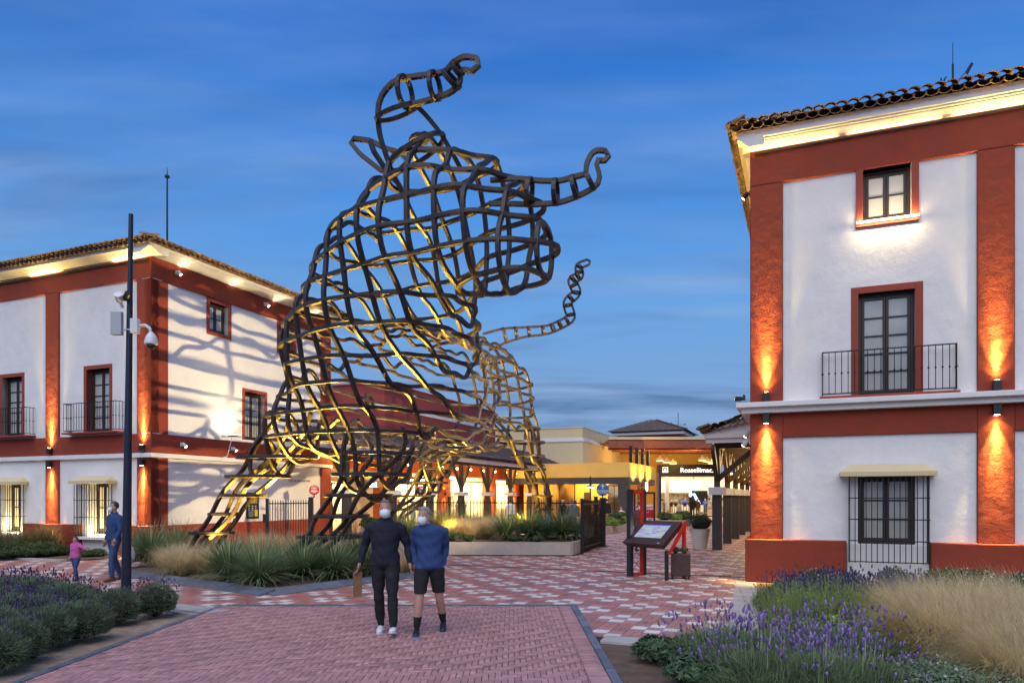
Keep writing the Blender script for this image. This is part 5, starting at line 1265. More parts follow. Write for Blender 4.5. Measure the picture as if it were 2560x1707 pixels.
# ================================================================ colonnade joining the right building
def colonnade():
    t = thing('colonnade', 'row of dark square pillars with white blocks carrying a tiled timber roof', 'colonnade', CR, TH)
    ys = [9.32+3.58*k for k in range(7)]; x = -1.73
    cap = MB().box(-.27, .27, -.27, .27, 1.93, 2.20).mesh('pillar_block'); cap.materials.append(WHITEM); low = MB().box(-.155, .155, -.155, .155, 0, 1.93).mesh('pillar'); low.materials.append(GREYPOST)
    up = MB().box(-.10, .10, -.10, .10, 2.20, 3.55).mesh('pillar_top'); up.materials.append(TIMBER)
    def strut(ax, sgn):
        v = [(-.06, .10, 2.42), (.06, .10, 2.42), (.06, .10, 2.66), (-.06, .10, 2.66), (-.06, 1.25, 3.40), (.06, 1.25, 3.40), (.06, 1.25, 3.62), (-.06, 1.25, 3.62)]
        v = [(a, sgn*b, c) for a, b, c in v]; v = [(b, a, c) for a, b, c in v] if ax == 'x' else v
        m = MB().add(v, [(0,1,5,4),(1,2,6,5),(2,3,7,6),(3,0,4,7),(4,5,6,7),(3,2,1,0)]).mesh('brace'); m.materials.append(TIMBER); return m
    s1, s2, s3 = strut('y', 1), strut('y', -1), strut('x', 1)
    for i, y in enumerate(ys):
        for me in (cap, low, up, s1, s2, s3):
            o = obj(me.name.split('.')[0], me, t); o.location = (x, y, 0)
        quick('cross_beam', TIMBER, t, (x-.1, -.02, y-.09, y+.09, 3.552, 3.80))
    quick('long_beam', TIMBER, t, (x-.11, x+.11, 9.0, ys[-1]+.3, 3.801, 4.0))
    quick('fascia', WHITE2, t, (x-.30, -.02, 8.62, 8.74, 3.70, 3.86), (x-.36, -.02, 8.56, 8.74, 3.861, 4.02), (x-.30, x-.18, 8.741, ys[-1]+.6, 3.70, 4.02))
    tile_slope(t, 'roof_slope', (x-.46, ys[-1]+.7, 4.08), (x-.46, 8.45, 4.08), (.0, ys[-1]+.7, 4.95), (.0, 8.9, 4.95), TILE, pitch=.22)
    eave_tiles(t, (x-.46, 8.48, 4.10), (.0, 8.48, 4.52), (0, 1, .02), pitch=.24); eave_tiles(t, (x-.46, ys[-1]+.7, 4.10), (x-.46, 8.45, 4.10), (1, 0, .42), pitch=.22)
    m = MB(); m.extr([(x-.28, 4.02), (-.02, 4.02), (-.02, 4.93), (-.06, 4.93)], 8.63, 8.73, 'y'); m.build('gable', WHITE2, t, fix=True)
    quick('ceiling', TIMBER, t, (x-.17, -.03, 8.75, ys[-1]+.6, 4.03, 4.06))
    for y in ys[:6]: point('passage_lamp', t, (x+.95, y+1.8, 3.3), 75, (1, .72, .30), .08)
    w = thing('side_shops', 'low wing of lit shops along the colonnade behind the right building', 'building', CR, TH)
    quick('wall', YELLOW, w, (0, 8, 9.05, 36, 0, 4.6)); 
    # spotlights on the corner of the right building
    RZ = TH-math.pi/2
    g = 'corner spotlights on the right building'
    wall_spot(at_r(-.0, .5, 8.75), RZ, (-.2, -1, -1.0), 'dark spotlight high on the side of the right building under the eaves', g, 60, body=LAMPBOX)
    s = wall_spot(at_r(-.10, -.02, 4.05), RZ, (-.42, -1, .10), 'lit round spotlight standing on the string course corner, aimed at the bull', g, 0, body=LAMPBOX)
    spot('bull_light', s, (0.02, -.26, .02), Vector((0.02, -.26, .02))+Vector((-.42, -1, .13))*3, 9000, 64, (1, .76, .40), .5, .06)
    wall_spot(at_r(-.0, 1.0, 3.35), RZ, (-.3, -1, -1.2), 'upper of two grey spotlights below the string course corner', g, 60)
    wall_spot(at_r(-.0, .45, 3.10), RZ, (-.3, -1, -1.2), 'lower of two grey spotlights below the string course corner', g, 60)
colonnade()
# ================================================================ passage furniture
def passage():
    # low planters with benches along the passage
    def low_planter(a, b, wdt, label):
        a, b = Vector(a), Vector(b); d = b-a; L_ = d.length; rz = math.atan2(d.y, d.x)
        t = thing('low_planter', label, 'planter', a, rz, 'concrete planters in the passage'); n = max(1, round(L_/1.4))
        for k in range(n): quick('planter_slab', CONC, t, (L_*k/n+.004, L_*(k+1)/n-.004, -.06, .06, .0, .40))
        quick('planter_end', CONC, t, (-.06, .06, .062, wdt, 0, .40)); quick('planter_end', CONC, t, (L_-.06, L_+.06, .062, wdt, 0, .40)); quick('soil', SOIL, t, (.06, L_-.06, .06, wdt, .2, .36)); return t
    a = low_planter((4.62, 35.2, 0), (7.0, 40.6, 0), 2.2, 'low concrete planter with a wooden bench behind the gate')
    b = thing('bench', 'slatted wooden bench on the edge of the low planter behind the gate', 'bench', (4.75, 35.9, .40), math.atan2(5.4, 2.38))
    WD = M('bench_wood', (.50, .27, .09), .5, var=.25, vs=7, bump=.002, bs=25)
    for k in range(4): quick('slat', WD, b, (0, 1.5, .28+.01*k, .32+.01*k, .10+.13*k, .20+.13*k))
    for k in range(3): quick('slat', M('grey_slat', (.12, .11, .11), .5, var=.2), b, (0, 2.2, -.10+.11*k, -.01+.11*k, .005, .05))
    quick('support', IRON, b, (.2, .25, -.05, .27, .0, .004), (.2, .25, .33, .37, .0, .6), (1.25, 1.3, .33, .37, .0, .6)); quick('notice', WHITEM, b, (.3, .7, .268, .279, .15, .42))
    low_planter((9.2, 44.5, 0), (11.6, 45.4, 0), 2.4, 'low concrete planter in front of the far bright shop')
    # frame with the red and white poster
    p = P(1611, 1300, 29.0); p.z = 0
    t = thing('poster_stand', 'black frame holding a red and white poster behind the kiosk', 'sign', p, math.radians(-6))
    quick('frame', IRON, t, (-.43, -.36, -.04, .04, 0, 2.05), (.36, .43, -.04, .04, 0, 2.05), (-.36, .36, -.04, .04, 1.98, 2.05)); quick('white_panel', M('poster_white', (.8, .8, .8), .4, var=0), t, (-.35, .35, -.02, .0, .85, 1.55)); quick('red_panel', SIGNR, t, (-.352, .352, -.025, -.021, 1.0, 1.34))
    ltext(t, 'lettering', 'Meeting point', .125, SIGNR, (0, -.03, 1.44), ext=.002, bold=.002); ltext(t, 'lettering', 'MALAGA', .09, M('sign_white'), (0, -.03, 1.24), ext=.002)
    for k in range(3):
        for j, c in enumerate(((.05, .3, .3), (.3, .05, .06), (.05, .25, .12))): quick('picture', M('pic_%d' % j, c, .5, var=0), t, (-.3+.22*k, -.14+.22*k, -.024, -.0205, .88+.001*j+.035*j, .905+.035*j))
    # ring lantern under the yellow parapet
    p = P(1612.5, 1216, 46.5); t = thing('ring_lantern', 'orange hoop lantern with a lit tube hanging before the yellow shops', 'lamp', p)
    m = MB(); n = 28; m.bar([(.31*math.cos(2*math.pi*k/n), 0, .31*math.sin(2*math.pi*k/n)) for k in range(n)], .035, .06, True, (0, 1, 0)); m.build('hoop', M('copper_hoop', (.35, .10, .04), .4, metal=.5, var=.1), t); MB().tube([(0, 0, .31), (0, 0, 1.0)], .03, 8).build('stem', IRON, t); MB().tube([(.10, 0, -.27), (.10, 0, .26)], .07, 10).build('tube', glow('lantern_tube', (1, .85, .55), 12), t)
    # post lamp with a glowing tube far down the passage
    p = P(1726, 1298, 55); p.z = 0; t = thing('tube_lamp', 'slim post lamp with a glowing white tube before the bright shop', 'lamp', p)
    MB().tube([(0, 0, 0), (0, 0, 1.9)], .06, 10).build('pole', IRON, t); MB().tube([(0, 0, 1.9), (0, 0, 2.9)], .085, 12).build('tube', glow('tube_glow', (1, .93, .8), 9), t)
    p = P(1476, 1330, 38); p.z = 0; t = thing('street_lantern', 'black street lantern with a lit flat shade at the arcade end', 'lamp', p)
    MB().tube([(0, 0, 0), (0, 0, 2.6), (0, 0, 2.95)], [.05, .04, .035], 10).build('pole', IRON, t); MB().lathe([(.24, 2.38), (.22, 2.43), (.06, 2.50), (.05, 2.7)], 18).build('shade', IRON, t); MB().lathe([(.20, 2.36), (.20, 2.378)], 18).build('bulb', LAMPW, t); spot('lantern_light', t, (0, 0, 2.3), (0, 0, 0), 140, 130, WARM, .8)
passage()
# ================================================================ plants
def PM(name, col=(.1, .1, .1), var=.25, rnd=.35, trans=.25, rough=.6): return M(name, col, rough, var=var, vs=6, rnd=rnd, trans=trans, spec=.3)
G_LAV = PM('lavender_leaf', (.19, .27, .12)); G_DARK = PM('clipped_leaf', (.15, .205, .115)); G_STEM = PM('lavender_stem', (.36, .43, .23)); PURP = PM('lavender_flower', (.33, .22, .48), rnd=.5); PURPD = PM('lavender_flower_dark', (.12, .085, .20), rnd=.45)
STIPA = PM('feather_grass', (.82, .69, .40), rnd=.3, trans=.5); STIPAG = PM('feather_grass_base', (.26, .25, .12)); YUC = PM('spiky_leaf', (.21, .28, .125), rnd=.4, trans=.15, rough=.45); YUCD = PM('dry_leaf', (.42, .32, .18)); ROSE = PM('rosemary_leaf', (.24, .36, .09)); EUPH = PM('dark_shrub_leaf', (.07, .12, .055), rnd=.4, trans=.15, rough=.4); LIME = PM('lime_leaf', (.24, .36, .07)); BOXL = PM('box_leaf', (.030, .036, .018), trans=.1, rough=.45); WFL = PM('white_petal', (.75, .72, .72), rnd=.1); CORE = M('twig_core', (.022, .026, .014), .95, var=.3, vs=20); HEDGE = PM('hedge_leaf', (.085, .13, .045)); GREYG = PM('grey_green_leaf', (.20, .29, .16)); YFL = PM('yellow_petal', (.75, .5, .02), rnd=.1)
def strips(base, phi, th, bend, L, w, segs=3, twist=None, sag=0.0):
    """curved tapering blades; every argument is an array"""
    n = len(phi); t = np.linspace(0, 1, segs+1); d = np.stack([np.cos(phi), np.sin(phi), np.zeros(n)], 1); sd = np.stack([-np.sin(phi), np.cos(phi), np.zeros(n)], 1)
    if twist is not None: sd = sd*np.cos(twist)[:, None]+np.stack([np.zeros(n), np.zeros(n), np.ones(n)], 1)*np.sin(twist)[:, None]
    V = np.zeros((n, segs+1, 2, 3)); p = base.copy(); prev = 0.0
    for k, tt in enumerate(t):
        if k:
            a = th+bend*((tt+prev)/2)**1.3; st = (L*(tt-prev))[:, None]
            p = p+(d*np.sin(a)[:, None]+np.array((0, 0, 1))*np.cos(a)[:, None])*st
        ww = (w*max(.06, (1-tt)**.7 if tt > .25 else .75+tt))[:, None]/2
        V[:, k, 0] = p-sd*ww; V[:, k, 1] = p+sd*ww; prev = tt
    q = np.arange(n)[:, None]*(2*(segs+1)); fs = []
    for k in range(segs): a = 2*k; fs.append(np.stack([q[:, 0]+a, q[:, 0]+a+1, q[:, 0]+a+3, q[:, 0]+a+2], 1))
    return V.reshape(-1, 3), np.stack(fs, 1).reshape(-1, 4), np.repeat(np.arange(n), segs)
def pmesh(name, V, Fq, mat, rn):
    o = np_mesh(name, V, Fq, [mat], None, None, rn); me = o.data; COL.objects.unlink(o); bpy.data.objects.remove(o); return me
def quads_at(c, nrm, size, rg, asp=1.0):
    """leaf-sized quads at points c facing nrm-ish"""
    n = len(c); r = rg.normal(size=(n, 3)); u = np.cross(nrm, r); u /= np.linalg.norm(u, axis=1)[:, None]+1e-9; v = np.cross(nrm, u); v /= np.linalg.norm(v, axis=1)[:, None]+1e-9
    s = size[:, None]; V = np.stack([c-u*s*.5*asp, c-v*s*.0+v*s*-.9+u*0, c+u*s*.5*asp, c+v*s*.9], 1); return V.reshape(-1, 3), (np.arange(n)[:, None]*4+np.arange(4))
def spikes_mesh(tip, axis, L, r, rg):
    """flower heads: little spindles"""
    n = len(tip); k = 5; ax = axis/np.linalg.norm(axis, axis=1)[:, None]; a = np.cross(ax, rg.normal(size=(n, 3))); a /= np.linalg.norm(a, axis=1)[:, None]; b = np.cross(ax, a)
    prof = ((0, .35), (.25, 1.0), (.55, .75), (.72, .95), (1.0, .15)); V = np.zeros((n, len(prof), k, 3))
    for i, (t, rr) in enumerate(prof):
        for j in range(k): an = 2*math.pi*j/k+i*.6; V[:, i, j] = tip+ax*(L*t)[:, None]+(a*math.cos(an)+b*math.sin(an))*(r*rr)[:, None]
    q = np.arange(n)*(len(prof)*k); fs = []
    for i in range(len(prof)-1):
        for j in range(k): j2 = (j+1) % k; fs.append(np.stack([q+i*k+j, q+i*k+j2, q+(i+1)*k+j2, q+(i+1)*k+j], 1))
    F_ = np.stack(fs, 1).reshape(-1, 4); return V.reshape(-1, 3), F_, np.repeat(np.arange(n), len(fs))
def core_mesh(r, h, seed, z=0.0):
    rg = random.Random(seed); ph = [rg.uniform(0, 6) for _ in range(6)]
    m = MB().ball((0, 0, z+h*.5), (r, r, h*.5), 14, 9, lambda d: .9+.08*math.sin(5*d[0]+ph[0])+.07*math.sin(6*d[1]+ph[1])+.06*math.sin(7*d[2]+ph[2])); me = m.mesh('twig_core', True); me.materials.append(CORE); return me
def template(name, parts): return (name, parts)
def T_ball(seed, r=.31, h=.46, n=5200, leaf=G_DARK, flowers=28, fl=PURPD, L=(.030, .060)):
    rg = np.random.default_rng(seed); u = rg.normal(size=(n, 3)); u /= np.linalg.norm(u, axis=1)[:, None]; u = u[u[:, 2] > -.75]; n = len(u)
    lump = 1+.05*np.sin(u[:, 0]*6+seed)+.05*np.sin(u[:, 1]*7+2*seed)+.04*np.sin(u[:, 2]*9)
    c = u*np.array((r, r, h/2))*lump[:, None]*rg.uniform(.80, 1.0, n)[:, None]+np.array((0, 0, h/2)); th = np.arccos(np.clip(u[:, 2]*.8+.25, -1, 1))+rg.normal(0, .35, n)
    V, Fq, ix = strips(c, np.arctan2(u[:, 1], u[:, 0])+rg.normal(0, .4, n), th, rg.normal(0, .3, n), rg.uniform(*L, n), rg.uniform(.008, .014, n), 2, rg.uniform(0, 3, n)); rn = rg.random(n)
    parts = [('foliage', pmesh('foliage', V, Fq, leaf, rn[ix])), ('twig_core', core_mesh(r*.86, h*.92, seed))]
    if flowers:
        f = rg.normal(size=(flowers, 3)); f[:, 2] = np.abs(f[:, 2])+.35; f /= np.linalg.norm(f, axis=1)[:, None]; b = f*np.array((r, r, h/2))+np.array((0, 0, h/2)); ax = f*.35+np.array((0, 0, 1)); ln = rg.uniform(.03, .10, flowers)
        Vs, Fs, ixs = spikes_mesh(b+ax*ln[:, None], ax, rg.uniform(.025, .045, flowers), rg.uniform(.007, .011, flowers), rg); parts.append(('flower_spikes', pmesh('flower_spikes', Vs, Fs, fl, rg.random(flowers)[ixs])))
        V, Fq, ix = strips(b, np.arctan2(ax[:, 1], ax[:, 0]), np.arctan2(np.hypot(ax[:, 0], ax[:, 1]), ax[:, 2]), np.zeros(flowers), ln*1.05, np.full(flowers, .004), 1); parts.append(('stems', pmesh('stems', V, Fq, G_STEM, rg.random(flowers)[ix])))
    return parts
def T_lav(seed, r=.45, h=.38, n=5200, flowers=60, fl=PURP, leaf=G_LAV, stemL=(.16, .34)):
    """open lavender mound with long flower stems"""
    rg = np.random.default_rng(seed); q = np.sqrt(rg.random(n))*r; ph = rg.uniform(0, 2*math.pi, n); zc = h*(1-(q/r)**2)**.5*rg.uniform(.15, .80, n)
    c = np.stack([q*np.cos(ph), q*np.sin(ph), zc], 1); lean = q/r*.8
    V, Fq, ix = strips(c, ph+rg.normal(0, .7, n), lean+rg.normal(0, .3, n), rg.normal(.1, .3, n), rg.uniform(.07, .17, n), rg.uniform(.009, .016, n), 2, rg.uniform(0, 3, n))
    parts = [('foliage', pmesh('foliage', V, Fq, leaf, rg.random(n)[ix])), ('twig_core', core_mesh(r*.78, h*.72, seed))]
    q = np.sqrt(rg.random(flowers))*r*.95; ph = rg.uniform(0, 2*math.pi, flowers); b = np.stack([q*np.cos(ph), q*np.sin(ph), h*(1-(q/r)**2)**.5*.75], 1); th = q/r*.42+rg.normal(0, .10, flowers); ln = rg.uniform(*stemL, flowers); p2 = ph+rg.normal(0, .3, flowers)
    V, Fq, ix = strips(b, p2, th, np.full(flowers, .06), ln, rg.uniform(.007, .011, flowers), 2); parts.append(('stems', pmesh('stems', V, Fq, G_STEM, rg.random(flowers)[ix])))
    tip = V.reshape(flowers, 3, 2, 3)[:, -1].mean(1); ax = np.stack([np.sin(th)*np.cos(p2), np.sin(th)*np.sin(p2), np.cos(th)], 1)
    Vs, Fs, ixs = spikes_mesh(tip-ax*.01, ax, rg.uniform(.040, .070, flowers), rg.uniform(.010, .015, flowers), rg); parts.append(('flower_spikes', pmesh('flower_spikes', Vs, Fs, fl, rg.random(flowers)[ixs])))
    return parts
def T_grass(seed, n=2000, L=(.50, .95), r=.14, mat=STIPA, bend=(.5, 1.7), w=(.005, .010), wind=None, spread=.75):
    rg = np.random.default_rng(seed); q = np.sqrt(rg.random(n))*r; a = rg.uniform(0, 2*math.pi, n); b = np.stack([q*np.cos(a), q*np.sin(a), np.zeros(n)], 1); ph = a+rg.normal(0, .6, n)
    if wind is not None: ph = np.where(rg.random(n) < .75, wind+rg.normal(0, .55, n), ph)
    V, Fq, ix = strips(b, ph, np.abs(rg.normal(0, spread*.5, n)), rg.uniform(*bend, n), rg.uniform(*L, n), rg.uniform(*w, n), 5); rn = rg.random(n)
    k = n//3; V2, F2, ix2 = strips(b[:k], ph[:k], np.abs(rg.normal(0, .45, k)), rg.uniform(.2, .9, k), rg.uniform(L[0]*.5, L[0]*.95, k), rg.uniform(*w, k)*1.2, 3)
    return [('plumes', pmesh('plumes', V, Fq, mat, rn[ix])), ('blades', pmesh('blades', V2, F2, STIPAG, rg.random(k)[ix2]))]
def T_yucca(seed, n=620, L=(.60, 1.05), mat=YUC, w=(.016, .030), dry=70, up=1.35, stalk=False):
    rg = np.random.default_rng(seed); a = rg.uniform(0, 2*math.pi, n); th = np.arccos(rg.uniform(math.cos(up), 1, n)); b = np.stack([.05*np.cos(a), .05*np.sin(a), rg.uniform(.10, .22, n)], 1)
    V, Fq, ix = strips(b, a, th, rg.uniform(.05, .75, n)*(.4+th), rg.uniform(*L, n), rg.uniform(*w, n), 4); parts = [('leaves', pmesh('leaves', V, Fq, mat, rg.random(n)[ix]))]
    a = rg.uniform(0, 2*math.pi, dry); V, Fq, ix = strips(np.stack([.05*np.cos(a), .05*np.sin(a), np.full(dry, .12)], 1), a, rg.uniform(1.3, 1.9, dry), rg.uniform(.2, .8, dry), rg.uniform(L[0]*.5, L[0]*.9, dry), rg.uniform(*w, dry), 3); V[:, 2] = np.maximum(V[:, 2], .01)
    parts.append(('dry_leaves', pmesh('dry_leaves', V, Fq, YUCD, rg.random(dry)[ix])))
    m = MB().lathe([(.10, 0), (.09, .12), (.05, .22), (0, .26)], 10, cap=False); me = m.mesh('trunk', True); me.materials.append(CORE); parts.append(('trunk', me)); return parts
def T_leafy(seed, r=.3, h=.35, n=1500, mat=EUPH, size=(.025, .045), fl=None, nf=0, core=True, asp=.8, flat=.0):
    rg = np.random.default_rng(seed); u = rg.normal(size=(n, 3)); u /= np.linalg.norm(u, axis=1)[:, None]; u[:, 2] = np.where(u[:, 2] < -.5, -u[:, 2], u[:, 2]); lump = 1+.12*np.sin(u[:, 0]*5+seed)+.10*np.sin(u[:, 1]*6+2*seed)+.08*np.sin(u[:, 2]*7+seed)
    c = u*np.array((r, r, h/2))*(lump*rg.uniform(.72, 1.06, n))[:, None]+np.array((0, 0, h/2)); nm = u+rg.normal(0, .55, (n, 3))+np.array((0, 0, .4+flat)); nm /= np.linalg.norm(nm, axis=1)[:, None]
    V, Fq = quads_at(c, nm, rg.uniform(*size, n), rg, asp); V[:, 2] = np.maximum(V[:, 2], .005); parts = [('foliage', pmesh('foliage', V, Fq, mat, rg.random(n)))]
    if core: parts.append(('twig_core', core_mesh(r*.74, h*.82, seed)))
    if fl is not None and nf:
        u = rg.normal(size=(nf, 3)); u[:, 2] = np.abs(u[:, 2])+.2; u /= np.linalg.norm(u, axis=1)[:, None]; c = u*np.array((r*1.05, r*1.05, h*.58))+np.array((0, 0, h/2)); V, Fq = quads_at(np.repeat(c, 3, 0)+rg.normal(0, .006, (nf*3, 3)), rg.normal(size=(nf*3, 3)), np.full(nf*3, .018), rg, 1.0); parts.append(('flowers', pmesh('flowers', V, Fq, fl, np.repeat(rg.random(nf), 3))))
    return parts
def T_rosemary(seed, r=.35, h=.6, n=160, mat=ROSE, per=70):
    """upright twigs set with needles"""
    rg = np.random.default_rng(seed); q = np.sqrt(rg.random(n))*r*.7; a = rg.uniform(0, 2*math.pi, n); b = np.stack([q*np.cos(a), q*np.sin(a), rg.uniform(0, .1, n)], 1); th = q/r*.55+rg.normal(0, .08, n); L = rg.uniform(.55, 1.0, n)*h
    t = rg.uniform(.12, 1, (n, per)); d = np.stack([np.sin(th)*np.cos(a), np.sin(th)*np.sin(a), np.cos(th)], 1); c = (b[:, None]+d[:, None]*(L[:, None]*t)[..., None]).reshape(-1, 3); m = len(c)
    V, Fq, ix = strips(c, rg.uniform(0, 2*math.pi, m), rg.uniform(.4, 1.2, m), np.zeros(m), rg.uniform(.018, .034, m), rg.uniform(.004, .006, m), 1, rg.uniform(0, 3, m))
    parts = [('needles', pmesh('needles', V, Fq, mat, rg.random(m)[ix]))]; V, Fq, ix = strips(b, a, th, np.zeros(n), L, np.full(n, .006), 2); parts.append(('twigs', pmesh('twigs', V, Fq, YUCD, rg.random(n)[ix]))); parts.append(('twig_core', core_mesh(r*.6, h*.6, seed))); return parts
ORD = ['first', 'second', 'third', 'fourth', 'fifth', 'sixth', 'seventh', 'eighth', 'ninth', 'tenth', 'eleventh', 'twelfth', 'thirteenth', 'fourteenth', 'fifteenth', 'sixteenth', 'seventeenth', 'eighteenth', 'nineteenth', 'twentieth', 'twenty-first', 'twenty-second', 'twenty-third', 'twenty-fourth']
def plant_set(name, cat, what, where, temps, spots, group, z=0.0, px=True):
    """spots: (px, base_py or None, scale[, Y]); labelled in order from the left"""
    pos = []
    for s in spots:
        if px: p = G(s[0], s[1], z)
        else: p = Vector((s[0], s[1], z))
        pos.append((p, s[2], s[3] if len(s) > 3 else None, s[4] if len(s) > 4 else None))
    pos.sort(key=lambda q: q[0].x/q[0].y)
    for i, (p, sc, ti, rot) in enumerate(pos):
        t = thing(name, '%s %s, %s from left' % (what, where, ORD[i]), cat, p, random.uniform(0, 6.28) if rot is None else rot, group); t.scale = (sc, sc, sc*random.uniform(.93, 1.07))
        for nm, me in temps[(ti if ti is not None else i) % len(temps)]:
            o = obj(nm, me, t); o['kind'] = 'stuff' if nm not in ('trunk', 'twig_core') else o.get('kind', '')
            if o['kind'] == '': del o['kind']
def plants():
    # ---- left foreground: clipped balls along the path, looser lavender behind
    B = [T_ball(k) for k in (1, 2, 3)]; B2 = [T_ball(k, r=.34, h=.42, flowers=70, fl=PURPD, leaf=PM('mid_leaf', (.19, .245, .145))) for k in (4, 5, 6)]
    Bf = [T_ball(7, r=.33, h=.5, flowers=90)]
    plant_set('lavender_ball', 'lavender', 'clipped dark lavender ball', 'beside the brick path', [B[0], B[1], B[2]], [(291, 1560, 1.05), (208, 1600, 1.05), (108, 1622, 1.04), (44, 1655, .98), (-18, 1685, .98)], 'clipped lavender along the path')
    plant_set('lavender_ball', 'lavender', 'flowering lavender ball', 'beside the blue post', Bf, [(387, 1541, 1.0)], 'clipped lavender along the path')
    plant_set('lavender_mound', 'lavender', 'loose lavender mound with dark spikes', 'behind the clipped balls', B2, [(150, 1543, 1.25), (196, 1527, 1.05), (95, 1528, 1.3), (40, 1523, 1.25), (-10, 1516, 1.2), (90, 1573, 1.15), (30, 1580, 1.15), (-25, 1560, 1.2), (-20, 1620, 1.1), (150, 1580, .9)], 'lavender mounds in the left bed')
    plant_set('leafy_shrub', 'shrub', 'small lime green leafy shrub', 'behind the clipped balls', [T_leafy(9, .22, .34, 900, LIME, (.03, .05))], [(216, 1528, 1.0)], 'leafy shrubs')
    # ---- bed under the bull
    Y_ = [T_yucca(k) for k in (11, 12, 13)]; S_ = [T_grass(k) for k in (21, 22, 23)]
    plant_set('spiky_plant', 'yucca', 'spiky green clump', "under the bull's forelegs", Y_, [(376, 1416, 1.22), (449, 1392, 1.2), (572, 1455, 1.12), (646, 1468, 1.05), (757, 1452, 1.05), (838, 1450, 1.05), (893, 1428, 1.05), (345, 1402, .95), (700, 1440, .85), (815, 1425, .9), (930, 1440, .9)], 'spiky clumps under the bull')
    plant_set('feather_grass', 'grass', 'blond feather grass tuft', "under the bull's forelegs", S_, [(446, 1442, 1.0), (492, 1438, 1.0), (420, 1425, .9), (530, 1428, .9), (614, 1405, 1.15), (550, 1408, 1.05), (693, 1408, 1.1), (730, 1402, 1.05), (507, 1408, 1.0), (470, 1412, .95), (655, 1398, 1.1), (780, 1410, .95), (870, 1400, .9), (1010, 1432, .95), (985, 1440, .8), (590, 1432, .85)], 'feather grass under the bull')
    # ---- raised planter
    zs = .40
    plant_set('spiky_plant', 'yucca', 'spiky green clump', 'in the raised planter', Y_, [(1022, 1352, 1.1), (1112, 1338, 1.2), (1263, 1350, 1.08), (1326, 1350, 1.15), (1406, 1349, 1.2), (1365, 1345, .95), (1298, 1338, .9), (1440, 1344, .95), (1230, 1335, .95), (1165, 1328, .95), (1070, 1330, .9), (1195, 1326, .85)], 'spiky clumps in the raised planter', z=zs)
    plant_set('feather_grass', 'grass', 'blond feather grass tuft', 'in the raised planter', S_, [(1142, 1346, .95), (1178, 1347, .9), (1219, 1345, 1.05), (1165, 1338, .95), (1240, 1338, .9), (1200, 1337, .95), (1385, 1336, .85), (1340, 1333, .85), (1290, 1329, .9), (1418, 1334, .85)], 'feather grass in the raised planter', z=zs)
    plant_set('leafy_shrub', 'shrub', 'low dark leafy shrub', 'in the raised planter front', [T_leafy(31, .3, .3, 900, HEDGE)], [(1130, 1352, 1.1), (1172, 1354, .8), (1285, 1353, .7), (1345, 1354, .7)], 'shrubs in the raised planter', z=zs)
    # ---- bed before the left building
    plant_set('feather_grass', 'grass', 'tall greenish grass tuft', 'before the barred windows', [T_grass(41, 900, (.6, 1.1), .15, PM('green_grass', (.21, .18, .08)), (.2, 1.0)), T_grass(42, 900, (.6, 1.1), .15, PM('green_grass'), (.2, 1.0))], [(5, 1388, 1.15), (42, 1390, 1.0), (95, 1388, 1.0), (120, 1386, 1.1), (70, 1386, .9)], 'grasses before the left building')
    plant_set('low_hedge', 'shrub', 'low dark rounded shrub', 'before the left building', [T_leafy(51, .5, .48, 1500, HEDGE, (.03, .05)), T_leafy(52, .5, .45, 1500, HEDGE, (.03, .05))], [(10, 1399, 1.0), (52, 1397, 1.05), (92, 1395, 1.0), (128, 1393, .95), (150, 1391, .7), (-20, 1400, 1), (215, 1394, .6), (245, 1393, .55)], 'low shrubs before the left building')
    t = thing('dry_stalk', 'dark twisted dry flower stalk rising by the corner pilaster', 'plant', G(400, 1410)); MB().tube([(.02*math.sin(k*1.9), .02*math.cos(k*1.9), k*.12) for k in range(20)], [.022-.0007*k for k in range(20)], 6).build('stalk', CORE, t)
    # ---- right bed
    Lv = [T_lav(k) for k in (61, 62, 63)]; Lb = [T_lav(k, r=.5, h=.42, n=7500, flowers=75, stemL=(.20, .38)) for k in (64, 65)]
    plant_set('lavender_bush', 'lavender', 'purple flowering lavender bush', 'in the near right bed', Lb+Lv, [(2.25, 7.75, 1.05), (2.62, 7.55, 1.05), (2.45, 8.1, .9), (2.95, 7.85, .85), (2.35, 6.65, 1.0, 0), (2.80, 6.45, 1.0, 1), (3.22, 6.50, .95, 0), (2.05, 7.15, .65), (3.05, 6.95, .85), (3.45, 7.70, 1.0, 0), (3.85, 7.75, 1.0, 1), (3.3, 7.3, .8)], 'lavender in the right bed', px=False)
    plant_set('lavender_bush', 'lavender', 'dark flowering lavender bush', 'along the right building', [T_lav(k, fl=PURPD, h=.42, leaf=PM('deep_lavender_leaf', (.11, .155, .085))) for k in (66, 67, 68)], [(4.55, 11.9, 1.0), (4.9, 11.6, 1.05), (5.3, 11.5, 1.1), (5.7, 11.3, 1.1), (6.1, 11.2, 1.1), (4.5, 11.2, .95), (5.0, 10.9, 1.0), (5.5, 10.7, 1.05), (6.0, 10.6, 1.05), (6.4, 10.9, 1.0), (5.1, 12.9, 1.0), (4.9, 12.4, .9), (4.35, 10.6, .9), (5.6, 12.2, 1.1), (6.5, 11.8, 1.1)], 'lavender along the right building', px=False)
    plant_set('rosemary_bush', 'rosemary', 'upright light green rosemary bush', 'by the pale paving strip', [T_rosemary(71), T_rosemary(72)], [(3.55, 9.3, 1.15), (3.95, 9.1, 1.25), (4.3, 9.4, 1.15), (3.9, 9.9, 1.1), (4.5, 8.95, .95), (3.4, 8.75, .9)], 'rosemary in the right bed', px=False)
    plant_set('rosemary_bush', 'rosemary', 'pale green young lavender sprig', 'at the soil edge', [T_rosemary(73, .16, .5, 40, GREYG, 90)], [(2.02, 7.0, 1.0), (1.95, 7.5, .7)], 'sprigs in the right bed', px=False)
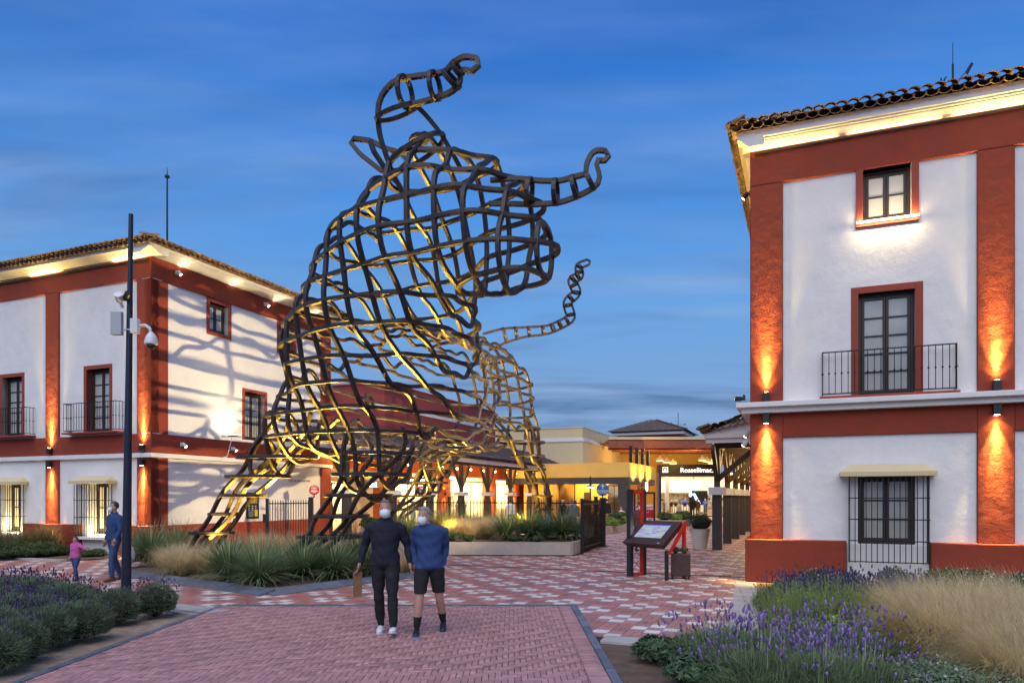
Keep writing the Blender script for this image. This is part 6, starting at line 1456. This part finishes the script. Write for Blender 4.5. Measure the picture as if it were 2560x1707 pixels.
    plant_set('leafy_shrub', 'shrub', 'dark glossy leafy shrub', 'at the bare soil corner', [T_leafy(81, .24, .26, 1000, EUPH, (.03, .055)), T_leafy(82, .26, .28, 1000, EUPH, (.03, .055))], [(1.62, 8.05, 1.0), (1.92, 8.0, .9), (1.85, 7.55, 1.0), (1.78, 7.0, 1.0), (2.0, 6.75, .9), (2.15, 8.35, .85)], 'dark shrubs in the right bed', px=False)
    plant_set('leafy_shrub', 'shrub', 'lime green leafy shrub', 'behind the near lavenders', [T_leafy(83, .35, .42, 1800, LIME, (.02, .04), WFL, 10)], [(4.0, 8.6, 1.0), (4.4, 8.5, 1.0), (3.6, 8.75, .8)], 'lime shrubs in the right bed', px=False)
    plant_set('gaura', 'flowers', 'dark white-flowered shrub', 'along the right plinth', [T_leafy(84, .42, .55, 2000, HEDGE, (.02, .04), WFL, 40), T_leafy(85, .42, .5, 2000, EUPH, (.02, .04), WFL, 30)], [(7.0, 11.9, 1.05), (7.5, 11.6, 1.1), (8.0, 11.5, 1.15), (8.4, 11.3, 1.1), (6.7, 12.4, 1.0), (8.8, 11.9, 1.2), (7.4, 12.3, 1.1), (6.1, 13.0, .95), (5.7, 13.2, .9), (6.9, 10.9, .9), (7.3, 10.6, .9)], 'white-flowered shrubs', px=False)
    Sg = [T_grass(k, 2000, (.6, 1.1), .20, STIPA, (.6, 2.0), (.005, .010), wind=w, spread=.8) for k, w in ((91, 2.9), (92, 3.3), (93, -2.6))]
    plant_set('feather_grass', 'grass', 'large wind-swept blond grass', 'in the right corner', Sg, [(4.55, 7.7, 1.0, 0, 0.), (4.9, 7.5, 1.0, 1, 0.), (5.3, 7.6, 1.0, 2, 0.), (4.75, 8.2, 1.0, 1, 0.), (5.2, 8.3, 1.05, 0, 0.), (5.7, 8.3, 1.0, 2, 0.), (5.4, 9.0, 1.05, 0, 0.), (5.9, 9.1, 1.0, 1, 0.), (6.4, 9.0, 1.0, 2, 0.), (4.75, 6.9, .95, 2, 0.), (5.1, 6.7, .95, 0, 0.), (6.3, 9.7, 1.0, 1, 0.), (5.7, 9.8, .95, 2, 0.), (6.9, 9.8, 1.0, 0, 0.), (4.55, 6.4, .9, 1, 0.), (5.15, 9.5, .9, 0, 0.), (6.1, 8.5, 1.0, 1, 0.), (5.6, 7.8, 1.0, 1, 0.)], 'feather grass in the right corner', px=False)
    plant_set('leafy_shrub', 'shrub', 'grey-green white-flowered shrub', 'at the lower right edge', [T_leafy(86, .4, .42, 2600, GREYG, (.012, .026), WFL, 26)], [(3.75, 6.35, .9), (4.12, 6.35, .95), (3.95, 6.75, .85)], 'grey-green shrubs', px=False)
    # irrigation pipe lying on the soil
    tag(MB().tube([(1.72, 7.25, .01), (1.75, 6.85, .02), (2.0, 6.5, .02), (2.2, 6.0, .02)], .012, 8).tube([(1.74, 6.95, .02), (2.1, 7.0, .02)], .012, 8).build('irrigation_pipe', M('brown_pipe', (.14, .06, .05), .5)), 'thin brown irrigation pipe on the bare soil near the path', 'pipe')
    # ---- pots and passage
    for nm, me in T_leafy(101, .42, .50, 3600, BOXL, (.018, .032)):
        o = obj(nm, me, POT); o.location = (0, 0, .60)
        if nm == 'foliage': o['kind'] = 'stuff'
    for dx, s in ((-.11, 1.0), (.08, 1.1)):
        for nm, me in T_leafy(102, .09, .15, 260, HEDGE, (.02, .035), YFL if dx > 0 else None, 6):
            o = obj(nm, me, PBOX); o.location = (dx, 0, .56); o.scale = (s, s, s)
            if nm != 'twig_core': o['kind'] = 'stuff'
    q = [T_leafy(103, .5, .55, 1300, HEDGE, (.05, .09)), T_leafy(104, .45, .4, 1300, LIME, (.05, .09))]
    plant_set('leafy_shrub', 'shrub', 'rounded green shrub', 'in the low planter behind the gate', q, [(4.6, 36.6, 1.0), (5.0, 37.6, 1.0, 1), (5.5, 38.4, 1.1), (5.9, 39.6, 1.1), (4.4, 38, 1.0), (6.2, 40.3, 1.1), (5.2, 36.4, .9, 1)], 'shrubs in the passage planter', z=.35, px=False)
    plant_set('leafy_shrub', 'shrub', 'dark green shrub', 'in the far planter before the bright shop', q, [(9.7, 45.2, 1.0), (10.4, 45.4, 1.0), (11.0, 45.7, 1.0)], 'shrubs in the far planter', z=.35, px=False)
    t = thing('potted_bush', 'round dark bush in a pot beside the first arcade post', 'potted plant', P(925, 1330, 29.5).xy.to_3d())
    for nm, me in q[0]: o = obj(nm, me, t); o.location = (0, 0, .5); o.scale = (.9, .9, .9)
    MB().lathe([(.25, 0), (.36, .55), (.33, .56)], 20).build('pot', M('pale_pot'), t)
plants()
# ================================================================ people
SKIN = M('skin', (.48, .27, .19), .55, var=.06, vs=20); SKIN2 = M('skin_light', (.55, .34, .25), .55, var=.06, vs=20)
def cloth(name, col): return M(name, col, .85, var=.15, vs=9, bump=.004, bs=18)
NAVYC = cloth('navy_knit', (.008, .010, .024)); BLACKC = cloth('black_cloth', (.010, .010, .012)); BLUEC = cloth('blue_cloth', (.025, .060, .17)); JEAN = cloth('denim', (.035, .065, .16)); PINKC = cloth('pink_cloth', (.50, .10, .30)); GREYC = cloth('grey_cloth', (.12, .12, .13)); BROWNC = cloth('brown_cloth', (.12, .07, .04)); WHITEC = cloth('white_cloth', (.7, .7, .7)); ROYAL = cloth('royal_blue_cloth', (.03, .06, .35))
MASKM = M('mask_white', (.78, .80, .84), .7, var=.03); SHOEW = M('white_leather', (.72, .74, .78), .5, var=.05); SHOEB = M('blue_sole', (.05, .20, .50), .5, var=.05); SHOEBR = M('brown_leather', (.13, .055, .03), .5, var=.1); SHOEK = M('black_leather', (.015, .015, .017), .45, var=.1)
def hairm(c): return M('hair_%02d%02d%02d' % tuple(int(v*99) for v in c), c, .6, var=.3, vs=40, bump=.004, bs=90)
def person(label, loc, rz, H=1.75, J=None, top=NAVYC, bottom=BLACKC, shoes=SHOEK, sole=None, hair=(.05, .045, .04), mask=False, vox=.016, shorts=False, long_hair=False, build=1.0, skin=SKIN, head_turn=0.0, head_tilt=0.0, group=None, socks=None, seated=False, fingers=True):
    """faces local -y.  J overrides joints (metres for a 1.75 m figure)"""
    t = thing('person', label, 'person', loc, rz, group); k = H/1.75; t.scale = (k, k, k)
    j = dict(pel=(0, 0, .95), wai=(0, -.005, 1.10), che=(0, .0, 1.30), nb=(0, .015, 1.465), nk=(0, .0, 1.55), hd=(0, -.015, 1.635),
             sl=(.185, .01, 1.415), el=(.235, .03, 1.14), wl_=(.245, -.03, .90), sr=(-.185, .01, 1.415), er=(-.235, .03, 1.14), wr=(-.245, -.03, .90),
             hl=(.092, 0, .92), kl=(.10, -.02, .50), al=(.10, .03, .085), hr=(-.092, 0, .92), kr=(-.10, -.02, .50), ar=(-.10, .03, .085), fl=0.0, fr=0.0)
    j.update(J or {}); v = {a: Vector(b) for a, b in j.items() if isinstance(b, tuple)}
    m = MB(); B = build
    def limb(a, b, ra, rb, n=3, bulge=.0, N=12):
        pts = [v[a].lerp(v[b], q/n) if isinstance(a, str) else Vector(a).lerp(Vector(b), q/n) for q in range(n+1)]; m.tube(pts, [ra+(rb-ra)*q/n+bulge*math.sin(math.pi*q/n) for q in range(n+1)], N)
    # torso: stacked ellipses following the spine
    prof = [(-.09, .125, .095), (-.02, .172, .118), (.05, .168, .115), (.14, .150, .108), (.24, .160, .112), (.34, .176, .118), (.43, .185, .112), (.49, .165, .092), (.525, .10, .072), (.56, .064, .062)]
    sp = [v['pel'], v['wai'], v['che'], v['nb'], v['nk']]; zz = [0, .15, .35, .515, .60]
    vs = []; n = 20
    for z, rx, ry in prof:
        i = max(q for q in range(len(zz)-1) if zz[q] <= max(z, 0)); f = (z-zz[i])/(zz[i+1]-zz[i]); c = sp[i].lerp(sp[i+1], f)
        for q in range(n): a = 2*math.pi*q/n; vs.append((c.x+rx*B*math.cos(a), c.y+ry*B*math.sin(a), c.z))
    fs = [(i*n+q, i*n+(q+1) % n, (i+1)*n+(q+1) % n, (i+1)*n+q) for i in range(len(prof)-1) for q in range(n)]+[tuple(range(n-1, -1, -1)), tuple((len(prof)-1)*n+q for q in range(n))]
    m.add(vs, fs)
    for s, e, w in (('sl', 'el', 'wl_'), ('sr', 'er', 'wr')):
        limb(v['nb'].lerp(v[s], .35)-Vector((0, 0, .03)), v[s]-Vector((0, 0, .012)), .065, .064); limb(s, e, .060*B, .045, 3, .004); limb(e, w, .046, .029, 3, .004)
    for h, kn, a in (('hl', 'kl', 'al'), ('hr', 'kr', 'ar')): limb(h, kn, .092*B, .058, 4, .004); limb(kn, a, .058, .037, 4, .012)
    R = Matrix.Rotation(head_turn, 3, 'Z') @ Matrix.Rotation(head_tilt, 3, 'X'); hc = v['hd']
    def hp(x, y, z): return hc+R @ Vector((x, y, z))
    def hball(c, r, n=16, mm=10):
        q = MB().ball((0, 0, 0), r, n, mm); m.add([hp(c[0]+x, c[1]+y, c[2]+z) for x, y, z in q.v], q.f)
    limb(v['nb']-Vector((0, 0, .02)), hp(0, .01, -.04), .060, .054)
    hball((0, .012, .032), (.074, .093, .092)); hball((0, -.022, -.032), (.060, .072, .078)); hball((0, -.058, -.082), (.036, .032, .026))
    hball((0, -.102, -.018), (.014, .018, .022), 8, 6); hball((0, -.096, .008), (.011, .012, .03), 8, 6); hball((.075, .01, -.005), (.010, .020, .032), 8, 6); hball((-.075, .01, -.005), (.010, .020, .032), 8, 6)
    me = m.mesh('body'); o = obj('body', me); mod = o.modifiers.new('r', 'REMESH'); mod.mode = 'VOXEL'; mod.voxel_size = vox; sm = o.modifiers.new('s', 'SMOOTH'); sm.iterations = 5; sm.factor = .5
    dg = bpy.context.evaluated_depsgraph_get(); body = bpy.data.meshes.new_from_object(o.evaluated_get(dg)); bpy.data.objects.remove(o)
    body.name = 'body'; body.materials.clear(); body.materials.append(skin); body.polygons.foreach_set('use_smooth', [True]*len(body.polygons))
    # which bone is each face nearest to
    cs = np.zeros(len(body.polygons)*3); body.polygons.foreach_get('center', cs); cs = cs.reshape(-1, 3)
    bones = {'torso': [(v['pel']+Vector((0, 0, .02)), v['nb']-Vector((0, 0, .055)), .13)], 'head': [(v['nb']+Vector((0, 0, .02)), hp(0, 0, .08), .06)], 'arm': [(v['sl'], v['el'], .05), (v['el'], v['wl_'], .04), (v['sr'], v['er'], .05), (v['er'], v['wr'], .04)], 'thigh': [(v['hl'], v['kl'], .085), (v['hr'], v['kr'], .085)], 'shin': [(v['kl'], v['al'], .05), (v['kr'], v['ar'], .05)]}
    names = list(bones); best = np.full(len(cs), 9.0); lab = np.zeros(len(cs), int)
    for i, nm in enumerate(names):
        for a, b, r in bones[nm]:
            a = np.array(a); d = np.array(b)-a; tt = np.clip(((cs-a)@d)/(d@d), 0, 1); e = np.linalg.norm(cs-a-tt[:, None]*d, axis=1)-r; q = e < best; best[q] = e[q]; lab[q] = i
    # hem and waist are level cuts
    zt = v['pel'].z-.06; isT = np.isin(lab, [0, 2]); low = (lab == 0) & (cs[:, 2] < zt); lab[low] = 3
    th = (lab == 3) & (cs[:, 2] > zt) & (not seated); lab[th] = 0; hm = (lab == 1) & (cs[:, 2] < v['nb'].z-.005); lab[hm] = 0
    def shell(name, sel, mat, off, seed, folds=.006):
        idx = np.nonzero(sel)[0]
        if len(idx) == 0: return
        bm = bmesh.new(); bm.from_mesh(body); bm.faces.ensure_lookup_table(); keep = set(idx.tolist()); bmesh.ops.delete(bm, geom=[f for f in bm.faces if f.index not in keep], context='FACES')
        for q in bm.verts: q.normal_update()
        for q in bm.verts: q.co += q.normal*(off+folds*math.sin(q.co.z*38+q.co.x*23+seed)*math.sin(q.co.x*31+q.co.y*27+seed))
        sm_ = bpy.data.meshes.new(name); bm.to_mesh(sm_); bm.free(); sm_.polygons.foreach_set('use_smooth', [True]*len(sm_.polygons)); sm_.materials.append(mat); so = obj(name, sm_, t); so.modifiers.new('s', 'SOLIDIFY').thickness = .006
    # hands joined to the body mesh
    hm_ = MB()
    for w, e, sgn in (('wl_', 'el', 1), ('wr', 'er', -1)):
        d = (v[w]-v[e]).normalized(); side = Vector((0, -1, 0)); side = (side-d*side.dot(d)).normalized(); nrm = d.cross(side)
        pc = v[w]+d*.045
        vs = []
        for u, hw, tk in ((-.02, .026, .020), (.03, .038, .016), (.085, .036, .013)):
            for a, b in ((-1, -1), (1, -1), (1, 1), (-1, 1)): vs.append(v[w]+d*u+side*(hw*a)+nrm*(tk*b))
        hm_.add(vs, [(0, 1, 5, 4), (1, 2, 6, 5), (2, 3, 7, 6), (3, 0, 4, 7), (4, 5, 9, 8), (5, 6, 10, 9), (6, 7, 11, 10), (7, 4, 8, 11), (8, 9, 10, 11), (3, 2, 1, 0)])
        if fingers:
            for q, (off, ln) in enumerate(((-.028, .062), (-.0095, .072), (.0095, .078), (.028, .070))):
                p0 = v[w]+d*.080+side*off; cu = nrm*(-.012*sgn); hm_.tube([p0, p0+d*ln*.45+cu*.5, p0+d*ln*.78+cu*1.6, p0+d*ln*.95+cu*2.6], [.0095, .009, .008, .006], 6)
            p0 = v[w]+d*.02+side*.034; hm_.tube([p0, p0+d*.03+side*.022, p0+d*.062+side*.026], [.012, .010, .007], 6)
        else: hm_.tube([v[w]+d*.08, v[w]+d*.14], [.03, .014], 6)
    bm = bmesh.new(); bm.from_mesh(body); tmp = hm_.mesh('h', True); bm.from_mesh(tmp); b2 = bpy.data.meshes.new('body'); bm.to_mesh(b2); bm.free(); b2.materials.append(skin); bo = obj('body', b2, t); bpy.data.meshes.remove(tmp)
    sd = len(label)
    shell('top', np.isin(lab, [0, 2]), top, .010, sd)
    if shorts: 
        zk = (v['kl'].z+v['kr'].z)/2+.06; shell('shorts', (lab == 3) & (cs[:, 2] > zk), bottom, .020, sd, .004)
        if socks: shell('socks', (lab == 4) & (cs[:, 2] < min(v['al'].z, v['ar'].z)+.16), socks, .004, sd, 0)
    else: shell('trousers', np.isin(lab, [3, 4]), bottom, .009, sd)
    # shoes
    for a, kn, pitch in (('al', 'kl', j['fl']), ('ar', 'kr', j['fr'])):
        Rf = Matrix.Rotation(pitch, 3, 'X'); an = v[a]; c = MB()
        secs = [(.075, .030, .075), (.045, .038, .105), (-.02, .040, .085), (-.09, .047, .060), (-.15, .042, .045), (-.185, .022, .030)]; n2 = 10; vs = []
        for y, hw, ht in secs:
            for q in range(n2): ag = 2*math.pi*q/n2; x = hw*math.cos(ag); z = -.075+ht*.5+ht*.5*math.sin(ag); vs.append(an+Rf @ Vector((x, y, max(z, -.075))))
        fs = [(i*n2+q, i*n2+(q+1) % n2, (i+1)*n2+(q+1) % n2, (i+1)*n2+q) for i in range(len(secs)-1) for q in range(n2)]+[tuple(range(n2)), tuple((len(secs)-1)*n2+q for q in range(n2-1, -1, -1))]
        c.add(vs, fs); so = c.build('shoe', shoes, t, smooth=True, fix=True)
        c = MB(); ol = [(.035, .08), (-.02, .085), (-.04, .03), (-.040, -.03), (-.049, -.10), (-.040, -.16), (0, -.195), (.040, -.16), (.049, -.10), (.040, -.03), (.04, .03)]
        c.add([an+Rf @ Vector((x, y, -.087)) for x, y in ol]+[an+Rf @ Vector((x, y, -.066)) for x, y in ol], [tuple(range(len(ol))), tuple(range(2*len(ol)-1, len(ol)-1, -1))]+[(i, len(ol)+i, len(ol)+(i+1) % len(ol), (i+1) % len(ol)) for i in range(len(ol))]); c.build('sole', sole or shoes, so, fix=True)
    # hair cap
    q = MB().ball((0, 0, 0), (.082, .101, .100), 22, 14, lambda d: 1+.02*math.sin(13*d[0]+9*d[2])+.02*math.sin(17*d[1]))
    keep = []
    for f in q.f:
        c = sum((Vector(q.v[i]) for i in f), Vector())/len(f)
        if c.z > .055 or (c.y > .0 and c.z > -.065+.05*(c.y < .03)) or (abs(c.x) > .06 and c.y > -.03 and c.z > .0): keep.append(f)
    hb = MB(); hb.add([hp(x, y+.014, z+.034) for x, y, z in q.v], keep)
    if long_hair:
        hb.add([hp(x*.95, y*.45+.06, z*1.5-.10) for x, y, z in q.v], q.f)
    ho = hb.build('hair', hairm(hair), t, smooth=True); ho.modifiers.new('s', 'SOLIDIFY').thickness = .008
    em = MB()
    for s in (-1, 1): em.ball(tuple(hp(.030*s, -.082, .004)), .0105, 8, 6)
    em.build('eyes', M('eye', (.03, .02, .02), .2, var=0), t)
    if mask:
        q = MB().ball((0, 0, 0), (.070, .080, .070), 20, 12); kf = [f for f in q.f if sum(q.v[i][1] for i in f)/len(f) < .0]
        mb = MB(); mb.add([hp(x, y-.050, z-.050) for x, y, z in q.v], kf); mo = mb.build('face_mask', MASKM, t, smooth=True); mo.modifiers.new('s', 'SOLIDIFY').thickness = .004
        ml = MB()
        for s in (-1, 1): ml.tube([hp(.062*s, -.05, -.04), hp(.076*s, .0, -.012), hp(.078*s, .02, .0)], .003, 5)
        ml.build('mask_loop', MASKM, mo)
    return t
def people():
    # two walkers on the brick path
    p = person('walking man in dark navy jumper, black trousers, white mask and white shoes', (-1.73, 9.72, 0), .06, 1.80, dict(wai=(0, -.01, 1.10), sl=(.195, .02, 1.40), sr=(-.195, .01, 1.40), el=(.29, .05, 1.15), wl_=(.33, -.02, .91), er=(-.28, .06, 1.15), wr=(-.33, -.03, .92), hl=(.092, -.01, .92), kl=(.11, -.15, .51), al=(.13, -.22, .11), hr=(-.092, 0, .92), kr=(-.085, .00, .50), ar=(-.07, .10, .087), fl=-.25), NAVYC, BLACKC, SHOEW, SHOEW, (.16, .15, .14), True, .013, build=1.1, head_turn=.05)
    b = thing('paper_bag', 'flat brown paper bag hanging from the hand of the man in navy', 'bag', (-2.10, 9.68, .50), .35)
    m = MB(); m.add([(-.05, -.035, 0), (.05, -.035, 0), (.05, .035, 0), (-.05, .035, 0), (-.06, -.03, .33), (.06, -.03, .33), (.06, .03, .33), (-.06, .03, .33)], [(0,3,2,1),(0,1,5,4),(1,2,6,5),(2,3,7,6),(3,0,4,7)]); m.build('bag_body', M('kraft_paper', (.22, .12, .05), .8, var=.15, vs=12), b)
    MB().tube([(-.04, 0, .32), (-.03, 0, .40), (.03, 0, .40), (.04, 0, .32)], .005, 6).build('handle', M('kraft_paper'), b)
    person('walking man in blue jacket, black shorts, black socks and blue-soled shoes', (-1.12, 9.66, 0), .02, 1.74, dict(nb=(-.03, -.03, 1.45), nk=(-.05, -.05, 1.53), hd=(-.065, -.075, 1.605), che=(-.01, .0, 1.30), el=(.21, .12, 1.16), wl_=(.18, .06, .93), er=(-.22, .10, 1.16), wr=(-.19, .03, .94), kr=(-.12, -.13, .52), ar=(-.16, -.12, .09), kl=(.13, .04, .50), al=(.17, .24, .13), fl=.35, fr=.0), BLUEC, BLACKC, SHOEK, SHOEB, (.30, .27, .25), True, .013, shorts=True, socks=BLACKC, head_turn=-.45, head_tilt=.12, build=1.05)
    # man and child by the blue post
    person('man in blue jumper and jeans with brown boots walking by the blue post', (-8.80, 15.75, 0), -.5, 1.74, dict(kl=(.10, -.12, .51), al=(.11, -.12, .09), kr=(-.10, .06, .50), ar=(-.10, .20, .11), fr=.3, el=(.26, -.02, 1.14), wl_=(.27, -.14, .93)), cloth('bright_blue_cloth', (.018, .05, .15)), JEAN, SHOEBR, None, (.05, .04, .035), True, .018, head_turn=-.3)
    person('small child in a pink jacket and jeans holding out an arm', (-9.65, 15.75, 0), -.3, .99, dict(hd=(0, -.02, 1.60), el=(.42, -.05, 1.30), wl_=(.66, -.08, 1.24), kl=(.10, -.10, .50), al=(.11, -.08, .09), kr=(-.10, .05, .5), ar=(-.10, .16, .11)), PINKC, JEAN, SHOEBR, None, (.04, .03, .025), False, .024, build=1.25, long_hair=True)
    b = thing('plastic_bag', 'pale plastic shopping bag hanging beside the man in jeans', 'bag', (-8.42, 15.62, .42), .3)
    MB().ball((0, 0, .18), (.14, .08, .20), 14, 10, lambda d: 1+.06*math.sin(9*d[0]+5*d[2])).build('bag_body', M('thin_plastic', (.6, .6, .66), .35, var=.08, trans=.4), b, smooth=True); MB().tube([(-.06, 0, .35), (-.03, 0, .47), (.03, 0, .47), (.06, 0, .35)], .008, 6).build('handle', M('thin_plastic'), b)
    V3 = .03
    def far(label, px, Y, H, top, bot, hair=(.05, .04, .035), rz=0.0, J=None, **k):
        p = P(px, 1242, Y); person(label, (p.x, p.y, k.pop('z', 0)), rz, H, J, top, bot, SHOEK, None, hair, vox=V3, fingers=False, group='people far back', **k)
    far('white-haired person in a dark jacket behind the fence by the arcade', 1408, 37, 1.70, BLACKC, GREYC, (.6, .6, .6), .4)
    far('person in a grey-blue top behind the fence near the gate', 1431, 35.5, 1.68, cloth('slate_cloth', (.10, .13, .18)), BLACKC, (.06, .05, .04), -.5, mask=True)
    far('person in a brown coat beside the one in grey-blue', 1438, 36.5, 1.66, BROWNC, M('beige_cloth', (.45, .36, .25), .85), (.06, .05, .04), 2.6)
    far('person in white shirt standing at the arcade shop', 1276, 40, 1.72, WHITEC, BLACKC, (.05, .04, .04), 3.0)
    far('dark-coated person walking before the yellow shops', 1516, 42, 1.75, BLACKC, BROWNC, (.04, .03, .03), 2.8)
    far('person with brown hair seated near the low planter behind the gate', 1553, 43, 1.70, WHITEC, GREYC, (.10, .06, .04), -.7, z=-.42)
    far('blue-shirted shop assistant at the left counter', 1712, 72, 1.75, ROYAL, BLACKC, rz=.1)
    far('blue-shirted shop assistant in the middle behind the table', 1751, 72.6, 1.75, ROYAL, BLACKC, rz=-.2)
    far('blue-shirted shop assistant at the right beside the screen', 1763, 72.2, 1.72, ROYAL, BLACKC, rz=-.1)
    far('customer with long dark hair and black coat in the bright shop', 1732, 66.8, 1.70, BLACKC, BLACKC, (.02, .015, .015), 3.1, long_hair=True)
    far('customer in grey trousers beside the one in the black coat', 1744, 67.0, 1.68, BROWNC, GREYC, (.10, .06, .04), 2.7)
    far('pale-clothed person pushing past the far planter', 1697, 47, 1.60, M('beige_cloth'), GREYC, (.3, .25, .2), -1.2, dict(kl=(.10, -.18, .52), al=(.10, -.12, .09), kr=(-.10, .08, .5), ar=(-.10, .28, .13)))
    far('masked person standing behind the kiosk frame', 1598, 24.5, 1.62, cloth('rust_cloth', (.16, .06, .04)), JEAN, (.05, .04, .03), .3, mask=True)
people()
